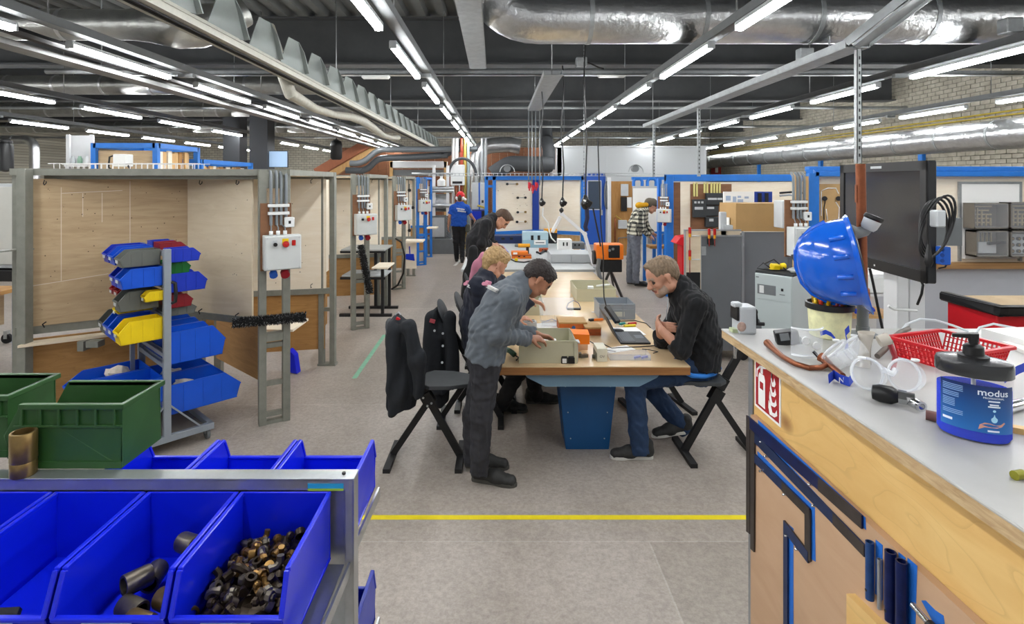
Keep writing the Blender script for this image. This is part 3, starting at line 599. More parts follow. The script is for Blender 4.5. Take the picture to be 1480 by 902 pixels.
# shelf offcuts, tables and small things in the aisle booths
a = W(375, 478, 4.95); solo('shelf_board', MB().box2((a.x, a.y, a.z - 0.01), (a.x + 0.3, a.y + 0.4, a.z + 0.01)), PLYL, 'pale shelf board sticking out behind the nearest booth frame', 'shelf')
t = thing('folding_table', 'black folding table with grey top standing beside the second booth', 'table', (FL(555, 446).x, FL(555, 446).y, 0))
a, b = FL(552, 452), FL(567, 441)
part('table_top', MB().box2((b.x - 0.62, 8.35, 0.995), (b.x + 0.04, 9.0, 1.02)), mat('grey laminate', '9da09e', 0.4), t, bevel=0.004)
part('lower_shelf', MB().box2((b.x - 0.62, 8.4, 0.60), (b.x + 0.04, 8.95, 0.62)), LGREY, t)
for x in (b.x - 0.22, b.x - 0.0):
    for y in (8.4, 8.92): part('leg', MB().box2((x - 0.022, y - 0.022, 0), (x + 0.022, y + 0.022, 0.995)), BLACKM, t)
for y in (8.4, 8.92): part('foot_bar', MB().box2((b.x - 0.65, y - 0.03, 0.0), (b.x + 0.14, y + 0.03, 0.04)), BLACKM, t)
for z in (0.56, 0.96): part('side_rail', MB().box2((b.x - 0.64, 8.38, z), (b.x + 0.04, 8.42, z + 0.035)), BLACKM, t)
p = W(552, 357, 8.6); q = W(537, 388, 7.6)
solo('shelf_board', MB().box2((q.x, q.y, q.z - 0.01), (q.x + 0.22, q.y + 0.5, q.z + 0.01)), PLYL, 'small pale shelf board below the brush of the second booth', 'shelf')
for px0, px1, py, Y, lab in ((585, 612, 348, 11.2, 'pale shelf board sticking out above the blue dustpan'), (617, 632, 329, 14.2, 'pale shelf board on the far blue booth frame')):
    a, b = W(px0, py, Y), W(px1, py, Y); solo('shelf_board', MB().box2((a.x, Y - 0.15, a.z - 0.02), (b.x, Y + 0.25, a.z + 0.01)), PLYL, lab, 'shelf')
p = W(593, 365, 11.3); a = W(586, 350, 11.45); b = W(602, 388, 11.45)
solo('lower_board', MB().box2((a.x, 11.42, b.z), (b.x, 11.45, a.z)), PLYL, 'pale lower board carrying the blue dustpan', 'panel')
t = thing('dustpan', 'blue dustpan hanging below a shelf of the third booth', 'dustpan', p)
part('pan', MB().prism([p + V(-0.08, -0.03, -0.02), p + V(0.08, -0.03, -0.02), p + V(0.10, -0.03, -0.16), p + V(-0.12, -0.03, -0.12)], (0, -0.06, 0)), BLUEB3, t, bevel=0.006)
part('handle', MB().bar(p + V(0, -0.05, -0.02), p + V(-0.01, -0.05, 0.13), 0.03, 0.02), BLUEB3, t)
# hanging hose by the third booth ladder
p = W(583, 350, 10.4); solo('cable', MB().tube([W(572, 345, 10.4), W(580, 350, 10.3), W(585, 370, 10.3), W(583, 395, 10.3), W(575, 412, 10.35), W(566, 418, 10.4)], 0.018, 6), BLACKP, 'black hose hanging beside the third booth frame', 'hose')
for i, (px, py) in enumerate(((592, 275), (597, 300), (592, 333))):
    q = W(px, py, 11.95); solo('wall_socket', MB().cyl(q, q + V(0, -0.04, 0), 0.035, n=12).bar(q + V(0, -0.02, 0), q + V(0.0, -0.02, 0.14), 0.012, 0.012), BLACKP, f'small black socket on the pale panel of the third booth, {["upper", "middle", "lower"][i]} one', 'socket')
# wire basket tray and a white junction box lying on the nearest booth's roof
t = thing('wire_tray', 'white wire basket tray lying on top of the nearest booth', 'cable tray', W(150, 245, 4.75))
z0 = 2.13
for j in range(4):
    mb = MB(); yy = 4.72 + (0.0 if j in (0, 1) else 0.15); zz = z0 + (0.02 if j in (0, 3) else 0.07); part('long_wire', mb.tube([(-3.85, yy, zz), (-2.55, yy, zz)], 0.004, 6), WHITEM, t)
w0 = part('cross_wire', MB().tube([(-3.8, 4.72, z0 + 0.075), (-3.8, 4.72, z0 + 0.016), (-3.8, 4.87, z0 + 0.016), (-3.8, 4.87, z0 + 0.075)], 0.0035, 5), WHITEM, t)
for i in range(1, 25): dupo(w0, (0.05 * i, 0, 0))
t = thing('junction_box', 'white junction box with cables on top of the nearest booth', 'junction box', W(175, 243, 4.95))
p = W(178, 232, 4.95); part('box', MB().box(p, (0.12, 0.1, 0.11)), WHITEP, t, bevel=0.006)
part('cable', MB().tube([p + V(-0.05, -0.02, 0.05), p + V(-0.1, -0.03, 0.03), p + V(-0.11, -0.03, -0.06), p + V(-0.08, -0.02, -0.09)], 0.008, 6), BLACKP, t)
part('cable', MB().tube([p + V(0.05, -0.02, -0.04), p + V(0.08, -0.03, -0.07), p + V(0.1, -0.03, -0.1)], 0.008, 6), BLACKP, t)

# ================================================================== background at the left
def timber_rack(label, x0, x1, y0, y1, z1, front, n, seed):
    t = thing('timber_rack', label, 'rack', ((x0 + x1) / 2, (y0 + y1) / 2, 0), group='blue timber racks')
    for x in (x0, x1):
        for y in (y0, y1): part('post', MB().box2((x - 0.04, y - 0.04, 0), (x + 0.04, y + 0.04, z1)), BLUEF, t)
    for y in (y0, y1): part('top_beam', MB().box2((x0, y - 0.04, z1 - 0.08), (x1, y + 0.04, z1)), BLUEF, t)
    for x in (x0, x1): part('top_beam', MB().box2((x - 0.04, y0, z1 - 0.08), (x + 0.04, y1, z1)), BLUEF, t)
    if front: part('front_panel', MB().box2((x0 + 0.04, y0 + 0.02, 0.3), (x1 - 0.04, y0 + 0.04, z1 - 0.12)), PLYM, t)
    rr = random.Random(seed); w_ = (y1 - y0 - 0.1) / n
    for i in range(n):
        y = y0 + 0.06 + i * w_; d = rr.uniform(0, 0.06); part('plank', MB().box2((x1 - 0.09 - d, y + 0.006, 0.2), (x1 - 0.06 - d, y + w_ - 0.006, z1 - 0.1 - rr.uniform(0, 0.05))), rr.choice([PINE, PINE, PINE2, PLYL]), t)
timber_rack('tall blue timber rack with plywood front and upright planks', -6.58, -5.58, 9.0, 10.2, 2.67, True, 9, 1)
timber_rack('lower blue timber rack with a row of upright planks', -6.5, -5.58, 10.32, 12.4, 2.46, False, 14, 2)
DARKC = mat('dark grey column paint', '3a3c3f', 0.6, 0, 0.06, 3)
for px, Y, w_, lab in ((340, 14.9, 0.44, 'dark grey square column left of the lit screen'), (379, 13.2, 0.42, 'dark grey square column beside the lit screen')):
    p = XY(px, Y); solo('column', MB().box2((p.x - w_ / 2, Y - w_ / 2, 0), (p.x + w_ / 2, Y + w_ / 2, ZC)), DARKC, lab, 'column', kind='structure')
p = W(402, 230, 13.1); t = thing('wall_screen', 'pale blue lit screen beside a dark column', 'screen', p)
part('casing', MB().box(p + V(0, 0.03, 0), (0.46, 0.05, 0.40)), BLACKP, t); part('display', MB().box(p, (0.43, 0.012, 0.37)), mat('lit pale screen', '9fbcdc', 0.4, emis=0.06), t)
p = W(116, 219, 9.5); t = thing('perforated_rack', 'white perforated upright rack holding pale jars above the booth', 'rack', p)
for px in (99, 133):
    q = W(px, 219, 9.5); part('upright', MB().box2((q.x - 0.03, 9.48, 0), (q.x + 0.03, 9.52, 2.85)), WHITEM, t)
part('panel', MB().box2((W(99, 0, 9.5).x, 9.55, 2.35), (W(133, 0, 9.5).x, 9.56, 2.84)), WHITEM, t); part('shelf', MB().box2((W(99, 0, 9.5).x, 9.4, 2.30), (W(133, 0, 9.5).x, 9.6, 2.33)), WHITEM, t)
for i in range(3):
    q = W(106 + i * 10, 226, 9.48); solo('jar', MB().lathe([(0.03, 0), (0.04, 0.01), (0.04, 0.1), (0.025, 0.13), (0.025, 0.15)], (q.x, 9.47, 2.33), n=10), [LGREY, mat('pale green jar', '8fb09a', 0.4), WHITEP][i], ['grey jar on the white perforated rack, leftmost', 'pale green jar on the white perforated rack', 'white jar on the white perforated rack, rightmost'][i], 'jar')
t = thing('locker', 'pale grey locker row seen left of the nearest booth', 'locker', (-6.5, 7.0, 0))
part('body', MB().box2((-7.6, 7.0, 0.95), (-6.02, 7.5, 2.02)), LGREY, t, bevel=0.005)
for i in range(4): part('door', MB().box2((-7.55 + i * 0.385, 6.98, 1.0), (-7.19 + i * 0.385, 7.0, 1.98)), mat('locker door', 'c3c4bd', 0.5, 0, 0.04, 4), t, bevel=0.004)
part('bench', MB().box2((-7.6, 6.9, 0.8), (-5.95, 7.5, 0.93)), BLACKM, t)
t = thing('workbench', 'brown wooden bench at the left edge behind the booth', 'workbench', (-5.5, 6.0, 0))
part('bench_top', MB().box2((-6.4, 5.7, 0.82), (-5.38, 6.3, 0.86)), PLYO, t)
for x in (-6.3, -5.45):
    for y in (5.75, 6.25): part('leg', MB().box2((x - 0.03, y - 0.03, 0.06), (x + 0.03, y + 0.03, 0.82)), BLUEF if x > -6 else BLACKM, t)
part('drawer', MB().box2((-6.1, 5.72, 0.45), (-5.55, 6.2, 0.8)), PLYM, t)
p = FL(10, 496); t = thing('castor', 'black castor wheel at the left edge of the floor', 'castor', p)
part('wheel', MB().cyl(p + V(0, -0.02, 0.06), p + V(0, 0.02, 0.06), 0.06, n=16), DARKRUB, t); part('fork', MB().box2((p.x - 0.02, p.y - 0.03, 0.06), (p.x + 0.02, p.y + 0.03, 0.16)), GALV, t)
p = W(8, 225, 8.5); solo('water_tank', MB().lathe([(0.02, -0.25), (0.1, -0.22), (0.1, 0.15), (0.075, 0.19), (0.085, 0.2), (0.085, 0.24), (0.03, 0.26)], p, n=16), BLACKP, 'black cylinder at the top left edge of the picture', 'cylinder')
Yq = 14.0; duct('silver pipe elbow at the far left above the booth', [V(XL + 0.2, Yq, W(0, 202, Yq).z), V(W(30, 0, Yq).x, Yq, W(0, 202, Yq).z)] + bend(W(20, 202, Yq), W(50, 202, Yq), W(50, 240, Yq), 0.28) + [W(50, 262, Yq), W(50, 330, Yq)], 0.11, FOIL, 2.0)
# loft: orange sloping beams, tank and plastic pipes
OBEAM = mat('orange stained beam', '94583a', 0.6, 0, 0.12, 6, stretch=(3, 3, 1))
a, b = W(458, 250, 18.5), W(532, 207, 18.5)
solo('sloping_beam', MB().bar(a, b, 0.25, 0.30), OBEAM, 'orange stained sloping beam, the darker front one', 'beam')
a, b = W(478, 252, 19.0), W(541, 212, 19.0)
solo('sloping_beam', MB().bar(a, b, 0.2, 0.28), PINE, 'pale sloping beam beside the orange one', 'beam')
p = W(486, 231, 16.5); solo('black_tank', MB().lathe([(0.12, 0), (0.17, 0.06), (0.17, 0.4), (0.18, 0.42), (0.15, 0.55), (0.06, 0.6), (0.02, 0.62), (0.02, ZC - p.z)], p, n=16), BLACKP, 'black plastic tank in front of the brick wall by the sloping beam', 'tank')
PIPEG = mat('grey plastic pipe', '6d7276', 0.4, 0.1, 0.06, 6); PIPED = mat('dark grey plastic pipe', '55595d', 0.4, 0.1, 0.06, 6)
Yp = 17.0
solo('plastic_pipe', MB().tube([W(506, 236, Yp)] + bend(W(506, 236, Yp), W(524, 237, Yp), W(545, 216, Yp), 0.3) + bend(W(524, 237, Yp), W(545, 216, Yp), W(600, 216, Yp), 0.25) + [W(620, 216, Yp), W(690, 215, Yp)], 0.09, 12), PIPEG, 'upper grey plastic pipe with two bends at the back', 'pipe')
solo('plastic_pipe', MB().tube([W(500, 246, Yp + .3), W(526, 247, Yp + .3)] + bend(W(510, 247, Yp + .3), W(530, 246, Yp + .3), W(546, 229, Yp + .3), 0.2) + bend(W(530, 246, Yp + .3), W(546, 229, Yp + .3), W(600, 227, Yp + .3), 0.2) + [W(600, 227, Yp + .3), W(647, 224, Yp + .3)] + bend(W(600, 227, Yp + .3), W(648, 223, Yp + .3), W(672, 199, Yp + .3), 0.2) + [W(676, 195, Yp + .3)], 0.10, 12), PIPED, 'lower dark grey plastic pipe with rubber couplings at the back', 'pipe')
# ================================================================== storage bins
def bin_mesh(mb, w, l, h, lip, slope=0.14, th=0.005, ribs=0, xf=None):
    """open-fronted stacking bin; back wall at y=0, front at y=-l, bottom at z=0"""
    t_ = MB(); yf = -l; ys = -l + slope * l
    side = [(0, 0), (yf * 0.94, 0), (yf, lip), (ys, h), (0, h)]
    for s_ in (-1, 1):
        t_.prism([V(s_ * w / 2 - (th if s_ > 0 else 0), y, z) for y, z in side], (th, 0, 0))
        # rim bead and front return
        t_.box2((s_ * w / 2 - 0.008 if s_ > 0 else s_ * w / 2 - 0.003, ys, h - 0.008), (s_ * w / 2 + 0.003 if s_ > 0 else s_ * w / 2 + 0.008, 0, h + 0.003))
        t_.bar((s_ * (w / 2 - 0.003), yf, lip), (s_ * (w / 2 - 0.003), ys, h - 0.002), 0.011, 0.009)
        for i in range(ribs):
            y = yf * 0.85 + (i + 0.5) * l * 0.8 / ribs; t_.box2((s_ * w / 2 - 0.003, y - 0.003, 0.01), (s_ * w / 2 + 0.003, y + 0.003, h - 0.01))
    t_.box2((-w / 2, -th, 0), (w / 2, 0, h + 0.003)); t_.box2((-w / 2, yf * 0.95, 0), (w / 2, 0, th))
    t_.hexa([V(-w / 2, yf * 0.94, 0), V(w / 2, yf * 0.94, 0), V(w / 2, yf * 0.94 + th, 0), V(-w / 2, yf * 0.94 + th, 0), V(-w / 2, yf, lip), V(w / 2, yf, lip), V(w / 2, yf + th, lip), V(-w / 2, yf + th, lip)])
    t_.box2((-w / 2, yf - 0.004, lip - 0.006), (w / 2, yf + 0.009, lip + 0.003))
    mb.add([xf @ p if xf is not None else p for p in t_.v], t_.f)
    return mb
def storage_bin(label, M_, loc, rot, w, l, h, lip, group, ribs=0, slope=0.14, bevel=0.0015, tag_=True):
    t = thing('storage_bin', label, 'storage bin', loc, rot, group)
    part('body', bin_mesh(MB(), w, l, h, lip, slope, ribs=ribs), M_, t, local=True, bevel=bevel)
    if tag_: part('label_clip', MB().box2((-w * 0.22, -l - 0.006, lip - 0.028), (w * 0.22, -l - 0.002, lip - 0.006)), LGREY, t, local=True)
    return t
# ------------------------------------------------------------------ near rack with blue bins
RX = -0.378
t = thing('bin_rack', 'galvanised rack holding large blue bins on both sides in the foreground', 'rack', (-0.95, 1.41, 0))
part('top_rail', MB().box2((-1.75, 1.392, 1.296), (RX + 0.012, 1.438, 1.302)).box2((-1.75, 1.392, 1.272), (RX, 1.395, 1.299)).box2((-1.75, 1.435, 1.272), (RX, 1.438, 1.299)), GALV, t, bevel=0.001)
for x in (RX, -1.72): part('post', MB().box2((x - 0.011, 1.392, 0), (x + 0.011, 1.396, 1.298)).box2((x + 0.007, 1.392, 0), (x + 0.011, 1.438, 1.298)), GALV, t, bevel=0.001)
for z in (1.085, 0.69):
    part('shelf_sheet', MB().box2((-1.72, 1.12, z), (RX - 0.012, 1.39, z + 0.003)), GALV, t)
    part('shelf_sheet', MB().box2((-1.72, 1.44, z + 0.01), (RX - 0.012, 1.68, z + 0.013)), GALV, t)
    part('shelf_arm', MB().bar((RX, 1.40, z - 0.01), (RX, 1.07, z + 0.006), 0.006, 0.03, (0, 0, 1)), GALV, t)
    part('shelf_arm', MB().bar((RX, 1.42, z + 0.01), (RX + 0.01, 1.69, z + 0.016), 0.006, 0.03, (0, 0, 1)), GALV, t)
part('back_sheet', MB().box2((-1.72, 1.41, 0.4), (RX - 0.012, 1.414, 1.275)), GALV, t)
part('sticker', MB().box2((-0.482, 1.3905, 1.278), (-0.392, 1.3915, 1.290)).box2((-0.482, 1.3905, 1.272), (-0.392, 1.3915, 1.278), 1), [mat('cyan sticker', '2ba3d6', 0.5), mat('lime sticker', '9fc63c', 0.5)], t)
part('bolt', MB().cyl((RX - 0.02, 1.415, 1.302), (RX - 0.02, 1.415, 1.306), 0.005, n=8), BLACKM, t)
PIT = 0.2325; NM = ['rightmost', 'second from the right', 'third from the right', 'leftmost']
for i in range(5):
    x = -0.535 - PIT * i
    lab = ['large blue bin full of small dark fittings, rightmost in the foreground', 'large blue bin holding a few pipe couplings in the foreground', 'large blue bin with a dark scrap inside, third from the right in the foreground', 'large blue bin cut by the left picture edge in the foreground', 'large blue bin left of the picture on the foreground rack'][i]
    if i < 4: storage_bin(lab, BLUEB, (x, 1.388, 1.105), 0, 0.222, 0.305, 0.165, 0.088, 'blue bins on the near side of the foreground rack', ribs=0, slope=0.1, bevel=0.002)
for i in range(3):
    x = -0.492 - PIT * i
    storage_bin(f'large blue bin facing away on the far side of the foreground rack, {["rightmost", "middle", "left"][i]} one', BLUEB, (x, 1.442, 1.118), math.pi, 0.222, 0.26, 0.15, 0.085, 'blue bins on the far side of the foreground rack', slope=0.12, bevel=0.002)
for i in range(1):
    storage_bin('blue bin on the lower tier at the right end of the foreground rack', BLUEB3, (-0.492, 1.442, 0.715), math.pi, 0.222, 0.26, 0.16, 0.085, 'blue bins on the lower tier of the foreground rack', slope=0.12, bevel=0.002)
# contents
DFIT = mat('dark bronze fitting', '3a3027', 0.38, 0.7, 0.4, 30); BFIT = mat('bronze fitting', '8a6a3c', 0.36, 0.8, 0.3, 30); STF = mat('worn steel coupling', '6b645a', 0.38, 0.75, 0.3, 25)
ring = MB().lathe([(0.006, 0), (0.0105, 0), (0.0105, 0.012), (0.006, 0.012), (0.006, 0)], n=10)
elb = MB().tube([(0, 0, 0), (0, 0, 0.012), (0.006, 0, 0.02), (0.018, 0, 0.022)], 0.0075, 8).cyl((0, 0, -0.004), (0, 0, 0.003), 0.0095, n=8)
cap = MB().lathe([(0.009, 0), (0.010, 0.001), (0.010, 0.009), (0.006, 0.013), (0.0005, 0.0135)], n=8).cyl((0, 0, -0.004), (0, 0, 0), 0.006, n=6)
FM = [[k.mesh('fitting', [m_]) for m_ in (DFIT, BFIT, STF)] for k in (ring, elb, cap)]
rr = random.Random(11)
for i in range(150):
    x = rr.uniform(-0.625, -0.445); y = 1.365 - rr.random() * 0.25
    hgt = 0.055 + 0.035 * (1 - abs(x + 0.5) / 0.13) * rr.uniform(0.4, 1.0) + (1.365 - y) * 0.02
    if i < 45: hgt *= 0.55
    o = bpy.data.objects.new('pipe_fitting', FM[rr.randrange(3)][0 if rr.random() < 0.5 else rr.choice((1, 2))]); COL.objects.link(o)
    s_ = rr.uniform(0.85, 1.25); o.scale = (s_, s_, s_)
    o.location = (x, y, 1.11 + hgt); o.rotation_euler = (rr.uniform(0, 6), rr.uniform(0, 6), rr.uniform(0, 6))
    props(o, 'small dark brass fitting in the heap inside the rightmost foreground bin', 'pipe fitting', 'brass fittings in the rightmost bin')
bed = MB(); k = 10
for i in range(k + 1):
    for j in range(k + 1):
        x, y = -0.638 + 0.206 * i / k, 1.118 + 0.265 * j / k; bed.v.append(V(x, y, 1.13 + 0.02 * rr.random() + 0.03 * (1 - abs(x + 0.5) / 0.13)))
bed.f = [(i * (k + 1) + j, (i + 1) * (k + 1) + j, (i + 1) * (k + 1) + j + 1, i * (k + 1) + j + 1) for i in range(k) for j in range(k)]; bed.m = [0] * len(bed.f); bed.sm = [False] * len(bed.f)
solo('fitting_heap', bed, DFIT, 'bottom layer of the heap of dark fittings in the rightmost foreground bin', 'pipe fittings', kind='stuff')
cpl = MB().lathe([(0.0165, 0), (0.0215, 0), (0.0225, 0.004), (0.0225, 0.05), (0.0215, 0.054), (0.0165, 0.054), (0.0165, 0)], n=18).mesh('coupling', [STF])
cplb = MB().lathe([(0.0165, 0), (0.0215, 0), (0.0225, 0.004), (0.0225, 0.05), (0.0215, 0.054), (0.0165, 0.054), (0.0165, 0)], n=18).mesh('coupling', [BRASS])
for i, (x, y, z, rx, rz, b_) in enumerate(((-0.74, 1.275, 1.175, 84, 62, 0), (-0.69, 1.245, 1.165, 95, 25, 0), (-0.765, 1.195, 1.155, 86, -35, 0), (-0.715, 1.15, 1.135, 88, 66, 1), (-0.67, 1.125, 1.13, 92, 62, 1), (-0.785, 1.135, 1.13, 90, 68, 0), (-0.745, 1.095, 1.13, 90, 72, 1), (-0.655, 1.29, 1.155, 70, 10, 1), (-0.70, 1.20, 1.13, 90, 40, 0), (-0.78, 1.25, 1.13, 90, 10, 0))):
    o = bpy.data.objects.new('pipe_coupling', cplb if b_ else cpl); COL.objects.link(o); o.location = (x - 0.02, y + 0.05, z + 0.012); o.rotation_euler = (R(rx), 0, R(rz))
    props(o, 'round metal pipe coupling lying in the second foreground bin', 'pipe coupling', 'couplings in the second foreground bin')
solo('scrap', MB().box((-1.04, 1.16, 1.127), (0.05, 0.05, 0.03), (0.2, 0.3, 0.5)).box((-0.955, 1.25, 1.14), (0.02, 0.03, 0.03), (0.5, 0.2, 0.1), 1), [BLACKM, COPPER], 'dark scrap in the third bin from the right', 'scrap', bevel=0.006)
# brass sleeve standing on the rail
p = V((34 - CX) / F * 1.412, 1.412, 1.302)
solo('brass_sleeve', MB().lathe([(0.027, 0), (0.0285, 0.002), (0.0285, 0.034), (0.0275, 0.036), (0.029, 0.039), (0.029, 0.108), (0.0275, 0.11), (0.0225, 0.11), (0.0225, 0.06), (0.001, 0.06)], p, n=28), BRASS, 'aged brass pipe sleeve standing on the foreground rail', 'pipe sleeve')
# green crates on top of the rack
def green_crate(label, loc, rot, w, l, h):
    t = thing('green_crate', label, 'crate', loc, rot)
    mb = MB(); th = 0.006
    # open scoop front at -x
    side = [(w, 0), (0.03, 0), (0.0, h * 0.5), (0.045, h), (w, h)]
    for y in (0, l - th): mb.prism([V(x, y, z) for x, z in side], (0, th, 0))
    mb.box2((w - th, 0, 0), (w, l, h)); mb.box2((0.03, 0, 0), (w, l, th)); mb.bar((0.02, l / 2, 0), (0.002, l / 2, h * 0.5), l, th, (0, 1, 0))
    part('body', mb, DGREEN, t, local=True, bevel=0.003, seg=2)
    rim = MB().box2((0.045, -0.008, h - 0.014), (w + 0.008, 0.006, h)).box2((0.045, l - 0.006, h - 0.014), (w + 0.008, l + 0.008, h)).box2((w - 0.006, 0, h - 0.014), (w + 0.008, l, h))
    part('rim', rim, DGREEN, t, local=True, bevel=0.003, seg=2)
    for i in range(6): part('rim_rib', MB().box2((0.05 + i * w * 0.155, -0.008, h - 0.055), (0.056 + i * w * 0.155, 0.0, h - 0.012)), DGREEN, t, local=True, bevel=0.001)
    part('ledge', MB().box2((0.03, -0.006, h - 0.062), (w, 0.0, h - 0.055)), DGREEN, t, local=True, bevel=0.001)
    part('bottom_step', MB().box2((0.04, -0.004, 0.0), (w, 0.0, 0.018)), DGREEN, t, local=True)
    return t
pc = V((176 - CX) / F * 1.44, 1.44, 1.303)
green_crate('dark green plastic crate standing on the foreground rack', (pc.x - 0.31, 1.442, 1.303), 0, 0.31, 0.165, 0.168)
green_crate('second dark green crate cut off by the left picture edge', (pc.x - 0.66, 1.50, 1.303), 0, 0.31, 0.165, 0.168)

# ================================================================== grey trolley with small bins behind the green crate
TA = R(47); TL = V(-2.5, 4.16, 0)
t = thing('bin_trolley', 'grey steel trolley carrying tiers of coloured bins on both sides', 'trolley', TL, TA)
TGREY = mat('trolley grey paint', '9098a0', 0.42, 0.2, 0.06, 8)
for y in (0.0, 0.66): part('post', MB().box2((-0.025, y - 0.02, 0.13), (0.025, y + 0.02, 1.54)), TGREY, t, local=True, bevel=0.003)
part('post', MB().box2((-0.09, 0.60, 0.13), (-0.06, 0.64, 1.0)), TGREY, t, local=True)
LV = [1.50, 1.40, 1.26, 1.17, 1.02, 0.92, 0.74, 0.66, 0.46]
for z in LV: part('rail', MB().box2((-0.02, 0.02, z - 0.015), (-0.012, 0.64, z + 0.015)).box2((0.012, 0.02, z - 0.015), (0.02, 0.64, z + 0.015)), TGREY, t, local=True)
part('base_frame', MB().box2((-0.33, -0.02, 0.09), (0.33, 0.02, 0.14)).box2((-0.33, 0.66, 0.09), (0.33, 0.70, 0.14)).box2((0.29, 0, 0.09), (0.33, 0.68, 0.14)).box2((-0.33, 0, 0.09), (-0.29, 0.68, 0.14)), TGREY, t, local=True, bevel=0.003)
part('base_plate', MB().box2((-0.3, 0.0, 0.10), (0.3, 0.68, 0.105)), mat('base board', '7d756b', 0.7), t, local=True)
for s_ in (-1, 1):
    for y in (0.0, 0.68): part('brace', MB().bar((0.02 * s_, y, 0.36), (0.24 * s_, y, 0.13), 0.02, 0.012), TGREY, t, local=True)
    for y in (0.05, 0.63):
        c = part('castor', MB().cyl((0.30 * s_ - 0.012, y, 0.045), (0.30 * s_ + 0.012, y, 0.045), 0.045, n=16), MGREY, t, local=True)
        part('fork', MB().box2((0.30 * s_ - 0.02, y - 0.015, 0.045), (0.30 * s_ - 0.015, y + 0.015, 0.09)).box2((0.30 * s_ + 0.015, y - 0.015, 0.045), (0.30 * s_ + 0.02, y + 0.015, 0.09)), GALV, c, local=True)
part('handle', MB().tube([(0.026, -0.01, 1.13), (0.05, -0.02, 1.14), (0.055, -0.02, 1.2), (0.05, -0.02, 1.28), (0.026, -0.01, 1.29)], 0.013, 8), BLACKP, t, local=True)
def tbin(label, M_, side, y, z, w, l, h, lip=None):
    p = XF[t.name] @ V(0.024 * side, y, z)
    storage_bin(label, M_, p, TA + (math.pi / 2 if side > 0 else -math.pi / 2), w, l, h, lip or h * 0.5, 'coloured bins on the trolley', ribs=3, slope=0.24, bevel=0.0)
L_, R_ = -1, 1
TB = [
 ('grey bin on the top left tier of the trolley', BGREY, L_, 0.14, 1.42, 0.15, 0.26, 0.115), ('blue bin behind the grey one on the top left tier of the trolley', BLUEB2, L_, 0.34, 1.42, 0.15, 0.26, 0.125), ('blue bin far back on the top left tier of the trolley', BLUEB3, L_, 0.52, 1.42, 0.15, 0.26, 0.125),
 ('blue bin on the top right tier of the trolley', BLUEB3, R_, 0.10, 1.43, 0.14, 0.22, 0.10), ('dark red bin at the back of the top right tier of the trolley', DRED, R_, 0.34, 1.47, 0.15, 0.2, 0.09), ('royal blue bin at the back of the top right tier of the trolley', BLUEB3, R_, 0.52, 1.47, 0.15, 0.2, 0.09),
 ('front blue bin on the second left tier of the trolley', BLUEB2, L_, 0.09, 1.27, 0.15, 0.27, 0.14), ('rear blue bin on the second left tier of the trolley', BLUEB3, L_, 0.25, 1.27, 0.15, 0.27, 0.14),
 ('green bin on the second right tier of the trolley', GREENP, R_, 0.26, 1.32, 0.14, 0.2, 0.10), ('royal blue bin below the green one on the trolley', BLUEB3, R_, 0.12, 1.20, 0.17, 0.27, 0.14),
 ('small yellow bin next to the black handle of the trolley', YELP, L_, 0.05, 1.16, 0.09, 0.12, 0.07), ('grey bin on the third left tier of the trolley', BGREY, L_, 0.19, 1.09, 0.15, 0.26, 0.14), ('dark red bin at the back of the third left tier of the trolley', DRED, L_, 0.46, 1.15, 0.13, 0.2, 0.085), ('dark red bin far at the end of the third left tier of the trolley', DRED, L_, 0.6, 1.15, 0.1, 0.2, 0.085), ('small yellow bin under the grey bin of the trolley', YELP, L_, 0.31, 1.05, 0.1, 0.24, 0.06),
 ('dark red bin on the right of the trolley above the large blue bins', DRED, R_, 0.22, 1.06, 0.16, 0.2, 0.10), ('grey bin below the dark red one on the right of the trolley', BGREY, R_, 0.26, 0.99, 0.16, 0.24, 0.09), ('royal blue bin far back above the large bins of the trolley', BLUEB3, R_, 0.46, 1.03, 0.16, 0.12, 0.12),
 ('yellow bin on the fourth left tier of the trolley', YELP, L_, 0.09, 0.87, 0.15, 0.28, 0.16), ('front blue bin next to the yellow one on the fourth left tier of the trolley', BLUEB2, L_, 0.245, 0.87, 0.15, 0.28, 0.155), ('second blue bin on the fourth left tier of the trolley', BLUEB2, L_, 0.40, 0.87, 0.15, 0.28, 0.155), ('grey bin at the back of the fourth left tier of the trolley', BGREY, L_, 0.555, 0.87, 0.15, 0.28, 0.155),
 ('front large blue bin on the right middle tier of the trolley', BLUEB2, R_, 0.11, 0.66, 0.2, 0.40, 0.24), ('second large blue bin on the right middle tier of the trolley', BLUEB2, R_, 0.32, 0.66, 0.2, 0.40, 0.24), ('third large blue bin on the right middle tier of the trolley', BLUEB2, R_, 0.53, 0.66, 0.2, 0.40, 0.24),
 ('front large blue bin with rags on the lower right tier of the trolley', BLUEB2, R_, 0.16, 0.28, 0.30, 0.52, 0.22), ('rear large blue bin on the lower right tier of the trolley', BLUEB2, R_, 0.48, 0.28, 0.30, 0.52, 0.22),
 ('front large blue bin with crumpled paper on the lower left tier of the trolley', BLUEB2, L_, 0.16, 0.40, 0.30, 0.50, 0.18), ('rear large blue bin with crumpled paper on the lower left tier of the trolley', BLUEB2, L_, 0.48, 0.40, 0.30, 0.50, 0.18)]
for q in TB: tbin(*q)
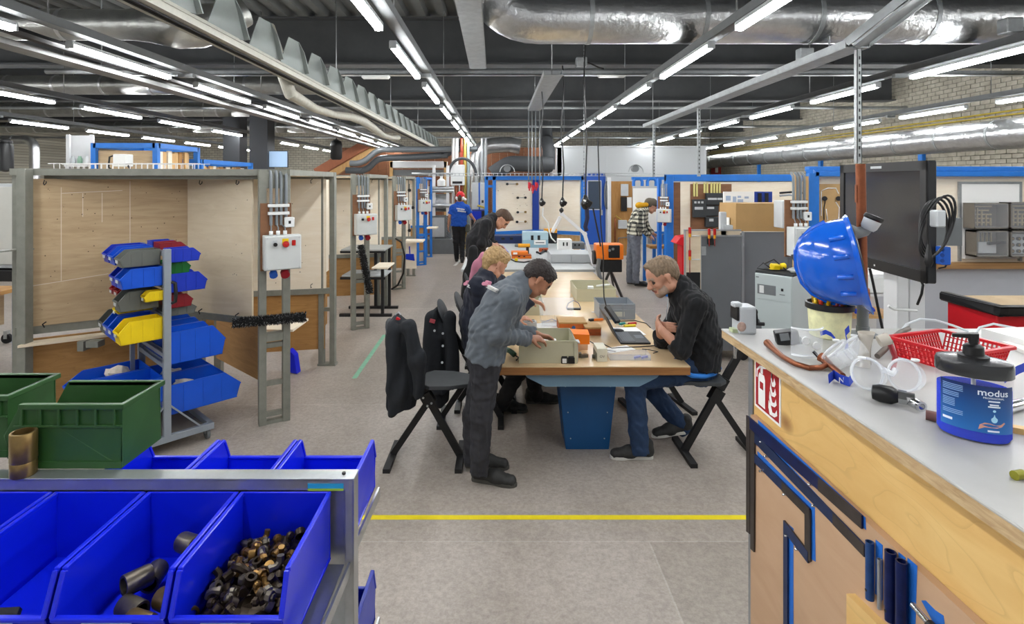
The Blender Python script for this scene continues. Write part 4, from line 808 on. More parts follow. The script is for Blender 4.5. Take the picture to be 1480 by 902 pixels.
def crumple(label, p, r, seed, M_=PAPER, name='crumpled_paper', cat='paper', sq=0.6):
    rr = random.Random(seed); bm = bmesh.new(); bmesh.ops.create_icosphere(bm, subdivisions=2, radius=1)
    mb = MB(); mb.v = [V(v.co.x * rr.uniform(0.6, 1.2), v.co.y * rr.uniform(0.6, 1.2), v.co.z * rr.uniform(0.5, 1.2) * sq) * r + Vector(p) + V(0, 0, r * sq) for v in bm.verts]
    mb.f = [tuple(v.index for v in f.verts) for f in bm.faces]; mb.m = [0] * len(mb.f); mb.sm = [False] * len(mb.f); bm.free()
    return solo(name, mb, M_, label, cat)
RAGW = mat('off white rag', 'cfc6b8', 0.9, 0, 0.2, 20)
Mi = XF[t.name]
for i, (x, y, z, r_) in enumerate(((-0.22, 0.16, 0.47, 0.09), (-0.33, 0.42, 0.46, 0.08), (-0.2, 0.5, 0.48, 0.1))): crumple(f'crumpled off white paper in the lower left trolley bins, {["front", "left", "rear"][i]} one', Mi @ V(x, y, z), r_, 30 + i, RAGW)
for i, (x, y, z, r_) in enumerate(((0.16, 0.18, 0.38, 0.09), (0.36, 0.14, 0.36, 0.07), (0.16, 0.45, 0.4, 0.09))): crumple(f'crumpled rag in the lower right trolley bins, {["front", "right", "rear"][i]} one', Mi @ V(x, y, z), r_, 40 + i, RAGW, 'crumpled_rag', 'rag')
# ================================================================== high work counter at the right with a tool board on its side
CZ, CXE, CYF = 1.53, 0.782, 1.955            # top height, front edge, far edge
WTOP = mat('pale grey laminate worktop', 'b3b2ae', 0.35, 0, 0.07, 5, rvar=0.1); LIP = wood('worktop lip', 'cbb188', 'a08058', (1.5, 6, 40), 0.55, knots=0.8, contrast=1.0)
xb = 0.812; xp = 0.832
t = thing('work_counter', 'high wooden counter with white top at the right edge of the picture', 'counter', (1.6, 0.9, 0))
part('worktop', MB().box2((CXE, -0.6, CZ - 0.006), (3.4, CYF, CZ)), WTOP, t, bevel=0.002)
part('worktop_core', MB().box2((CXE + 0.002, -0.6, CZ - 0.032), (3.4, CYF - 0.002, CZ - 0.006)), LIP, t)
part('side_panel', MB().box2((xp, -0.6, 0.02), (xp + 0.018, CYF - 0.12, CZ - 0.032)), PLYY, t)
part('end_panel', MB().box2((xp + 0.002, CYF - 0.14, 0.02), (3.3, CYF - 0.12, CZ - 0.032)), mat('grey counter end', 'a6abac', 0.5), t)
part('corner_post', MB().box2((xp - 0.005, CYF - 0.145, 0.0), (xp + 0.035, CYF - 0.115, CZ - 0.032)), STEEL, t)
part('plinth', MB().box2((xp + 0.05, -0.6, 0), (3.2, CYF - 0.2, 0.06)), BLACKM, t)
TBOARD = wood('tool board', 'c2a080', 'b3906f', (2, 1.0, 5), 0.6, contrast=0.7)
t2 = thing('tool_board', 'tan board with hung squares and tubes on the side of the counter', 'tool board', (xb, 0.9, 0.1))
zt = H - (600 - CY) * xb / (1086 - CX)
part('board', MB().box2((xb, -0.5, 0.08), (xb + 0.018, 1.79, zt)), TBOARD, t2)
def BP(px, py, off=0.0): return V(xb - off, F * (xb - off) / (px - CX), H - (py - CY) * (xb - off) / (px - CX))
PBLUE = mat('painted blue silhouette', '1c66c0', 0.6); SQM = mat('dark blue steel', '24355c', 0.4, 0.5, 0.3, 12); SQD = mat('worn dark steel', '4a4340', 0.45, 0.6, 0.3, 10); TUBEB = mat('dark blue tube', '101f54', 0.35, 0.4, 0.3, 25)
def flat(name, label, pts, off0, th, m, cat, parent=None):
    mb = MB().prism([BP(x, y) + V(-off0, 0, 0) for x, y in pts], (-th, 0, 0))
    if parent is not None: return part(name, mb, m, parent)
    return solo(name, mb, m, label, cat)
# painted silhouettes belong to the board
for pts in ([(1090, 618), (1253, 792), (1253, 806), (1093, 634)], [(1096, 607), (1251, 748), (1252, 766), (1245, 760), (1096, 622)], [(1095, 652), (1178, 734), (1179, 812), (1170, 806), (1170, 744), (1096, 668)], [(1140, 758), (1147, 764), (1147, 905), (1141, 905)], [(1266, 780), (1276, 788), (1276, 868), (1265, 858)], [(1279, 792), (1284, 797), (1284, 880), (1278, 874)], [(1299, 798), (1309, 806), (1309, 826), (1299, 820)], [(1312, 806), (1326, 818), (1323, 915), (1309, 915)], [(1332, 868), (1338, 868), (1352, 882), (1364, 890), (1366, 905), (1352, 905), (1344, 890)]):
    flat('painted_silhouette', None, pts, 0.0, 0.0008, PBLUE, None, t2)
def square(label, arm, leg, split, m1=SQM, m2=SQD):
    tt = thing('carpenter_square', label, 'carpenter square', BP(*leg[-1], 0.004)); 
    (x0, y0), (x1, y1), w_ = arm
    part('long_arm', MB().prism([BP(x0, y0) + V(-0.002, 0, 0), BP(x1, y1) + V(-0.002, 0, 0), BP(x1, y1 + w_ * 1.15) + V(-0.002, 0, 0), BP(x0, y0 + w_) + V(-0.002, 0, 0)], (-0.004, 0, 0)), m1, tt)
    fx, fy = x0 + (x1 - x0) * split, y0 + (y1 - y0) * split
    part('bare_end', MB().prism([BP(fx, fy) + V(-0.0062, 0, 0), BP(x1, y1) + V(-0.0062, 0, 0), BP(x1, y1 + w_ * 1.15) + V(-0.0062, 0, 0), BP(fx, fy + w_ * 1.1) + V(-0.0062, 0, 0)], (-0.0008, 0, 0)), m2, tt)
    part('short_arm', MB().prism([BP(x, y) + V(-0.0022, 0, 0) for x, y in leg], (-0.004, 0, 0)), m2, tt)
    for q in (0.12, 0.55):
        p_ = BP(x0 + (x1 - x0) * q, y0 + (y1 - y0) * q + w_ * 1.2); part('nail', MB().cyl(p_, p_ + V(-0.012, 0, 0), 0.003, n=8), CHROME, tt)
square('uppermost dark blue carpenter square on the tool board', ((1083, 601), (1249, 745), 17), [(1081, 600), (1086, 604), (1086, 772), (1081, 768)], 0.62, TUBEB)
square('middle blue carpenter square on the tool board', ((1090, 622), (1253, 788), 15), [(1087, 620), (1093, 626), (1092, 798), (1087, 793)], 0.72)
square('short dark square with a blue arm on the tool board', ((1093, 656), (1173, 735), 13), [(1166, 732), (1174, 738), (1174, 812), (1166, 806)], 0.5)
square('lowest square on the tool board with a long upright arm', ((1136, 752), (1171, 798), 14), [(1135, 752), (1141, 760), (1141, 906), (1135, 906)], 0.1, SQD, SQM)
def hang_tube(label, px, y0, y1, r, m, hole=True):
    a, b = BP(px, y0, r + 0.003), BP(px, y1, r + 0.003); b.y = a.y; a.x = b.x = xb - r - 0.003; tt = thing('steel_tube', label, 'tube', b)
    part('tube_wall', MB().lathe([(r * 0.75, 0), (r, 0), (r, (a - b).length), (r * 0.75, (a - b).length), (r * 0.75, (a - b).length - 0.03), (0.0005, (a - b).length - 0.03)], b, (0, 0, 1), 16), m, tt)
    if hole: part('hole', MB().cyl((b.x - r - 0.0005, b.y, b.z + 0.02), (b.x - r + 0.002, b.y, b.z + 0.02), 0.003, n=8), BLACKM, tt)
hang_tube('short blue steel tube hanging on the tool board', 1257, 783, 866, 0.0085, mat('blue tube', '2c4f86', 0.35, 0.4, 0.2, 20))
hang_tube('thin grey rod hanging on the tool board', 1271, 808, 880, 0.0045, GALV, False)
hang_tube('dark blue tube hanging in the middle of the tool board', 1287, 797, 897, 0.0105, TUBEB)
hang_tube('dark blue tube with a flared top at the lower edge of the tool board', 1303, 811, 925, 0.0105, TUBEB)
p0, p1 = BP(1319, 874, 0.02), BP(1343, 902, 0.02)
tt = thing('ratchet', 'chrome and black ratchet hanging at the lower edge of the tool board', 'ratchet', p0); part('shaft', MB().cyl(p0, p1, 0.0055, n=10), CHROME, tt); part('grip', MB().cyl(p1, p1 + (p1 - p0) * 0.8, 0.009, n=10), BLACKP, tt)
a = BP(1236, 858); solo('wood_block', MB().prism([BP(1236, 858), BP(1282, 902), BP(1282, 960), BP(1236, 905)], (-0.02, 0, 0)), PLYY, 'small pale plywood block fixed low on the tool board', 'block')
# fire extinguisher sign
SX = xp - 0.002
def SP(u, v): return V(SX, 1.800 - u * 0.165, 1.322 + v * 0.160)
ts = thing('fire_sign', 'red and white fire extinguisher sign on the side of the counter', 'sign', SP(0.5, 0))
part('white_plate', MB().prism([SP(0, 0), SP(1, 0), SP(1, 1), SP(0, 1)], (0.002, 0, 0)), PAPER, ts)
SRED = mat('sign red', 'a51c22', 0.45)
part('red_field', MB().prism([SP(0.05, 0.05), SP(0.95, 0.05), SP(0.95, 0.95), SP(0.05, 0.95)], (-0.0006, 0, 0)), SRED, ts)
def sg(name, pts, m=PAPER, o=-0.0012): part(name, MB().prism([SP(u, v) + V(o, 0, 0) for u, v in pts], (-0.0004, 0, 0)), m, ts)
sg('extinguisher_body', [(0.17, 0.10), (0.44, 0.10), (0.44, 0.66), (0.40, 0.74), (0.21, 0.74), (0.17, 0.66)])
sg('extinguisher_valve', [(0.26, 0.75), (0.35, 0.75), (0.35, 0.86), (0.48, 0.90), (0.48, 0.94), (0.22, 0.88), (0.26, 0.84)])
sg('extinguisher_hose', [(0.22, 0.88), (0.10, 0.78), (0.09, 0.62), (0.13, 0.62), (0.14, 0.76), (0.24, 0.84)])
sg('extinguisher_label', [(0.24, 0.44), (0.37, 0.44), (0.37, 0.58), (0.24, 0.58)], SRED, -0.0018)
for i in range(4):
    v0 = 0.10 + i * 0.19
    sg('flame', [(0.62 + 0.03 * i, v0 - 0.02), (0.80, v0), (0.90 - 0.02 * i, v0 + 0.07), (0.88 - 0.03 * i, v0 + 0.17), (0.82 - 0.02 * i, v0 + 0.08), (0.72, v0 + 0.06), (0.66, v0 + 0.17), (0.58 + 0.04 * i, v0 + 0.24), (0.57 + 0.03 * i, v0 + 0.1)])

# ------------------------------------------------------------------ things on the counter
def C(px, py): return FL(px, py, CZ)
# crank pencil sharpener on the corner
p = C(1076, 480); s_ = F / p.y
t = thing('pencil_sharpener', 'grey desk pencil sharpener with a crank on the counter corner', 'pencil sharpener', p)
part('case', MB().box2((p.x - 0.028, p.y - 0.03, CZ), (p.x + 0.028, p.y + 0.04, CZ + 0.093)), LGREY, t, bevel=0.008, seg=2)
part('shavings_window', MB().ell((p.x - 0.022, p.y - 0.029, CZ + 0.026), (0.016, 0.004, 0.017)), mat('shavings', 'a88d80', 0.5, 0, 0.3, 60), t)
part('clamp_plate', MB().box2((p.x - 0.036, p.y - 0.025, CZ + 0.045), (p.x - 0.029, p.y + 0.03, CZ + 0.09)), BLACKP, t)
part('pencil_guide', MB().box2((p.x - 0.045, p.y - 0.02, CZ + 0.088), (p.x - 0.015, p.y + 0.01, CZ + 0.105)), LGREY, t, bevel=0.004)
cr = part('crank_arm', MB().bar((p.x + 0.033, p.y, CZ + 0.075), (p.x + 0.037, p.y - 0.003, CZ + 0.025), 0.012, 0.016), BLACKP, t)
part('crank_knob', MB().cyl((p.x + 0.034, p.y - 0.003, CZ + 0.03), (p.x + 0.066, p.y - 0.003, CZ + 0.028), 0.0065, n=10), BLACKP, cr)
part('crank_axle', MB().cyl((p.x + 0.027, p.y, CZ + 0.07), (p.x + 0.042, p.y, CZ + 0.07), 0.009, n=10), BLACKP, cr)
part('clamp_jaw', MB().box2((p.x - 0.045, p.y - 0.01, CZ - 0.012), (p.x - 0.022, p.y + 0.02, CZ + 0.012)), mat('pale green', 'b9c49c', 0.5), t)
part('clamp_screw', MB().cyl((p.x - 0.033, p.y + 0.0, CZ - 0.09), (p.x - 0.033, p.y, CZ - 0.01), 0.006, n=8).bar((p.x - 0.033, p.y - 0.02, CZ - 0.05), (p.x - 0.033, p.y + 0.02, CZ - 0.05), 0.006, 0.006), CHROME, t)
# black switch box
p = C(1137, 497); t = thing('switch_box', 'small black switch box lying on the counter', 'switch box', p)
rt = Matrix.Rotation(R(-18), 3, 'Z') @ Matrix.Rotation(R(-12), 3, 'Y')
part('case', MB().box(p + V(0, 0, 0.022), (0.068, 0.045, 0.042), rt), BLACKP, t, bevel=0.003); part('white_mark', MB().box(p + V(0.006, -0.0245, 0.022), (0.003, 0.001, 0.022), rt), PAPER, t)
part('grid', MB().box(p + V(-0.018, -0.0225, 0.028), (0.026, 0.003, 0.022), rt).box(p + V(0.022, -0.028, 0.018), (0.02, 0.003, 0.022), rt), MGREY, t)
# bent copper pipes
def pipe(label, pts, r, m=COPPER, rs=None, name='copper_pipe', cat='pipe'): return solo(name, MB().tube(pts, r, 10, rs=rs), m, label, cat)
def cv(px, py, h): q = C(px, py); q.z += h; return q
pipe('long bent copper pipe lying near the front edge of the counter', [cv(1109, 502, 0.014), cv(1117, 508, 0.009), cv(1132, 520, 0.008), cv(1150, 530, 0.008), cv(1170, 536, 0.008), cv(1186, 536, 0.009), cv(1200, 531, 0.012)], 0.0075, rs=[0.012, 0.0085, .0075, .0075, .0075, .0075, .0075])
pipe('flattened copper pipe end pointing at the goggles', [cv(1186, 527, 0.022), cv(1192, 529, 0.018), cv(1202, 536, 0.012), cv(1218, 548, 0.009)], 0.008, rs=[0.014, 0.011, 0.0085, 0.008])
pipe('grey bent pipe sticking out behind the goggles', [cv(1268, 520, 0.01), cv(1280, 516, 0.025), cv(1290, 506, 0.036), cv(1302, 498, 0.04), cv(1313, 494, 0.042)], 0.008, mat('dull lead', '6e665e', 0.5, 0.5, 0.3, 20))
pipe('short brown pipe stub lying left of the soap dispenser', [cv(1338, 606, 0.010), cv(1376, 614, 0.010)], 0.0105, mat('brown pipe', '74504a', 0.5, 0.2, 0.2, 20))
pipe('short red pipe standing behind the goggles', [cv(1290, 536, 0.0), cv(1294, 532, 0.03), cv(1286, 528, 0.062), cv(1277, 524, 0.08)], 0.007, DRED)
solo('small_fitting', MB().cyl(cv(1466, 694, 0.008), cv(1478, 692, 0.008), 0.008, n=12), mat('olive brass', '8c8a2c', 0.4, 0.5, 0.2, 20), 'small olive brass fitting on the counter at the right edge', 'pipe fitting')
# clear goggles
def cup(mb, c, ax, rx, rz, dep):
    x, y, d = frame(ax, (0, 0, 1)); prof = [(1.0, 0.0), (1.03, 0.25 * dep), (0.97, 0.7 * dep), (0.86, dep), (0.0, dep * 1.06)]
    n = 20; vs = []
    for r_, z_ in prof:
        for j in range(n):
            a_ = 2 * math.pi * j / n; vs.append(Vector(c) + d * z_ + x * math.cos(a_) * rx * r_ + y * math.sin(a_) * rz * r_)
    mb.add(vs, [(i * n + j, i * n + (j + 1) % n, (i + 1) * n + (j + 1) % n, (i + 1) * n + j) for i in range(len(prof) - 1) for j in range(n)], 0, True)
    return [vs[j] for j in range(n)]
def goggles(label, c, face, rx, rz, sep, dep, tilt=0.0):
    t = thing('safety_goggles', label, 'goggles', V(c[0], c[1], CZ)); f_ = Vector(face).normalized(); side = V(0, 0, 1).cross(f_).normalized(); c = Vector(c)
    for s_ in (-1, 1):
        mb = MB(); rim = cup(mb, c + side * s_ * sep, f_, rx, rz, dep); e = part('eye_cup', mb, CLEAR, t)
        part('rim_bead', MB().tube(rim, 0.0035, 8, closed=True), CLEARE, e)
        part('vent', MB().cyl(c + side * s_ * (sep + rx * 0.5) + V(0, 0, rz) + f_ * dep * 0.4, c + side * s_ * (sep + rx * 0.5) + V(0, 0, rz + 0.004) + f_ * dep * 0.4, 0.009, n=12), WHITEP, e)
    part('nose_bridge', MB().tube([c + side * -(sep - rx * 0.8) + V(0, 0, rz * 0.35) + f_ * dep * 0.5, c + V(0, 0, rz * 0.1) + f_ * dep * 0.9, c + side * (sep - rx * 0.8) + V(0, 0, rz * 0.35) + f_ * dep * 0.5], 0.007, 8), CLEARE, t)
    return t
STRAP = mat('blue elastic strap', '1a3aa8', 0.7); 
q = C(1288, 570); goggles('clear safety goggles lying nearest to the chrome valve', (q.x, q.y + 0.02, CZ + 0.042), (-0.15, -1, 0.25), 0.036, 0.037, 0.042, 0.035)
def ribbon(label, pts, w, m=STRAP, text=None):
    mb = MB(); pts = [Vector(p) for p in pts]
    for a, b in zip(pts[:-1], pts[1:]):
        mb.hexa([a + V(0, 0, 0), b + V(0, 0, 0), b + V(0.0012, 0.0012, 0), a + V(0.0012, 0.0012, 0), a + V(0, 0.004, w), b + V(0, 0.004, w), b + V(0.0012, 0.0052, w), a + V(0.0012, 0.0052, w)])
    return solo('elastic_strap', mb, m, label, 'strap')
st = ribbon('crumpled blue goggle strap with a white letter left of the goggles', [cv(1198, 556, 0.002), cv(1206, 550, 0.004), cv(1216, 556, 0.002), cv(1228, 560, 0.002), cv(1234, 553, 0.004)], 0.022)
vs, fs = textmesh('N', 0.02, 0.0003, bold=True); mb = MB(); o_ = cv(1215, 556, 0.006)
mb.add([o_ + V(p.x, -0.004 + p.z * 0.5, p.y) for p in vs], fs); part('white_letter', mb, PAPER, st)
ribbon('blue goggle strap curling up behind the clear visor', [cv(1222, 528, 0.03), cv(1226, 526, 0.05), cv(1222, 524, 0.075), cv(1228, 522, 0.085)], 0.018)
ribbon('blue strap across the top of the clear visor', [cv(1186, 512, 0.055), cv(1194, 513, 0.062), cv(1202, 514, 0.056), cv(1208, 516, 0.045)], 0.012)
ribbon('blue lanyard strap behind the soap dispenser', [cv(1452, 560, 0.01), cv(1462, 556, 0.016), cv(1472, 552, 0.02), cv(1486, 548, 0.024)], 0.02)
# clear visor with round vents, second mask, pale respirator piece
q = C(1172, 521); t = thing('clear_visor', 'clear square visor with white round vents on the counter', 'visor', q)
mb = MB()
for i in range(9):
    a_ = -1.1 + 2.2 * i / 8
    for z in (0.012, 0.09): mb.v.append(q + V(0.052 * math.sin(a_), -0.045 * math.cos(a_) + 0.04, z))
mb.f = [(2 * i, 2 * i + 2, 2 * i + 3, 2 * i + 1) for i in range(8)]; mb.m = [0] * 8; mb.sm = [True] * 8
k = len(mb.v); mb.v += [p + V(0, 0.004, 0) for p in mb.v]; mb.f += [tuple(k + i for i in f)[::-1] for f in mb.f[:8]]; mb.m += [0] * 8; mb.sm += [True] * 8
part('shield', mb, CLEAR, t)
part('top_rim', MB().tube([mb.v[2 * i + 1] for i in range(9)], 0.003, 6), CLEARE, t); part('bottom_rim', MB().tube([mb.v[2 * i] for i in range(9)], 0.004, 6), CLEARE, t)
for dx, z in ((-0.02, 0.06), (0.012, 0.045)): part('vent', MB().cyl(q + V(dx, -0.006, z), q + V(dx, -0.012, z), 0.011, n=14), WHITEP, t)
part('black_strap', MB().bar(q + V(0.0, -0.012, 0.03), q + V(0.02, -0.03, 0.002), 0.014, 0.004), BLACKP, t)
q = C(1214, 531); goggles('clear goggles lying folded behind the pale mask', (q.x, q.y, CZ + 0.055), (0.35, -0.6, -0.55), 0.032, 0.04, 0.03, 0.045)
q = C(1252, 530); t = thing('respirator_mask', 'pale rubber mask piece standing behind the goggles', 'mask', q)
RUB = mat('pale grey rubber', 'bdb6aa', 0.55, 0, 0.06, 12)
mb = MB(); n = 12
for i in range(7):
    f_ = i / 6
    for j in range(n):
        a_ = R(20) + R(250) * j / (n - 1); rr_ = 0.03 * (1 - 0.35 * math.sin(f_ * 3.14)); mb.v.append(q + V(rr_ * math.cos(a_) * 0.9 - 0.004 + 0.01 * f_, rr_ * math.sin(a_) * 0.8, 0.003 + 0.092 * f_))
mb.f = [(i * n + j, i * n + j + 1, (i + 1) * n + j + 1, (i + 1) * n + j) for i in range(6) for j in range(n - 1)]; mb.m = [0] * len(mb.f); mb.sm = [True] * len(mb.f)
part('cup', mb, RUB, t); part('valve', MB().cyl(q + V(0.025, -0.015, 0.075), q + V(0.05, -0.02, 0.085), 0.016, n=12), RUB, t)
# thermostatic valve
q = C(1280, 582); e = C(1322, 590); t = thing('radiator_valve', 'black and chrome thermostatic radiator valve lying on the counter', 'radiator valve', q)
d = (e - q).normalized(); c0 = q + V(0, 0, 0.02)
part('black_knob', MB().lathe([(0.004, -0.028), (0.016, -0.026), (0.02, -0.012), (0.02, 0.012), (0.015, 0.022), (0.012, 0.026)], c0, d, 16), BLACKP, t); part('blue_mark', MB().ell(c0 - d * 0.022 + V(-0.004, -0.012, 0.0), (0.006, 0.003, 0.006)), mat('blue mark', '2a78d8', 0.4), t)
part('chrome_nut', MB().cyl(c0 + d * 0.024, c0 + d * 0.04, 0.016, n=6, sm=False).cyl(c0 + d * 0.04, c0 + d * 0.055, 0.0135, n=14), CHROME, t)
part('chrome_body', MB().cyl(c0 + d * 0.045 + V(0, 0.012, -0.004), c0 + d * 0.05 + V(0, -0.022, -0.006), 0.012, n=14).lathe([(0.007, 0), (0.0115, 0), (0.0115, 0.008), (0.007, 0.008), (0.007, 0)], c0 + d * 0.05 + V(0, -0.022, -0.006), (0, -1, 0), 12), CHROME, t)
# pot of markers
q = V(XY(1199, 1.86).x, 1.86, CZ); t = thing('marker_pot', 'white tub with black rim full of markers under the helmet', 'pot', q)
part('tub', MB().lathe([(0.055, 0), (0.06, 0.004), (0.066, 0.095), (0.062, 0.095), (0.056, 0.006), (0.001, 0.006)], q, n=28), mat('splashed white tub', 'e2e0b0', 0.5, 0, 0.25, 18), t)
part('black_rim', MB().lathe([(0.066, 0.092), (0.073, 0.094), (0.073, 0.112), (0.066, 0.114), (0.064, 0.094)], q, n=28), BLACKP, t)
MC = ['6a3fa0', 'd0342c', '2a9b48', 'e27a1a', 'e8641a', 'd8a01a', 'e8c320', 'c43a28', 'e8b018', '8a2c28', 'd87018', 'e0c028', '2f7f3c']
for i in range(13):
    a_ = 6.28 * i / 13; r0, r1 = 0.035, 0.05; p0 = q + V(r0 * math.cos(a_), r0 * math.sin(a_), 0.012); p1 = q + V(r1 * math.cos(a_ + .3), r1 * math.sin(a_ + .3), 0.128 + 0.012 * ((i * 7) % 3))
    cn = ['violet', 'red', 'green', 'orange', 'bright orange', 'amber', 'yellow', 'brick red', 'gold', 'dark red', 'rust orange', 'pale yellow', 'dark green'][i]
    tt = thing('marker', f'{cn} marker standing in the pot under the helmet', 'marker', p0, group='markers in the pot')
    part('barrel', MB().cyl(p0, p0.lerp(p1, 0.72), 0.006, n=8), mat('marker ' + MC[i], MC[i], 0.4), tt); part('cap', MB().cyl(p0.lerp(p1, 0.72), p1, 0.0066, 0.005, n=8), mat('marker ' + MC[i], MC[i], 0.4), tt)
# copper standpipe with lamp bracket
px_ = XY(1247, 1.87).x; py_ = 1.87; zt = W(1243, 237, py_).z; zm = W(0, 418, py_).z
t = thing('standpipe', 'copper standpipe rising from the counter in front of the monitor', 'pipe', (px_, py_, CZ))
part('copper_tube', MB().cyl((px_, py_, zm), (px_ - 0.008, py_, zt), 0.0155, n=16), COPPER, t); part('coupling', MB().lathe([(0.018, 0), (0.021, 0.004), (0.021, 0.045), (0.018, 0.05)], (px_, py_, zm - 0.045), n=16), COPPER, t)
part('lower_tube', MB().cyl((px_, py_, CZ), (px_, py_, zm - 0.04), 0.0175, n=16), MGREY, t); part('solder_tab', MB().box((px_ - 0.018, py_, zt - 0.10), (0.012, 0.01, 0.06)), COPPER, t)
part('foot_flange', MB().lathe([(0.045, 0), (0.045, 0.006), (0.02, 0.01), (0.02, 0.03)], (px_, py_, CZ), n=18), MGREY, t)
# safety helmet hanging on its side, crown to the left
HB = mat('blue helmet shell', '0f5fd2', 0.18, 0, coat=0.6)
hc = W(1230, 378, 1.80); ax = V(-0.88, 0.42, -0.18).normalized(); upv = V(-0.18, 0, 1.0); x_, y_, d_ = frame(ax, V(0, 1, 0))
t = thing('safety_helmet', 'glossy blue safety helmet hanging on the copper standpipe', 'helmet', hc)
fb = (V(0, 0, -1) - ax * ax.dot(V(0, 0, -1))).normalized(); side = ax.cross(fb).normalized()          # fb points to the peak, downwards
n, k = 36, 12; vs = []
def hel(th, ph, grow=0.0):
    """th around, ph 0 at rim .. 1 at crown"""
    a_, b_, c_ = 0.142 + grow, 0.112 + grow, 0.158 + grow; e_ = math.cos(ph * math.pi / 2) ** 0.85; rise = math.sin(ph * math.pi / 2)
    return hc + fb * (a_ * e_ * math.cos(th)) + side * (b_ * e_ * math.sin(th)) + ax * (c_ * rise)
for i in range(k + 1):
    for j in range(n): vs.append(hel(2 * math.pi * j / n, i / k * 0.999))
fs = [(i * n + j, i * n + (j + 1) % n, (i + 1) * n + (j + 1) % n, (i + 1) * n + j) for i in range(k) for j in range(n)]
mb = MB().add(vs, fs, 0, True)
vi = [hel(2 * math.pi * j / n, i / k * 0.999, -0.004) for i in range(k + 1) for j in range(n)]
mb.add(vi, [f[::-1] for f in fs], 0, True)
part('shell', mb, HB, t)
br = MB(); rim = []
for j in range(n):
    th = 2 * math.pi * j / n; fwd = max(0, math.cos(th)); wid = 0.010 + 0.022 * fwd ** 3; p = hel(th, 0); o_ = (fb * math.cos(th) * 1.0 + side * math.sin(th)).normalized(); rim.append((p, p + o_ * wid - ax * (0.010 + 0.016 * fwd ** 3)))
vv = [a for a, b in rim] + [b for a, b in rim] + [b - ax * 0.004 for a, b in rim] + [a - ax * 0.004 for a, b in rim]
for q_ in range(3): br.add(vv, [(q_ * n + j, q_ * n + (j + 1) % n, (q_ + 1) * n + (j + 1) % n, (q_ + 1) * n + j) for j in range(n)], 0, True)
part('peak', br, HB, t)
part('crown_ridge', MB().tube([hel(0, p_, 0.001) for p_ in (0.25, 0.4, 0.6, 0.8, 1.0)] + [hel(math.pi, p_, 0.001) for p_ in (0.8, 0.6, 0.4, 0.2)], 0.008, 8), HB, t)
for th in (0.9, 1.35, 1.8, 2.25): 
    for s_ in (-1, 1): part('harness_boss', MB().tube([hel(s_ * th, 0.05, 0.002), hel(s_ * th, 0.22, 0.002)], 0.008, 8), HB, t)
for p_ in (0.62, 0.7, 0.78): part('vent_slot', MB().ell(hel(-0.35, p_, 0.0005), (0.004, 0.004, 0.004), n=8), mat('dark blue slot', '0a2c74', 0.5), t)
part('harness_band', MB().tube([hc + fb * 0.115 * math.cos(a_) + side * 0.09 * math.sin(a_) - ax * 0.012 for a_ in [6.283 * i / 24 for i in range(24)]], 0.011, 8, closed=True), BLACKP, t)
lc = W(1254, 325, 1.80); t = thing('headlamp', 'grey headlamp with black rim clipped at the copper standpipe', 'headlamp', lc)
part('arm', MB().tube([W(1226, 333, 1.80), W(1238, 337, 1.80), W(1250, 334, 1.80), W(1256, 327, 1.80)], 0.018, 10, rs=[0.022, 0.02, 0.017, 0.016]), MGREY, t)
part('lamp_head', MB().lathe([(0.018, -0.02), (0.024, -0.01), (0.026, 0.012), (0.026, 0.02)], W(1258, 324, 1.79), (0.35, -0.2, 0.9), 16), LGREY, t); part('lens_rim', MB().lathe([(0.027, 0.015), (0.03, 0.02), (0.028, 0.03), (0.001, 0.031)], W(1258, 324, 1.79), (0.35, -0.2, 0.9), 18), BLACKP, t)
# red perforated basket
p = V(1.30, 1.60, CZ); t = thing('red_basket', 'red perforated plastic basket on the counter', 'basket', p, R(19))
bw, bd, bhh = 0.19, 0.155, 0.055
def lattice(mb, o_, u, v_, nu, nv, th=0.003, w_=0.0045):
    nrm = u.cross(v_).normalized() * th
    for i in range(nu + 1): mb.bar(o_ + u * i / nu, o_ + u * i / nu + v_, w_, th, u)
    for j in range(nv + 1): mb.bar(o_ + v_ * j / nv, o_ + v_ * j / nv + u, w_, th, v_)
g = 0.018
for nm, o_, u, v_ in (('wall', V(-bw / 2, -bd / 2, 0), V(bw, 0, 0), V(0, -g, bhh)), ('wall', V(-bw / 2, bd / 2, 0), V(bw, 0, 0), V(0, g, bhh))):
    mb = MB(); lattice(mb, o_, u, v_, 17, 4); part(nm, mb, REDP, t, local=True)
for s_ in (-1, 1):
    mb = MB(); lattice(mb, V(s_ * bw / 2, -bd / 2, 0), V(0, bd, 0), V(s_ * g, 0, bhh), 14, 4); part('wall', mb, REDP, t, local=True)
part('floor_grid', MB().box2((-bw / 2, -bd / 2, 0), (bw / 2, bd / 2, 0.004)), REDP, t, local=True)
rm = [(-bw / 2 - g, -bd / 2 - g), (bw / 2 + g, -bd / 2 - g), (bw / 2 + g, bd / 2 + g), (-bw / 2 - g, bd / 2 + g)]
part('rim', MB().bar((*rm[0], bhh), (*rm[1], bhh), 0.012, 0.008).bar((*rm[1], bhh), (*rm[2], bhh), 0.012, 0.008).bar((*rm[2], bhh), (*rm[3], bhh), 0.012, 0.008).bar((*rm[3], bhh), (*rm[0], bhh), 0.012, 0.008), REDP, t, local=True)
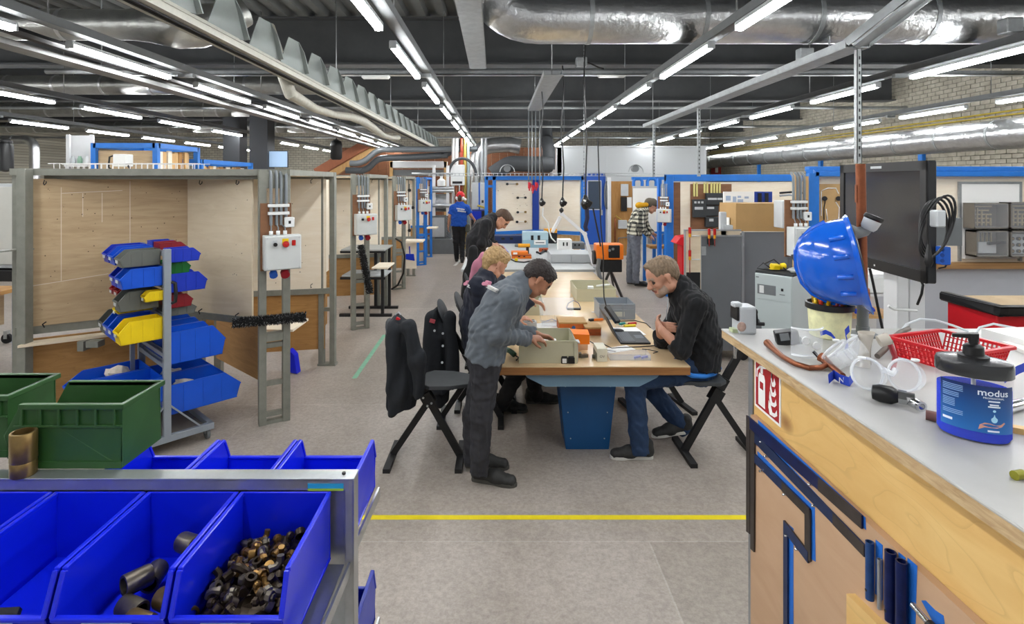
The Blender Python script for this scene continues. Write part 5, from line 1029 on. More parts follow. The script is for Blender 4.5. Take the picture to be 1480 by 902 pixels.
# paper stacks and clear tray at the right edge
for i, (x0, y0, x1, y1, h_, lab, rz) in enumerate(((1.55, 1.32, 1.95, 1.72, 0.012, 'white paper lying behind the soap dispenser', 0), (1.62, 1.55, 2.3, 1.88, 0.03, 'stack of white paper at the far right of the counter', 0), (1.46, 1.13, 1.86, 1.42, 0.05, 'white carton lying at the right edge of the counter', 0))):
    if i == 2: solo('white_carton', MB().box(((x0 + x1) / 2, (y0 + y1) / 2 + 0.1, CZ + h_ / 2 + 0.0), (x1 - x0, y1 - y0, h_), (0, 0, R(-20))), PAPER, lab, 'carton', bevel=0.002)
    else: solo('paper_stack', MB().box(((x0 + x1) / 2, (y0 + y1) / 2, CZ + h_ / 2), (x1 - x0, y1 - y0, h_), (0, 0, R(6 if i else -12))), PAPER, lab, 'paper')
t = thing('clear_tray', 'clear plastic tray standing on edge behind the red basket', 'tray', C(1360, 478))
pts = [cv(1303, 478, 0.0), cv(1310, 477, 0.02), cv(1330, 476, 0.036), cv(1352, 477, 0.034), cv(1378, 479, 0.02), cv(1400, 482, 0.006)]
part('tray_rim', MB().tube(pts, 0.004, 8), mat('frosted rim', 'dfe4e8', 0.3, trans=0.4), t)
pts = [cv(1407, 486, 0.0), cv(1416, 484, 0.025), cv(1436, 483, 0.035), cv(1470, 486, 0.026), cv(1500, 490, 0.02)]
part('tray_rim', MB().tube(pts, 0.004, 8), MATS['frosted rim'], t)
solo('steel_bar', MB().cyl(cv(1446, 600, 0.012), cv(1490, 588, 0.012), 0.012, n=12).cyl(cv(1440, 602, 0.012), cv(1448, 600, 0.012), 0.015, n=12), CHROME, 'chrome fitting behind the soap dispenser', 'pipe fitting')
solo('wood_offcut', MB().box(cv(1470, 625, 0.006), (0.12, 0.02, 0.012), (0, 0, R(-30))), PLYY, 'thin wooden offcut right of the soap dispenser', 'offcut')
# soap dispenser
q = C(1413, 632); q.y += 0.01; rz = R(-36)
t = thing('soap_dispenser', 'blue hand soap dispenser with black pump on the counter', 'soap dispenser', q, rz)
LIQ = mat('blue soap', '0230c8', 0.6, 0, ior=1.06); SHELL = mat('clear tub', 'e8eef8', 0.06, 0, alpha=0.06)
ra, rb_ = 0.0615, 0.046
def oval(prof, n=40): return [V(ra * r_ * math.cos(2 * math.pi * j / n), rb_ * r_ * math.sin(2 * math.pi * j / n), z) for r_, z in prof for j in range(n)], [(i * n + j, i * n + (j + 1) % n, (i + 1) * n + (j + 1) % n, (i + 1) * n + j) for i in range(len(prof) - 1) for j in range(n)]
vs, fs = oval(((0.9, 0.003), (0.965, 0.010), (0.965, 0.103), (0.5, 0.1035))); part('liquid', MB().add(vs, fs + [tuple(range(40))[::-1], tuple(range(120, 160))], 0, True), LIQ, t, local=True)
vs, fs = oval(((0.92, 0.0), (1.0, 0.008), (1.0, 0.128), (0.99, 0.132))); part('tub', MB().add(vs, fs + [tuple(range(40))[::-1]], 0, True), SHELL, t, local=True)
vs, fs = oval(((1.0, 0.128), (1.03, 0.130), (1.03, 0.150), (0.99, 0.156), (0.45, 0.160), (0.4, 0.160))); part('lid', MB().add(vs, fs + [tuple(range(200, 240))], 0, True), mat('grey black lid', '2a2b2d', 0.25, coat=0.3), t, local=True)
pm = part('pump_collar', MB().lathe([(0.026, 0.158), (0.026, 0.164), (0.018, 0.166), (0.017, 0.182), (0.013, 0.186), (0.008, 0.187), (0.008, 0.198)], n=20), BLACKP, t, local=True)
part('pump_head', MB().cyl((0, 0, 0.192), (0, 0, 0.208), 0.009, n=14).hexa([V(-0.034, -0.006, 0.197), V(0.008, -0.008, 0.199), V(0.008, 0.008, 0.199), V(-0.034, 0.006, 0.197), V(-0.034, -0.006, 0.203), V(0.008, -0.009, 0.210), V(0.008, 0.009, 0.210), V(-0.034, 0.006, 0.203)]), BLACKP, pm, local=True)
part('dip_tube', MB().cyl((0, 0, 0.02), (0, 0, 0.15), 0.004, n=8), WHITEP, t, local=True)
def wrap(u, z, off=0.0006):
    a_ = R(-90) + u / 0.056; rr_ = 1.0 + off / 0.05; return V(ra * rr_ * math.cos(a_), rb_ * rr_ * math.sin(a_), z)
def lab_patch(u0, u1, z0, z1, nu=18, off=0.0006):
    mb = MB(); 
    for i in range(nu + 1):
        u = u0 + (u1 - u0) * i / nu; mb.v += [wrap(u, z0, off), wrap(u, z1, off)]
    mb.f = [(2 * i, 2 * i + 2, 2 * i + 3, 2 * i + 1) for i in range(nu)]; mb.m = [0] * nu; mb.sm = [True] * nu; return mb
def grad(name, cols):
    m = bpy.data.materials.new(name); m.use_nodes = True; N = m.node_tree.nodes; L = m.node_tree.links; b = N['Principled BSDF']; b.inputs['Roughness'].default_value = 0.35
    tc = N.new('ShaderNodeTexCoord'); sx = N.new('ShaderNodeSeparateXYZ'); L.new(tc.outputs['Object'], sx.inputs[0]); mr = N.new('ShaderNodeMapRange'); mr.inputs[1].default_value = 0.02; mr.inputs[2].default_value = 0.12; L.new(sx.outputs[2], mr.inputs[0])
    r = N.new('ShaderNodeValToRGB'); r.color_ramp.elements[0].color = (*hexc(cols[0]), 1); r.color_ramp.elements[1].color = (*hexc(cols[1]), 1); L.new(mr.outputs[0], r.inputs[0]); L.new(r.outputs[0], b.inputs['Base Color']); return m
lb = part('label', lab_patch(-0.058, 0.064, 0.024, 0.116, 26), grad('printed soap label', ('1a6cb8', '081f56')), t, local=True)
LTXT = mat('label print', 'dfe8f4', 0.5); LTXT2 = mat('label small print', '8fb4e0', 0.5)
def ltext(txt, size, u, z, m=LTXT, bold=True, align='CENTER', sy=1.0):
    vs, fs = textmesh(txt, size, 0.0, align, bold); mb = MB(); mb.add([wrap(u + p.x, z + p.y * sy, 0.0011) for p in vs], fs); part('print', mb, m, lb, local=True)
ltext('modus', 0.018, 0.026, 0.098); ltext('PROFESSIONAL', 0.0048, 0.026, 0.092)
for z, w_ in ((0.086, 0.018), (0.0795, 0.014), (0.0755, 0.019)): part('print', lab_patch(0.026 - w_ / 2, 0.026 + w_ / 2, z, z + 0.0028, 4, 0.0011), LTXT, lb, local=True)
for blk, (z0, n_) in enumerate(((0.108, 4), (0.092, 3), (0.079, 5), (0.057, 3))):
    for i in range(n_): part('small_print', lab_patch(-0.052, -0.018 - 0.006 * ((i * 3 + blk) % 3), z0 - i * 0.0034, z0 - i * 0.0034 + 0.0014, 4, 0.0011), LTXT2, lb, local=True)
part('print', lab_patch(-0.052, -0.034, 0.036, 0.041, 4, 0.0011), LTXT, lb, local=True); part('print', lab_patch(0.016, 0.034, 0.0275, 0.031, 4, 0.0011), LTXT, lb, local=True)
def lpoly(pts, m, name): mb = MB(); mb.add([wrap(u, z, 0.0012) for u, z in pts], [tuple(range(len(pts)))]); part(name, mb, m, lb, local=True)
lpoly([(0.026 + 0.005 * math.sin(a_) * (1 if math.cos(a_) < 0.2 else 0.6 - 0.5 * math.cos(a_)), 0.052 + (0.006 if math.cos(a_) < 0 else 0.011) * math.cos(a_)) for a_ in [6.283 * i / 18 for i in range(18)]], mat('printed drop', 'a8dcf4', 0.4), 'printed_drop')
lpoly([(0.026 + 0.0025 * math.cos(a_), 0.069 + 0.0025 * math.sin(a_)) for a_ in [6.283 * i / 12 for i in range(12)]], MATS['printed drop'], 'printed_drop')
lpoly([(0.003, 0.030), (0.005, 0.040), (0.012, 0.045), (0.020, 0.0445), (0.028, 0.0415), (0.036, 0.043), (0.042, 0.048), (0.044, 0.046), (0.038, 0.039), (0.030, 0.036), (0.020, 0.036), (0.012, 0.036)], mat('printed hand', 'd49a86', 0.5), 'printed_hand')
# ================================================================== long work table in the middle
ZT = 0.727
def TT(px, py, h=0.0): q = FL(px, py, ZT); q.z += h; return q
TY0 = F * (H - ZT) / 268; TX0, TX1 = XY(718, TY0).x, XY(998, TY0).x; TY1 = F * (H - ZT) / 131
TTOP = wood('birch laminate top', 'd8bf98', 'cfb189', (1.0, 2.0, 1.0), 0.25, contrast=0.7)
BPED = mat('petrol blue paint', '0d4a7e', 0.4, 0, 0.06, 6); BAPR = mat('pale blue grey paint', '6f8da3', 0.45, 0, 0.05, 5)
def work_table(label, y0, y1):
    t = thing('work_table', label, 'table', ((TX0 + TX1) / 2, (y0 + y1) / 2, 0), 0, 'long work tables')
    xm = (TX0 + TX1) / 2
    part('table_top', MB().box2((TX0, y0, ZT - 0.006), (TX1, y1, ZT)), TTOP, t)
    part('edge_band', MB().box2((TX0, y0, ZT - 0.062), (TX1, y1, ZT - 0.006)), wood('table edge', 'a2703c', '7c4d26', (1.0, 1.0, 30), 0.5), t, bevel=0.002)
    for ya in (y0 + 0.06, y1 - 0.08):
        w0, w1 = 0.50, 0.40
        part('apron', MB().prism([V(xm - w0, ya, ZT - 0.062), V(xm + w0, ya, ZT - 0.062), V(xm + w0 - 0.03, ya, ZT - 0.10), V(xm + w1 - 0.06, ya, ZT - 0.165), V(xm - w1 + 0.06, ya, ZT - 0.165), V(xm - w0 + 0.03, ya, ZT - 0.10)], (0, 0.03, 0)), BAPR, t)
    part('side_beam', MB().box2((xm - 0.30, y0 + 0.08, ZT - 0.16), (xm - 0.24, y1 - 0.08, ZT - 0.062)), BAPR, t); part('side_beam', MB().box2((xm + 0.24, y0 + 0.08, ZT - 0.16), (xm + 0.30, y1 - 0.08, ZT - 0.062)), BAPR, t)
    for yc in (y0 + 0.28, y1 - 0.40):
        hw, hb, d0 = 0.225, 0.165, 0.30; zt_ = ZT - 0.15
        P = part('pedestal', MB().hexa([V(xm - hb, yc, 0), V(xm + hb, yc, 0), V(xm + hb, yc + d0, 0), V(xm - hb, yc + d0, 0), V(xm - hw, yc - 0.02, zt_), V(xm + hw, yc - 0.02, zt_), V(xm + hw, yc + d0, zt_), V(xm - hw, yc + d0, zt_)]), BPED, t, bevel=0.008, seg=2)
        for f_ in (0.15, 0.5, 0.85):
            for s_ in (-1, 1):
                z = zt_ * f_; x = xm + s_ * ((hb + (hw - hb) * f_) - 0.045); part('bolt', MB().cyl((x, yc - 0.02 * f_ + 0.002, z), (x, yc - 0.02 * f_ - 0.004, z), 0.005, n=8), GALV, P)
    return t
ym = (TY0 + TY1) / 2
work_table('birch topped work table on blue pedestals where two men work', TY0, ym - 0.002)
work_table('second birch topped work table behind the laptop', ym + 0.002, TY1)
# ---- enclosure boxes (beige, open top)
BEIGE = mat('beige enclosure', 'b9b59a', 0.5, 0, 0.04, 6)
def open_box(name, label, cat, x0, x1, y0, y1, z, h, m, th=0.006, rot=0.0, flange=True, group=None):
    c = V((x0 + x1) / 2, (y0 + y1) / 2, z); w, d = (x1 - x0) / 2, (y1 - y0) / 2; t = thing(name, label, cat, c, rot, group)
    part('bottom', MB().box2((-w, -d, 0), (w, d, th)), m, t, local=True)
    for s_ in (-1, 1):
        part('long_wall', MB().box2((-w, s_ * d - th / 2, 0), (w, s_ * d + th / 2, h)), m, t, local=True); part('short_wall', MB().box2((s_ * w - th / 2, -d, 0), (s_ * w + th / 2, d, h)), m, t, local=True)
    if flange: part('rim', MB().box2((-w - 0.004, -d - 0.008, h - 0.012), (w + 0.004, -d + 0.004, h)).box2((-w - 0.004, d - 0.004, h - 0.012), (w + 0.004, d + 0.008, h)).box2((-w - 0.008, -d, h - 0.012), (-w + 0.004, d, h)).box2((w - 0.004, -d, h - 0.012), (w + 0.008, d, h)), m, t, local=True, bevel=0.002)
    return t
a, b = TT(753, 525), TT(831, 525)
eb = open_box('enclosure_box', 'beige open enclosure box under the hands of the man in grey', 'enclosure box', a.x, b.x, a.y, a.y + 0.34, ZT, 0.165, BEIGE)
for x in (-0.2, 0.2): part('corner_post', MB().box2((x - 0.012, -0.182, 0.0), (x + 0.012, -0.172, 0.16)), BEIGE, eb, local=True)
solo('terminal_rail', MB().box2((a.x + 0.16, a.y + 0.10, ZT + 0.10), (a.x + 0.27, a.y + 0.16, ZT + 0.135)).box2((a.x + 0.10, a.y + 0.05, ZT + 0.006), (a.x + 0.3, a.y + 0.2, ZT + 0.10), 1), [PAPER, LGREY], 'white terminal block inside the nearest beige box', 'terminal block', bevel=0.003)
a, b = TT(752, 456), TT(785, 456); open_box('enclosure_box', 'beige open box in front of the blond man', 'enclosure box', a.x, b.x, a.y, a.y + 0.42, ZT, 0.13, BEIGE)
a, b = TT(834, 436), TT(890, 436); e3 = open_box('enclosure_box', 'beige open box farther along the table beside the threading machine', 'enclosure box', a.x, b.x, a.y, a.y + 0.55, ZT, 0.14, BEIGE)
part('white_clip', MB().box2((-0.06, -0.1, 0.08), (0.0, -0.04, 0.13)), WHITEP, e3, local=True); part('cable_bits', MB().tube([(0.05, 0, 0.12), (0.12, -0.05, 0.14), (0.2, 0.02, 0.13)], 0.012, 6), WHITEP, e3, local=True)
# grey euro crate
a, b = TT(867, 462), TT(917, 462); EURO = mat('grey euro crate', '8b9299', 0.45, 0, 0.04, 6)
t = open_box('euro_crate', 'grey plastic crate beside the laptop', 'crate', a.x, b.x, a.y, a.y + 0.30, ZT, 0.15, EURO)
w, d = (b.x - a.x) / 2, 0.15
for x in (-w, -w * 0.33, w * 0.33, w): part('rib', MB().box2((x - 0.006, -d - 0.009, 0.01), (x + 0.006, -d + 0.001, 0.14)), EURO, t, local=True)
part('band', MB().box2((-w, -d - 0.01, 0.085), (w, -d, 0.095)), EURO, t, local=True); part('paper_label', MB().box2((-0.07, -d - 0.006, 0.03), (0.07, -d - 0.003, 0.075)), mat('faded label', 'b7b9b2', 0.7), t, local=True)
# clear lid standing open with its tub
a = TT(783, 472); t = thing('clear_box', 'clear plastic box with its lid standing open on the table', 'box', a)
part('tub', MB().box2((a.x, a.y, ZT), (a.x + 0.14, a.y + 0.22, ZT + 0.004)).box2((a.x, a.y, ZT), (a.x + 0.003, a.y + 0.22, ZT + 0.05)).box2((a.x, a.y, ZT), (a.x + 0.14, a.y + 0.003, ZT + 0.05)).box2((a.x + 0.137, a.y, ZT), (a.x + 0.14, a.y + 0.22, ZT + 0.05)), CLEAR, t)
part('lid', MB().hexa([a + V(0, 0.22, 0.05), a + V(0.32, 0.22, 0.05), a + V(0.32, 0.224, 0.05), a + V(0, 0.224, 0.05), a + V(-0.01, 0.30, 0.20), a + V(0.33, 0.30, 0.20), a + V(0.33, 0.304, 0.20), a + V(-0.01, 0.304, 0.20)]), CLEAR, t)
# terminals and grey parts behind the near box
a = TT(762, 478); solo('relay_parts', MB().box(a + V(0.03, 0.1, 0.03), (0.12, 0.06, 0.06)).box(a + V(0.04, 0.1, 0.065), (0.07, 0.05, 0.012), None, 1).box(a + V(-0.03, 0.02, 0.02), (0.06, 0.06, 0.04)), [LGREY, BLACKP], 'light grey relay with black contacts behind the near box', 'relay', bevel=0.004)
# orange and brown boxes
OBOX = mat('orange printed carton', 'c4662a', 0.6, 0, 0.15, 15); OBOX2 = mat('rust carton', '9a4a20', 0.6, 0, 0.15, 15)
def carton(label, px, py, w, d, h, m, top=CARD, rot=0.0, dot=False, z=ZT):
    a = FL(px, py, z); t = thing('carton', label, 'carton', a, rot)
    part('sides', MB().box2((0, 0, 0), (w, d, h - 0.012)), m, t, local=True, bevel=0.001); part('lid', MB().box2((-0.002, -0.002, h - 0.014), (w + 0.002, d + 0.002, h)), top, t, local=True, bevel=0.001)
    if dot: part('blue_dot', MB().cyl((w * 0.52, -0.0025, h * 0.45), (w * 0.52, -0.001, h * 0.45), h * 0.2, n=18), mat('blue dot', '27568c', 0.5), t, local=True)
    part('print_band', MB().box2((w * 0.08, -0.0022, h * 0.28), (w * 0.42, -0.0005, h * 0.36)).box2((w * 0.62, -0.0022, h * 0.3), (w * 0.92, -0.0005, h * 0.36)), mat('brown print', '6e3a1c', 0.6), t, local=True)
    return t
carton('orange printed carton with a blue dot on the table', 808, 480, 0.245, 0.2, 0.085, OBOX, dot=True)
carton('rust coloured carton next to the orange printed one', 846, 485, 0.135, 0.16, 0.07, OBOX2)
a = TT(830, 462, 0.085); solo('cable_coil', MB().tube([a + V(-0.07, 0.05, 0.01), a + V(-0.05, 0.06, 0.06), a + V(0.0, 0.06, 0.085), a + V(0.05, 0.06, 0.06), a + V(0.07, 0.05, 0.01)], 0.003, 6).box(a + V(0, 0.04, 0.008), (0.13, 0.04, 0.016), None, 1), [mat('blue cable', '3a4c7c', 0.5), BLACKP], 'small cable loop lying on the orange printed carton', 'cable')
a = TT(831, 506); t = thing('orange_box', 'small bright orange box right of the near beige box', 'box', a); part('body', MB().hexa([a + V(0, 0, 0.045), a + V(0.115, 0.0, 0.045), a + V(0.115, 0.1, 0.045), a + V(-0.02, 0.1, 0.045), a + V(-0.01, 0, 0.125), a + V(0.115, 0, 0.12), a + V(0.115, 0.1, 0.135), a + V(-0.04, 0.1, 0.14)]), mat('vivid orange', 'f07a10', 0.5), t); part('carton_base', MB().box2((a.x, a.y, ZT), (a.x + 0.1, a.y + 0.1, ZT + 0.045)), mat('pale peach', 'd8a886', 0.6), t)
a = TT(839, 519); solo('metal_parts', MB().box(a + V(0.03, 0.04, 0.012), (0.06, 0.03, 0.022), (0, 0, .3)).cyl(a + V(0.09, 0.02, 0.015), a + V(0.13, 0.02, 0.015), 0.014, n=10).box(a + V(0.0, 0.03, 0.02), (0.02, 0.02, 0.04), (0.3, 0, 0)), mat('grey metal bits', '6e6e66', 0.4, 0.6, 0.2, 30), 'small grey metal parts lying in front of the orange box', 'metal parts')
# black terminal cubes at the front edge
for i, (px, lab) in enumerate(((816, 'black terminal cube with white face at the table edge'), (826, 'black terminal cube without label at the table edge'))):
    a = TT(px, 526); t = thing('terminal_cube', lab, 'terminal block', a); part('cube', MB().box2((a.x - 0.024, a.y, ZT), (a.x + 0.024, a.y + 0.045, ZT + 0.046)), BLACKP, t, bevel=0.003)
    if i == 0: part('white_face', MB().box2((a.x - 0.016, a.y - 0.001, ZT + 0.006), (a.x + 0.015, a.y + 0.001, ZT + 0.038)), PAPER, t)
    part('screw_ridge', MB().box2((a.x - 0.02, a.y + 0.012, ZT + 0.046), (a.x + 0.02, a.y + 0.03, ZT + 0.052)), BLACKP, t)
a = TT(832, 524); solo('grey_bracket', MB().box2((a.x, a.y + 0.02, ZT), (a.x + 0.02, a.y + 0.06, ZT + 0.14)).box2((a.x, a.y + 0.02, ZT + 0.13), (a.x + 0.035, a.y + 0.10, ZT + 0.14)), LGREY, 'pale bracket leaning at the right side of the near box', 'bracket')
# small white carton with letters
a = TT(863, 523); t = thing('white_carton', 'small white carton with dark letters near the table edge', 'carton', a)
part('body', MB().box2((a.x, a.y, ZT), (a.x + 0.075, a.y + 0.16, ZT + 0.095)), mat('cream carton', 'd2cebb', 0.6), t, bevel=0.002); part('dark_side', MB().box2((a.x - 0.0015, a.y, ZT), (a.x, a.y + 0.16, ZT + 0.06)), mat('grey carton side', '6c6c60', 0.6), t)
vs, fs = textmesh('OV', 0.026, 0.0002); part('letters', MB().add([V(a.x + 0.037 + p.x, a.y - 0.001, ZT + 0.03 + p.y) for p in vs], fs), mat('letter print', '4a4640', 0.6), t)
# shallow clear tray with blue parts
a = TT(882, 521); t = thing('clear_tray', 'shallow clear tray with small blue parts at the table edge', 'tray', a)
part('tray', MB().box2((a.x, a.y, ZT), (a.x + 0.30, a.y + 0.13, ZT + 0.004)).box2((a.x, a.y, ZT), (a.x + 0.003, a.y + 0.13, ZT + 0.04)).box2((a.x + 0.297, a.y, ZT), (a.x + 0.3, a.y + 0.13, ZT + 0.04)).box2((a.x, a.y, ZT), (a.x + 0.3, a.y + 0.003, ZT + 0.04)).box2((a.x, a.y + 0.127, ZT), (a.x + 0.3, a.y + 0.13, ZT + 0.04)), CLEAR, t)
for i in range(6): part('blue_part', MB().box((a.x + 0.19 + 0.018 * i, a.y + 0.03 + 0.012 * (i % 3), ZT + 0.012), (0.014, 0.02, 0.014), (0, 0, i)), BLUEB3, t)
# laptop
a = TT(897, 498); Lw, Ld = 0.34, 0.245   # width along the table, depth across
t = thing('laptop', 'open black laptop facing the seated man', 'laptop', a)
part('base', MB().box2((a.x, a.y, ZT), (a.x + Ld, a.y + Lw, ZT + 0.016)), mat('laptop black', '26282a', 0.45), t, bevel=0.003)
key = MB().box((0, 0, 0), (0.0145, 0.0155, 0.002)).mesh('key', [mat('key cap', '5a5e63', 0.5)])
kd = part('keyboard_deck', MB().box2((a.x + 0.02, a.y + 0.03, ZT + 0.016), (a.x + 0.13, a.y + Lw - 0.03, ZT + 0.0168)), BLACKP, t)
for i in range(6):
    for j in range(15): o = bpy.data.objects.new('key', key); COL.objects.link(o); o.parent = kd; o.location = (0.03 + 0.0178 * i, 0.042 + 0.0183 * j, 0.0178)
part('touchpad', MB().box2((a.x + 0.155, a.y + 0.12, ZT + 0.016), (a.x + 0.225, a.y + 0.22, ZT + 0.0168)), mat('touchpad', '50565c', 0.35), t)
sd = V(-0.11, 0, 0.21).normalized(); scr = part('screen', MB().hexa([a + V(-0.006, 0, 0.014), a + V(0.0, 0, 0.016), a + V(0.0, Lw, 0.016), a + V(-0.006, Lw, 0.014)] + [q + sd * 0.235 for q in (a + V(-0.006, 0, 0.014), a + V(0.0, 0, 0.016), a + V(0.0, Lw, 0.016), a + V(-0.006, Lw, 0.014))]), MATS['laptop black'], t)
part('back_cover', MB().hexa([a + V(-0.0075, 0.004, 0.018), a + V(-0.006, 0.004, 0.018), a + V(-0.006, Lw - 0.004, 0.018), a + V(-0.0075, Lw - 0.004, 0.018)] + [q + sd * 0.225 for q in (a + V(-0.0075, 0.004, 0.018), a + V(-0.006, 0.004, 0.018), a + V(-0.006, Lw - 0.004, 0.018), a + V(-0.0075, Lw - 0.004, 0.018))]), mat('laptop lid grey', '9a958c', 0.35, 0.3), scr)
part('display', MB().hexa([a + V(0.0, 0.012, 0.02) + sd * 0.012, a + V(0.0008, 0.012, 0.02) + sd * 0.012, a + V(0.0008, Lw - 0.012, 0.02) + sd * 0.012, a + V(0.0, Lw - 0.012, 0.02) + sd * 0.012] + [q + sd * 0.2 for q in (a + V(0.0, 0.012, 0.02), a + V(0.0008, 0.012, 0.02), a + V(0.0008, Lw - 0.012, 0.02), a + V(0.0, Lw - 0.012, 0.02))]), mat('dim screen', '30465e', 0.2, emis=0.4), scr)
a = TT(893, 481); t = thing('computer_mouse', 'black computer mouse behind the laptop', 'mouse', a); part('shell', MB().ell(a + V(0, 0, 0.016), (0.055, 0.032, 0.02)), BLACKP, t); part('wheel', MB().cyl(a + V(-0.03, -0.004, 0.03), a + V(-0.03, 0.004, 0.03), 0.008, n=10), MGREY, t)
for i, (x0, y0, x1, y1, c1, lab) in enumerate(((890, 474, 918, 472, 'd8c020', 'yellow handled screwdriver behind the mouse'), (900, 471, 919, 469, 'b41c1c', 'red handled screwdriver behind the mouse'), (889, 471, 903, 469, '2c8a86', 'teal handled screwdriver behind the mouse'))):
    p0, p1 = TT(x0, y0, 0.012), TT(x1, y1, 0.012); t = thing('screwdriver', lab, 'screwdriver', p0, group='screwdrivers by the laptop'); part('handle', MB().cyl(p0.lerp(p1, 0.45), p1, 0.012, n=10), mat('handle ' + c1, c1, 0.4), t); part('blade', MB().cyl(p0, p0.lerp(p1, 0.5), 0.003, n=6), CHROME, t)
p0 = TT(878, 444); d0 = V(0.09, -0.17, 0).normalized(); t = thing('power_bar', 'black hanging power bar lying between crate and laptop', 'power bar', p0)
part('bar', MB().bar(W(877, 443, 4.9), W(893, 466, 4.75), 0.05, 0.035), BLACKP, t, bevel=0.004); part('cord', MB().tube([W(877, 445, 4.9), W(873, 430, 4.92), W(872, 405, 4.95), W(872, 370, 4.98), W(868, 320, 5.0), W(866, 262, 5.0), W(864, 200, 5.0)], 0.006, 6), BLACKP, t)
def sheet(label, px, py, w, d, rot, m=PAPER, h=0.002): a = TT(px, py); return solo('paper_sheet', MB().box(a + V(0, 0, h / 2), (w, d, h), (0, 0, rot)), m, label, 'paper')
sheet('white sheet beside the mouse on the table', 909, 479, 0.22, 0.25, 0.1); sheet('folded white sheet in front of the laptop', 893, 505, 0.25, 0.12, 0.4); sheet('white papers behind the near beige box', 795, 471, 0.26, 0.2, 0.2); sheet('narrow white strip left of the crate', 860, 451, 0.07, 0.02, 0.0)
def tcable(label, pts, r=0.004, m=BLACKP): return solo('cable', MB().tube(pts, r, 6), m, label, 'cable')
tcable('black cable running under the laptop towards the seated man', [TT(872, 498, .004), TT(884, 504, .004), TT(900, 503, .004), TT(925, 502, .004), TT(948, 500, .004), TT(962, 499, .004)]); tcable('black cable from the orange box towards the tray', [TT(853, 494, .004), TT(862, 500, .004), TT(873, 506, .004), TT(890, 509, .004)])
tcable('thin dark cable looping on the table by the tray', [TT(928, 505, .003), TT(938, 506, .003), TT(951, 509, .003), TT(944, 511, .003)], 0.003); tcable('black cable curving past the screwdrivers', [TT(893, 465, .004), TT(918, 464, .004), TT(934, 468, .004), TT(940, 474, .004)]); tcable('blue wire on the white papers behind the near box', [TT(784, 468, .01), TT(798, 464, .02), TT(812, 470, .01), TT(806, 478, .01)], 0.003, MATS['blue cable'])
a = TT(855, 464); t = thing('pliers', 'orange handled pliers on the table left of the laptop', 'pliers', a); part('jaws', MB().box(a + V(0.0, 0, 0.012), (0.05, 0.03, 0.02), (0, 0, 0.4)), BLACKM, t); part('handle', MB().bar(a + V(0.02, 0, 0.012), a + V(0.11, 0.02, 0.012), 0.02, 0.018), ORANGE, t)
a = TT(744, 521); t = thing('cable_tool', 'green and black tool at the left end of the table', 'tool', a); part('body', MB().tube([a + V(-0.06, 0.1, 0.05), a + V(-0.03, 0.06, 0.05), a + V(0.0, 0.03, 0.03)], 0.02, 8), mat('dark green tool', '1f4a30', 0.4), t); part('lead', MB().tube([a + V(0.0, 0.03, 0.03), a + V(0.03, 0.0, 0.02), a + V(0.01, -0.03, 0.012)], 0.005, 6), BLACKP, t)

# ================================================================== sit-stand stools
def stool(label, loc, rot, pad=True, back=True):
    t = thing('sit_stand_stool', label, 'stool', loc, rot, 'black sit-stand stools')
    part('main_tube', MB().bar((0.11, 0, 0.02), (-0.40, 0, 0.92), 0.05, 0.032, (0, 1, 0)), BLACKM, t, local=True)
    part('rear_leg', MB().bar((-0.12, 0, 0.43), (-0.39, 0, 0.03), 0.045, 0.028, (0, 1, 0)), BLACKM, t, local=True)
    part('joint_plate', MB().box((-0.13, -0.03, 0.44), (0.085, 0.006, 0.10), (0, R(-30), 0)).box((-0.13, 0.03, 0.44), (0.085, 0.006, 0.10), (0, R(-30), 0)), BLACKM, t, local=True)
    for x, z in ((-0.16, 0.46), (-0.1, 0.42), (-0.13, 0.40), (-0.2, 0.56), (-0.14, 0.58)): part('bolt', MB().cyl((x, -0.034, z), (x, -0.042, z), 0.008, n=8), GALV, t, local=True)
    part('seat_clamp', MB().box((-0.17, 0, 0.535), (0.07, 0.07, 0.09), (0, R(-30), 0)), BLACKM, t, local=True)
    part('foot_bar', MB().box2((0.085, -0.22, 0.0), (0.135, 0.22, 0.03)), BLACKM, t, local=True); part('foot_bar', MB().box2((-0.42, -0.22, 0.0), (-0.37, 0.22, 0.03)), BLACKM, t, local=True)
    sp = [(-0.16, -0.12), (-0.10, -0.17), (0.05, -0.16), (0.19, -0.10), (0.20, 0.10), (0.05, 0.16), (-0.10, 0.17), (-0.16, 0.12)]
    part('seat', MB().prism([V(x, y, 0.565 - 0.03 * max(0, x)) for x, y in sp], (0, 0, 0.028)), mat('stool pad', '3d4043', 0.6, 0, 0.1, 20), t, local=True, bevel=0.008, seg=2)
    if back: part('backrest', MB().ell((-0.385, 0, 0.92), (0.03, 0.16, 0.12), (0, R(-22), 0), 14), MATS['stool pad'], t, local=True)
    return t
stool('black sit-stand stool with a jacket hanging on it, next to the man in grey', (-0.40, 4.10, 0), 0)
stool('black sit-stand stool behind the two jackets', (-0.10, 4.78, 0), 0)
stool('black sit-stand stool under the blond man', (0.02, 5.10, 0), 0)
stool('black sit-stand stool of the seated man in black', (1.50, 4.17, 0), math.pi)
stool('black sit-stand stool holding the black jacket behind the bending man', (0.04, 6.25, 0), 0)
stool('black sit-stand stool standing empty behind the seated man', (1.28, 4.98, 0), math.pi + 0.2)

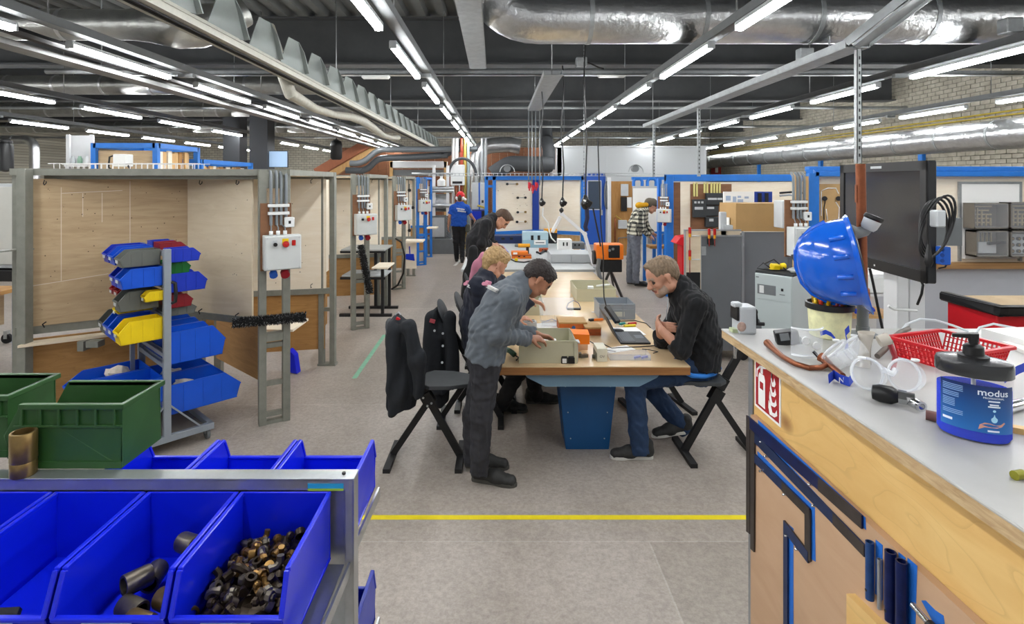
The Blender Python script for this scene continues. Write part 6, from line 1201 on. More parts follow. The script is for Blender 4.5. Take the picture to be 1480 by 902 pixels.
# ================================================================== grey bench beyond the birch tables
GB0, GB1, GZ = TY1 + 0.03, TY1 + 3.6, 0.75
t = thing('grey_bench', 'light grey workbench covered with tools beyond the birch tables', 'workbench', (0.7, GB0 + 1.5, 0))
part('bench_top', MB().box2((TX0 - 0.55, GB0 + 0.05, GZ - 0.04), (TX1 + 0.05, GB1, GZ)), mat('pale grey bench top', 'b4b7b6', 0.4, 0, 0.05, 4), t, bevel=0.004)
for x in (TX0 - 0.4, TX1 - 0.1):
    for y in (GB0 + 0.2, GB1 - 0.2): part('leg', MB().box2((x - 0.03, y - 0.03, 0), (x + 0.03, y + 0.03, GZ - 0.04)), LGREY, t)
def GT(px, py, h=0.0): q = FL(px, py, GZ); q.z += h; return q
a, b = W(798, 386, 8.75), W(853, 386, 8.75)
t = thing('drawer_unit', 'light grey two drawer unit at the end of the birch table', 'drawer unit', (a.x, 8.75, GZ))
part('case', MB().box2((a.x - 0.02, 8.78, GZ), (b.x + 0.03, 9.4, GZ + 0.14)), mat('light grey drawer', 'a9adaf', 0.45), t)
xm = (a.x + b.x) / 2
for x0, x1 in ((a.x, xm - 0.005), (xm + 0.005, b.x)): part('drawer', MB().box2((x0, 8.765, GZ + 0.01), (x1, 8.78, GZ + 0.125)), MATS['light grey drawer'], t, bevel=0.002)
def gcase(name, label, cat, px, py, w, d, h, m, m2=None, rot=0.0, lidh=0.3):
    a = GT(px, py); t = thing(name, label, cat, a, rot)
    part('body', MB().box2((-w / 2, 0, 0), (w / 2, d, h * (1 - lidh))), m, t, local=True, bevel=0.008, seg=2); part('lid', MB().box2((-w / 2, 0, h * (1 - lidh) + 0.003), (w / 2, d, h)), m2 or m, t, local=True, bevel=0.008, seg=2)
    part('latch', MB().box2((-w * 0.18, -0.012, h * 0.5), (-w * 0.08, 0, h * 0.8)).box2((w * 0.08, -0.012, h * 0.5), (w * 0.18, 0, h * 0.8)), BLACKP, t, local=True)
    return t
gcase('tool_case', 'flat orange tool case on the bench, lower one of two', 'tool case', 754, 374, 0.33, 0.2, 0.06, ORANGE, mat('rust plastic', 'b4592a', 0.5))
a = GT(752, 374, 0.062); t = thing('tool_case', 'flat orange tool case lying on top of the lower one', 'tool case', a); part('body', MB().box2((a.x - 0.15, a.y, a.z), (a.x + 0.13, a.y + 0.18, a.z + 0.055)), ORANGE, t, bevel=0.006); part('label', MB().box2((a.x - 0.12, a.y - 0.002, a.z + 0.01), (a.x - 0.05, a.y, a.z + 0.045)), PAPER, t)
solo('yellow_cap', MB().cyl(GT(746, 377, 0.02), GT(746, 377, 0.02) + V(0, -0.03, 0), 0.028, n=12), YELP, 'small yellow cap in front of the orange cases', 'cap')
a = GT(758, 369, 0.12); t = thing('cordless_drill', 'yellow and black cordless drill lying on the orange cases', 'drill', a); part('motor_housing', MB().cyl(a + V(-0.11, 0.04, 0.045), a + V(0.1, 0.04, 0.045), 0.035, n=12), mat('drill yellow', 'e0a020', 0.45), t); part('grip', MB().box2((a.x + 0.03, a.y + 0.01, a.z - 0.11), (a.x + 0.08, a.y + 0.06, a.z + 0.03)), BLACKP, t, bevel=0.008); part('chuck', MB().cyl(a + V(-0.17, 0.04, 0.045), a + V(-0.11, 0.04, 0.045), 0.02, 0.028, n=12), MGREY, t)
gcase('parts_tray', 'dark blue parts tray on the bench behind the bending man', 'tray', 733, 352, 0.68, 0.35, 0.16, mat('navy plastic', '1b2c58', 0.5), None, 0, 0.12)
mc = gcase('machine_case', 'pale blue machine case with a label on the bench', 'case', 774, 358, 0.5, 0.35, 0.30, mat('pale blue paint', '8fb0c0', 0.45), mat('paler blue paint', 'a9c4ce', 0.45), 0, 0.5)
part('label', MB().box2((-0.03, -0.01, 0.06), (0.2, -0.002, 0.15)).box2((0.0, -0.012, 0.09), (0.17, -0.01, 0.11), 1), [PAPER, MGREY], mc, local=True)
gcase('site_radio', 'black site radio with yellow top on the bench', 'radio', 796, 352, 0.27, 0.2, 0.30, BLACKP, mat('amber plastic', 'e29a1c', 0.45), 0, 0.26)
gcase('tool_case', 'small orange case in front of the pale blue machine case', 'tool case', 786, 364, 0.17, 0.12, 0.06, mat('rust plastic 2', 'b4552a', 0.5))
gcase('paper_tray', 'white paper box with dark prints at the right end of the bench', 'box', 817, 364, 0.25, 0.3, 0.22, PAPER, None, 0, 0.1)
gcase('flat_case', 'grey flat case lying at the right end of the bench', 'case', 834, 360, 0.3, 0.3, 0.12, MGREY, MGREY, 0, 0.5)
solo('cable_coil', MB().tube([GT(776 + 5 * i, 366 + 2.2 * math.sin(i * 1.9), 0.02) for i in range(9)], 0.022, 6), BLACKP, 'bundle of black cable in front of the pale blue machine case', 'cable')
solo('cable_coil', MB().tube([GT(735, 374, .01), GT(745, 379, .01), GT(757, 380, .01), GT(768, 378, .01)], 0.012, 6), BLACKP, 'black cable curving in front of the orange cases', 'cable')
solo('blue_fitting', MB().tube([GT(722, 367, .03), GT(728, 363, .06), GT(733, 368, .03)], 0.03, 8), BLUEB3, 'small blue hose fitting on the bench behind the blond head', 'fitting')
solo('grey_tool', MB().bar(GT(756, 353, 0.0), GT(762, 352, 0.2), 0.07, 0.05), MGREY, 'grey hand tool leaning on the pale blue machine case', 'tool', bevel=0.012)
solo('black_plug', MB().box(GT(847, 366, 0.03), (0.2, 0.1, 0.03)).box(GT(841, 368, 0.02), (0.08, 0.06, 0.03)), BLACKM, 'dark tool bits at the right end of the bench', 'tool')
# articulated white bench lamp
t = thing('bench_lamp', 'white articulated bench lamp over the drawer unit', 'lamp', W(856, 388, 8.7)); Yl = 8.7
j0, j1, j2 = W(854, 372, Yl), W(845, 338, Yl), W(812, 309, Yl)
part('upright', MB().bar(W(858, 384, Yl), j1, 0.05, 0.05), WHITEM, t); part('arm', MB().bar(j1, j2, 0.045, 0.045), WHITEM, t); part('elbow', MB().cyl(j1 + V(0, -0.03, 0), j1 + V(0, 0.03, 0), 0.035, n=12).cyl(j2 + V(0, -0.03, 0), j2 + V(0, 0.03, 0), 0.035, n=12), WHITEM, t)
part('lamp_head', MB().bar(W(810, 313, Yl), W(798, 336, Yl), 0.07, 0.05), WHITEM, t, bevel=0.01); part('clamp', MB().box(W(857, 388, Yl), (0.08, 0.08, 0.06)), LGREY, t)
# orange threading machine on a tripod
t = thing('threading_machine', 'orange pipe threading machine on a black tripod beside the table', 'threading machine', W(882, 405, 8.0)); Ym = 7.9
a, b = W(860, 352, Ym), W(899, 374, Ym)
part('orange_housing', MB().box2((a.x, Ym - 0.12, b.z), (b.x, Ym + 0.15, a.z)), mat('machine orange', 'e87818', 0.4), t, bevel=0.03, seg=2); part('front_plate', MB().box2((W(877, 0, Ym).x, Ym - 0.135, W(0, 371, Ym).z), (W(893, 0, Ym).x, Ym - 0.12, W(0, 353, Ym).z)), BLACKP, t, bevel=0.006)
part('gear_box', MB().box2((a.x + 0.04, Ym - 0.1, W(0, 392, Ym).z), (b.x - 0.02, Ym + 0.12, b.z)), BLACKM, t, bevel=0.01)
for k_, (px, py) in enumerate(((868, 418), (905, 432), (888, 408))): part('tripod_leg', MB().bar(W(882, 390, Ym), FL(px, py + 12) if k_ else FL(866, 428), 0.03, 0.03), BLACKM, t)
part('clamp_screw', MB().tube([W(866, 374, Ym - 0.15), W(864, 388, Ym - 0.15), W(868, 404, Ym - 0.15)], 0.03, 8), MGREY, t); part('chuck_wheel', MB().cyl(W(857, 372, Ym), W(863, 372, Ym), 0.1, n=18), BLACKM, t)
for (px, py) in ((886, 360), (881, 362)): part('knob', MB().cyl(W(px, py, Ym - 0.14), W(px, py, Ym - 0.17), 0.02, n=10), MGREY, t)
# hanging plugs and cables above the bench
CHAIN = mat('steel chain', '8f9294', 0.4, 0.7, 0.2, 60)
def drop(label, px, Y, ptop, pbot, size, chain=True, tail=None):
    a, b = W(px, ptop, Y), W(px, pbot, Y); t = thing('hanging_plug', label, 'power plug', b, group='power plugs hanging from the ceiling')
    pts = [a + (b - a) * i / 8 + V(0.02 * math.sin(i * 1.3), 0, 0) for i in range(8)] + [b]; part('cable', MB().tube(pts, 0.011, 6), BLACKP, t)
    if chain:
        n = int((a.z - b.z) / 0.05); mb = MB()
        for i in range(1, n): mb.box(a + V(-0.02, 0, -0.02 - 0.05 * i), (0.014, 0.006, 0.036) if i % 2 else (0.006, 0.014, 0.036))
        part('chain_links', mb, CHAIN, t, kind='stuff')
    s_ = size; part('plug_body', MB().lathe([(0.01, 0.12 * s_), (0.03 * s_, 0.1 * s_), (0.06 * s_, 0.04 * s_), (0.075 * s_, -0.03 * s_), (0.06 * s_, -0.08 * s_), (0.03 * s_, -0.12 * s_)], b, n=12), BLACKP, t)
    part('socket_box', MB().box(b + V(0.03 * s_, -0.03, -0.01), (0.13 * s_, 0.1 * s_, 0.11 * s_), (0.2, 0.5, 0.3)), BLACKP, t, bevel=0.012); part('label', MB().box(b + V(-0.01, -0.09 * s_, 0.02 * s_), (0.07 * s_, 0.004, 0.025 * s_), (0, 0.4, 0)), PAPER, t)
    if tail: part('tail_cable', MB().tube([W(x, y, Y) for x, y in tail], 0.012, 6), WHITEP if tail[0][0] < 800 else BLACKP, t)
drop('black plug hanging from the ceiling, left one of three above the bench', 783, 8.6, 131, 292, 0.55, False, [(785, 300), (784, 312), (792, 322), (794, 335), (797, 344), (803, 350)])
drop('black plug hanging from the ceiling with a ball below, middle one of three', 813, 8.4, 95, 292, 0.62, False, [(812, 300), (811, 304), (811, 308)])
drop('large black plug hanging on a chain, right one of three', 846, 7.6, -30, 292, 0.85, True, [(857, 300), (862, 325), (866, 345), (868, 356)])
solo('ball_weight', MB().ell(W(811.5, 304, 8.4), (0.035, 0.035, 0.035)), BLACKP, 'small black ball under the middle hanging plug', 'ball')
for i, px in enumerate((764, 769, 774, 780)):
    a, b = W(px, 160, 10.8), W(px, 268, 10.8); solo('air_hose', MB().cyl(a, b, 0.013, n=6), GALVD if i % 2 else COND, f'thin vertical air line above the bench, {["first", "second", "third", "fourth"][i]} from the left', 'pipe')
for i, (px, py) in enumerate(((765, 268), (770, 272), (775, 268))):
    p = W(px, py, 10.8); t = thing('air_coupling', f'red air coupling hanging above the bench, {["left", "middle", "right"][i]} of three', 'coupling', p); part('body', MB().cyl(p + V(0, 0, -0.06), p + V(0, 0, 0.06), 0.028, n=10), mat('red coupling', 'b8202c', 0.4), t); part('nozzle', MB().cyl(p + V(0, -0.02, -0.1), p + V(0, 0, -0.05), 0.014, n=8), REDB, t); part('lever', MB().box(p + V(0.03, -0.02, 0), (0.015, 0.02, 0.07)), MATS['red coupling'], t)
solo('cable_bundle', MB().tube([W(848, 300, 7.7), W(849, 315, 7.7), W(846, 328, 7.7), W(848, 334, 7.7)], 0.03, 8), mat('navy cable', '1c2040', 0.6), 'dark navy cable bundle hanging below the large plug', 'cable')
# ================================================================== blue framed booths and background at the back and right
def L3(px, py, Y): return W(px, py, Y)
# centre booth: two pale panels meeting at a blue post
Yb = 13.2
t = thing('blue_booth', 'blue framed booth with two pale panels in the centre background', 'booth', XY(775, Yb + 0.3))
xl, xc, xr_ = XY(712, Yb).x, XY(774, Yb + 0.7).x, XY(838, Yb).x; zb, ztp = 0.85, 2.08
part('panel', vp(MB(), (xl, Yb, 0), (xc - 0.06, Yb + 0.55, 0), zb, ztp), PLYL, t); part('panel', vp(MB(), (xc + 0.06, Yb + 0.55, 0), (xr_, Yb, 0), zb, ztp), PLYL, t)
part('corner_post', MB().box2((xc - 0.09, Yb + 0.5, 0), (xc + 0.07, Yb + 0.62, 2.1)), mat('deep blue paint', '1a3f9a', 0.4), t)
for a, b in (((xl, Yb, 0), (xc, Yb + 0.55, 0)), ((xc, Yb + 0.55, 0), (xr_, Yb, 0))):
    part('lower_rail', vp(MB(), V(*a) + V(0, -0.03, 0), V(*b) + V(0, -0.03, 0), zb - 0.08, zb, 0.05), BLUEF, t); part('lower_panel', vp(MB(), V(*a) + V(0, 0.02, 0), V(*b) + V(0, 0.02, 0), 0.2, zb - 0.1), PINE, t)
    part('top_rail', vp(MB(), V(*a) + V(0, -0.02, 0), V(*b) + V(0, -0.02, 0), 2.08, 2.16, 0.06), BLUEF, t)
part('front_beam', MB().box2((xl - 0.15, Yb - 0.1, 2.08), (xr_ + 0.1, Yb - 0.02, 2.18)), BLUEF, t)
for x in (xl - 0.15, xl + 0.04, xr_ + 0.06): part('upright', MB().box2((x - 0.04, Yb - 0.1, 0), (x + 0.04, Yb, 2.16)), BLUEF, t)
for z in (0.3, 0.7, 1.9): part('rung', MB().box2((xl - 0.12, Yb - 0.07, z), (xl, Yb - 0.03, z + 0.06)), BLUEF, t)
dots(t, V(xl, Yb, 0), V(xc, Yb + 0.55, 0), 0.9, 2.0, 18, 0.012, 77, 0.01)
for i, (px0, px1, py) in enumerate(((732, 746, 266), (747, 758, 286), (747, 758, 307), (746, 758, 321))):
    f0, f1 = (px0 - 712) / 62, (px1 - 712) / 62; A_, B_ = V(xl, Yb - 0.02, 0), V(xc, Yb + 0.53, 0); a, b = A_.lerp(B_, f0), A_.lerp(B_, f1); z = H - (py - CY) / F * 13.4; a.z = b.z = z; a.y -= .02; b.y -= .02
    t2 = thing('wired_socket', f'small socket pair joined by a wire on the left pale panel, {["top", "second", "third", "lowest"][i]} one', 'socket', a); m_ = BLACKP if i == 1 else BRASS
    part('wire', MB().tube([a, (a + b) / 2, b], 0.008, 5), PAPER if i > 1 else GALVD, t2)
    for q in (a, b): part('socket', MB().cyl(q, q + V(0.01, -0.03, 0), 0.03, n=10), BLACKP if (i == 1 or q is a) else m_, t2)
# office block with blue door
OY = 18.0
t = thing('office_block', 'white site office block with a blue door at the back', 'office', XY(905, OY)); xa, xb2 = XY(805, OY).x, XY(1021, OY).x
part('front_wall', MB().box2((xa, OY, 0), (xb2, OY + 0.15, 3.17)), mat('office grey white', 'b4b8ba', 0.5), t); part('side_wall', MB().box2((xa, OY, 0), (xa + 0.15, YF - 0.1, 3.17)), WHITEM, t); part('roof', MB().box2((xa - 0.03, OY - 0.05, 3.15), (xb2 + 0.03, YF - 0.1, 3.2)), LGREY, t)
for px in (805, 877, 948, 1019): x = XY(px, OY).x; part('panel_joint', MB().box2((x - 0.01, OY - 0.004, 2.2), (x + 0.01, OY, 3.15)), LGREY, t)
dx0, dx1 = XY(846, OY).x, XY(872, OY).x
d_ = part('door', MB().box2((dx0, OY - 0.06, 0.0), (dx1, OY - 0.01, 2.25)), mat('door blue', '1d55b4', 0.4), t); part('door_frame', MB().box2((dx0 - 0.06, OY - 0.05, 0), (dx0, OY, 2.32)).box2((dx1, OY - 0.05, 0), (dx1 + 0.06, OY, 2.32)).box2((dx0 - 0.06, OY - 0.05, 2.25), (dx1 + 0.06, OY, 2.32)), mat('door blue 2', '1a4aa0', 0.4), t)
part('window_pane', MB().box2((dx0 + 0.08, OY - 0.066, 1.15), (dx1 - 0.1, OY - 0.06, 2.05)), mat('dark door glass', '3c4a5c', 0.15), d_); part('window_trim', MB().box2((dx0 + 0.05, OY - 0.068, 1.12), (dx0 + 0.08, OY - 0.058, 2.08)).box2((dx1 - 0.1, OY - 0.068, 1.12), (dx1 - 0.07, OY - 0.058, 2.08)).box2((dx0 + 0.05, OY - 0.068, 2.05), (dx1 - 0.07, OY - 0.058, 2.08)).box2((dx0 + 0.05, OY - 0.068, 1.12), (dx1 - 0.07, OY - 0.058, 1.15)), LGREY, d_)
part('handle', MB().box2((dx1 - 0.09, OY - 0.09, 0.95), (dx1 - 0.04, OY - 0.06, 1.12)), GALV, d_)
# ply panel with fuse boxes between door and blue loops
Ye = 14.5; a, b = W(883, 262, Ye), W(914, 360, Ye)
t = thing('meter_board', 'tall plywood board with meter boxes right of the blue door', 'board', (a.x, Ye, 0)); part('board', MB().box2((a.x, Ye, 0.1), (b.x, Ye + 0.03, a.z)), PINE2, t); part('frame', MB().box2((a.x - 0.08, Ye - 0.02, 0), (a.x, Ye + 0.05, 2.15)), WHITEM, t)
def plate(par, name, x0, y0, x1, y1, Y, th, m): p, q = W(x0, y0, Y), W(x1, y1, Y); return part(name, MB().box2((p.x, Y - th, q.z), (q.x, Y, p.z)), m, par, bevel=0.004)
plate(t, 'grey_box', 897, 266, 907, 283, Ye, 0.1, LGREY); plate(t, 'black_meter', 897, 285, 905, 305, Ye, 0.1, BLACKP); plate(t, 'white_box', 905, 285, 912, 300, Ye, 0.08, WHITEP); plate(t, 'grey_box', 893, 318, 905, 330, Ye, 0.12, LGREY)
part('brown_pipe', MB().tube([W(889, 350, Ye - .05), W(889, 315, Ye - .05)], 0.02, 6), COPPER, t); part('wire', MB().tube([W(890, 311, Ye - .05), W(893, 314, Ye - .05), W(899, 318, Ye - .05)], 0.01, 5), YPIPE, t)
part('steel_tube', MB().tube([W(893, 352, Ye - .05), W(894, 344, Ye - .05), W(908, 343, Ye - .05)], 0.015, 6), MGREY, t)
solo('cable_coil', MB().tube([W(877 + 3.2 * math.cos(i * 0.5), 282 + 20 * math.sin(i * 0.5), OY - 0.03 - 0.004 * i) for i in range(38)], 0.02, 5), MGREY, 'grey cable coil hanging beside the blue door', 'cable')
# booth with blue loops and white board, where the man in the checked shirt works
Yc = 11.6; t = thing('blue_booth', 'blue framed booth with a white board behind the man in the checked shirt', 'booth', XY(940, Yc))
plate(t, 'white_board', 915, 272, 961, 336, Yc, 0.02, PAPER)
for px in (914, 934):
    q = W(px, 0, Yc); part('loop_frame', MB().tube([V(q.x + 0.02, Yc - 0.02, 1.95), V(q.x + 0.02, Yc - 0.02, 2.05), V(q.x + 0.06, Yc - 0.02, 2.10), V(q.x + 0.16, Yc - 0.02, 2.10), V(q.x + 0.2, Yc - 0.02, 2.05), V(q.x + 0.2, Yc - 0.02, 1.95)], 0.035, 8), BLUEF, t)
part('top_rail', MB().box2((W(913, 0, Yc).x, Yc - 0.03, 2.08), (W(965, 0, Yc).x, Yc + 0.04, 2.14)), BLUEF, t); part('lower_rail', MB().box2((W(913, 0, Yc).x, Yc - 0.03, 0.9), (W(965, 0, Yc).x, Yc + 0.04, 1.0)), BLUEF, t)
for px in (932, 946, 961): q = W(px, 0, Yc - 0.2); part('leg', MB().box2((q.x - 0.03, Yc - 0.2, 0), (q.x + 0.03, Yc - 0.14, 0.95)), BLUEF, t)
plate(t, 'work_shelf', 934, 353, 962, 357, Yc - 0.35, 0.3, PINE2)
plate(t, 'sink_panel', 936, 338, 962, 352, Yc - 0.1, 0.04, GALV)
# right-hand booths: thick blue beam, plywood walls
PX = 967; Yp = 9.9; p = XY(PX, Yp)
t = thing('blue_booth', 'blue framed plywood booth carrying black switch panels', 'booth', (p.x, Yp, 0))
part('post', MB().box2((p.x - 0.07, Yp - 0.07, 0), (p.x + 0.06, Yp + 0.07, 2.16)), BLUEF, t, bevel=0.006); part('post', MB().box2((p.x - 0.16, Yp + 0.1, 0), (p.x - 0.1, Yp + 0.2, 2.1)), BLUEF, t)
xe = XY(1160, Yp).x
part('top_beam', MB().box2((p.x - 0.07, Yp - 0.06, 2.05), (xe, Yp + 0.06, 2.17)), BLUEF, t, bevel=0.006); part('side_board', MB().box2((p.x + 0.06, Yp, 0.3), (p.x + 0.22, Yp + 0.03, 2.03)), PLYB, t)
part('panel', MB().box2((p.x + 0.2, Yp - 0.02, 0.3), (xe, Yp + 0.0, 2.04)), PLYL, t)
part('brown_board', MB().box2((W(997, 0, Yp).x, Yp - 0.04, W(0, 336, Yp).z), (W(1056, 0, Yp).x, Yp - 0.02, W(0, 266, Yp).z)), PLYB, t)
YS = mat('pale yellow strip', 'd8cf86', 0.5)
for i, px in enumerate((1003, 1007, 1018, 1022, 1028, 1032, 1036, 1040)): plate(t, 'terminal_strip', px - 1.4, 264, px + 1.2, 284 if i < 2 else 279, Yp - 0.04, 0.02, YS)
def panel_box(label, x0, y0, x1, y1, marks):
    p_, q_ = W(x0, y0, Yp - 0.05), W(x1, y1, Yp - 0.05); tt = thing('switch_panel', label, 'switch panel', (p_.x, Yp - 0.05, q_.z), group='black switch panels on the booth wall')
    part('case', MB().box2((p_.x, Yp - 0.13, q_.z), (q_.x, Yp - 0.045, p_.z)), mat('anthracite case', '2f3336', 0.45), tt, bevel=0.008)
    for (a0, b0, a1, b1) in marks: u, v_ = W(a0, b0, Yp - 0.13), W(a1, b1, Yp - 0.13); part('breaker_window', MB().box2((u.x, Yp - 0.138, v_.z), (v_.x, Yp - 0.13, u.z)), LGREY, tt)
panel_box('black switch panel with three round dials', 1000, 288, 1019, 314, [(1004, 299, 1016, 303)] + [(1003.5 + 5 * i, 291, 1006.5 + 5 * i, 294) for i in range(3)])
panel_box('long black switch panel at the top right', 1019, 279, 1047, 296, [(1023, 286, 1036, 289), (1037, 286, 1044, 289)])
panel_box('middle black switch panel with white breakers', 1018, 297, 1036, 312, [(1022, 299, 1032, 302)])
panel_box('lowest black switch panel with a small white socket', 1018, 313, 1036, 328, [(1025, 316, 1031, 320)])
# front right booth: ladder with control box, plywood wall behind the monitor
Yl = 5.55; q = XY(1157, Yl); t = thing('blue_booth', 'front blue framed booth wall behind the monitor', 'booth', (q.x, Yl, 0))
for x in (q.x - 0.02, q.x + 0.12): part('upright', MB().box2((x - 0.03, Yl, 0), (x + 0.03, Yl + 0.06, 2.13)), BLUEF if x > q.x else PINE, t)
part('pale_upright', MB().box2((q.x + 0.02, Yl - 0.02, 0.9), (q.x + 0.07, Yl, 2.1)), PINE, t)
Yw = 7.0; xw0 = XY(1172, Yw).x
part('post', MB().box2((xw0 - 0.08, Yw - 0.12, 0), (xw0 + 0.04, Yw - 0.02, 2.17)), BLUEF, t, bevel=0.006)
part('top_beam', MB().box2((xw0 - 0.08, Yw - 0.12, 2.11), (8.2, Yw - 0.02, 2.175)).box2((xw0 - 0.08, Yw - 0.10, 2.175), (8.2, Yw - 0.0, 2.235)), BLUEF, t, bevel=0.006)
part('panel', MB().box2((xw0, Yw, 1.02), (8.2, Yw + 0.02, 2.11)), PLYL, t); part('ledge', MB().box2((xw0, Yw - 0.12, 0.96), (8.2, Yw + 0.02, 1.03)), EDGE, t); part('lower_wall', MB().box2((xw0, Yw - 0.02, 0), (8.2, Yw + 0.02, 0.96)), mat('pale grey partition', 'b5b9c0', 0.5, 0, 0.03, 3), t)
part('side_beam', MB().bar((q.x + 0.12, Yl + 0.05, 2.14), (xw0, Yw - 0.05, 2.14), 0.06, 0.06), BLUEF, t)
cb2 = dup(cb, (q.x - 0.17, Yl - 0.02, 0), R(8), 'grey control box with red and amber switches on the right blue booth frame')
cq = dup(cb, (XY(963, Yp).x - 0.14, Yp - 0.04, 0.25), R(-30), 'grey control box in front of the man in the checked shirt'); cq.scale = (0.78, 0.78, 0.82)
# wiring board with sockets
a, b = W(1181, 266, Yw - 0.03), W(1214, 350, Yw - 0.03); t = thing('wiring_board', 'tan wiring practice board with black sockets left of the monitor', 'board', (a.x, Yw, b.z))
part('board', MB().box2((a.x, Yw - 0.03, b.z), (b.x + 0.2, Yw - 0.002, a.z)), mat('tan board', 'b99766', 0.6, 0, 0.08, 6), t)
for (px, py) in ((1192, 287), (1212, 287)): part('socket', MB().cyl(W(px, py, Yw - 0.03), W(px, py, Yw - 0.06), 0.03, n=12), BLACKP, t)
for pts in ([(1187, 312), (1187, 276), (1196, 272), (1208, 272), (1212, 280)], [(1191, 318), (1191, 300), (1193, 290)], [(1196, 318), (1194, 302)], [(1212, 318), (1213, 300), (1208, 292)]): part('wire', MB().tube([W(x, y, Yw - 0.035) for x, y in pts], 0.006, 5), PAPER if pts[0][0] != 1191 else BLACKP, t)
# whiteboard and distribution boxes behind the monitor
a, b = W(1390, 266, Yw - 0.03), W(1474, 374, Yw - 0.03); t = thing('white_board', 'white board in a grey frame right of the monitor', 'board', (a.x, Yw - 0.02, b.z)); part('sheet', MB().box2((a.x, Yw - 0.025, b.z), (b.x, Yw - 0.002, a.z)), PAPER, t); part('frame', MB().box2((a.x - 0.03, Yw - 0.03, b.z - .03), (a.x, Yw, a.z + .03)).box2((b.x, Yw - 0.03, b.z - .03), (b.x + .03, Yw, a.z + .03)).box2((a.x, Yw - 0.03, a.z), (b.x, Yw, a.z + .03)), GALVD, t)
CASE = mat('taupe enclosure', '6f6a62', 0.45, 0, 0.06, 6); PCB = mat('busbar brass', 'b8a888', 0.4, 0.5); SMOKE = mat('clear cover', 'd8dce0', 0.1, alpha=0.12)
def dist_box(label, x0, y0, x1, y1, kind):
    Yq = Yw - 0.05; p_, q_ = W(x0, y0, Yq), W(x1, y1, Yq); tt = thing('distribution_box', label, 'distribution box', (p_.x, Yq, q_.z), group='distribution boxes on the white board'); w, h = q_.x - p_.x, p_.z - q_.z; d = 0.16; e = 0.018
    part('back', MB().box2((p_.x, Yq - 0.01, q_.z), (q_.x, Yq, p_.z)), CASE, tt)
    part('side', MB().box2((p_.x, Yq - d, q_.z), (p_.x + e, Yq, p_.z)), CASE, tt); part('side', MB().box2((q_.x - e, Yq - d, q_.z), (q_.x, Yq, p_.z)), CASE, tt); part('side', MB().box2((p_.x, Yq - d, q_.z), (q_.x, Yq, q_.z + e)), CASE, tt); part('side', MB().box2((p_.x, Yq - d, p_.z - e), (q_.x, Yq, p_.z)), CASE, tt)
    part('cover', MB().box2((p_.x + 0.01, Yq - d - 0.006, q_.z + 0.01), (q_.x - 0.01, Yq - d - 0.002, p_.z - 0.01)), SMOKE, tt)
    if kind == 0:
        for i in range(5): part('busbar', MB().box2((p_.x + 0.05, Yq - 0.06, q_.z + 0.06 + i * h * 0.16), (p_.x + w * (0.72 - 0.08 * (i % 2)), Yq - 0.045, q_.z + 0.078 + i * h * 0.16)), PCB, tt)
        for i in range(4): part('busbar', MB().box2((p_.x + w * (0.26 + 0.13 * i), Yq - 0.075, q_.z + 0.03), (p_.x + w * (0.26 + 0.13 * i) + 0.014, Yq - 0.06, q_.z + h * (0.8 - 0.13 * i))), PCB, tt)
    elif kind == 1:
        part('switch_plate', MB().box2((p_.x + w * .2, Yq - 0.1, q_.z + 0.04), (p_.x + w * .75, Yq - 0.05, q_.z + h * .55)), LGREY, tt); part('black_lever', MB().bar((p_.x + w * .45, Yq - 0.12, q_.z + h * .5), (p_.x + w * .95, Yq - 0.13, q_.z + h * .56), 0.03, 0.03), BLACKP, tt)
        for i in range(4): part('busbar', MB().box2((p_.x + w * (0.26 + 0.13 * i), Yq - 0.07, q_.z + h * .55), (p_.x + w * (0.26 + 0.13 * i) + 0.014, Yq - 0.05, q_.z + h - 0.03)), PCB, tt)
    else:
        part('fuse_plate', MB().box2((p_.x + w * .08, Yq - 0.08, q_.z + 0.03), (q_.x - 0.03, Yq - 0.05, q_.z + h * .85)), LGREY, tt)
        for i in range(4):
            for j in range(3): part('fuse_holder', MB().cyl((p_.x + w * (0.2 + 0.2 * i), Yq - 0.08, q_.z + h * (0.2 + 0.24 * j)), (p_.x + w * (0.2 + 0.2 * i), Yq - 0.1, q_.z + h * (0.2 + 0.24 * j)), 0.024, n=12).cyl((p_.x + w * (0.2 + 0.2 * i), Yq - 0.1, q_.z + h * (0.2 + 0.24 * j)), (p_.x + w * (0.2 + 0.2 * i), Yq - 0.104, q_.z + h * (0.2 + 0.24 * j)), 0.013, n=10, mi=1), [BLACKP, BRASS], tt)
dist_box('upper left distribution box with stepped busbars', 1392, 293, 1441, 329, 0); dist_box('upper right distribution box with busbars at the picture edge', 1444, 292, 1492, 329, 0); dist_box('lower left distribution box with a black lever', 1395, 332, 1441, 369, 1); dist_box('lower right distribution box with round fuses', 1444, 332, 1490, 369, 2)
# ------------------------------------------------------------------ monitor on its stand
zt0, zb0 = 2.155, 1.535; A_, B_ = V(2.235, 3.62, 0), V(2.15, 2.78, 0)         # far and near ends of the screen face
t = thing('monitor', 'large black monitor on a stand behind the counter', 'monitor', (2.2, 3.2, zb0)); dd = (B_ - A_).normalized(); nn = V(dd.y, -dd.x, 0).normalized()      # nn points to the viewer side
if nn.x > 0: nn = -nn
def face(a, b, z0, z1, off, th): a, b = a + nn * off, b + nn * off; return MB().hexa([a + V(0, 0, z0), b + V(0, 0, z0), b - nn * th + V(0, 0, z0), a - nn * th + V(0, 0, z0), a + V(0, 0, z1), b + V(0, 0, z1), b - nn * th + V(0, 0, z1), a - nn * th + V(0, 0, z1)])
part('casing', face(A_, B_, zb0, zt0, 0.0, 0.045), mat('monitor casing', '232426', 0.45), t, bevel=0.006); part('screen', face(A_ + dd * 0.05, B_ - dd * 0.05, zb0 + 0.06, zt0 - 0.05, 0.002, 0.002), mat('dark glossy screen', '303236', 0.12, 0, coat=0.5), t)
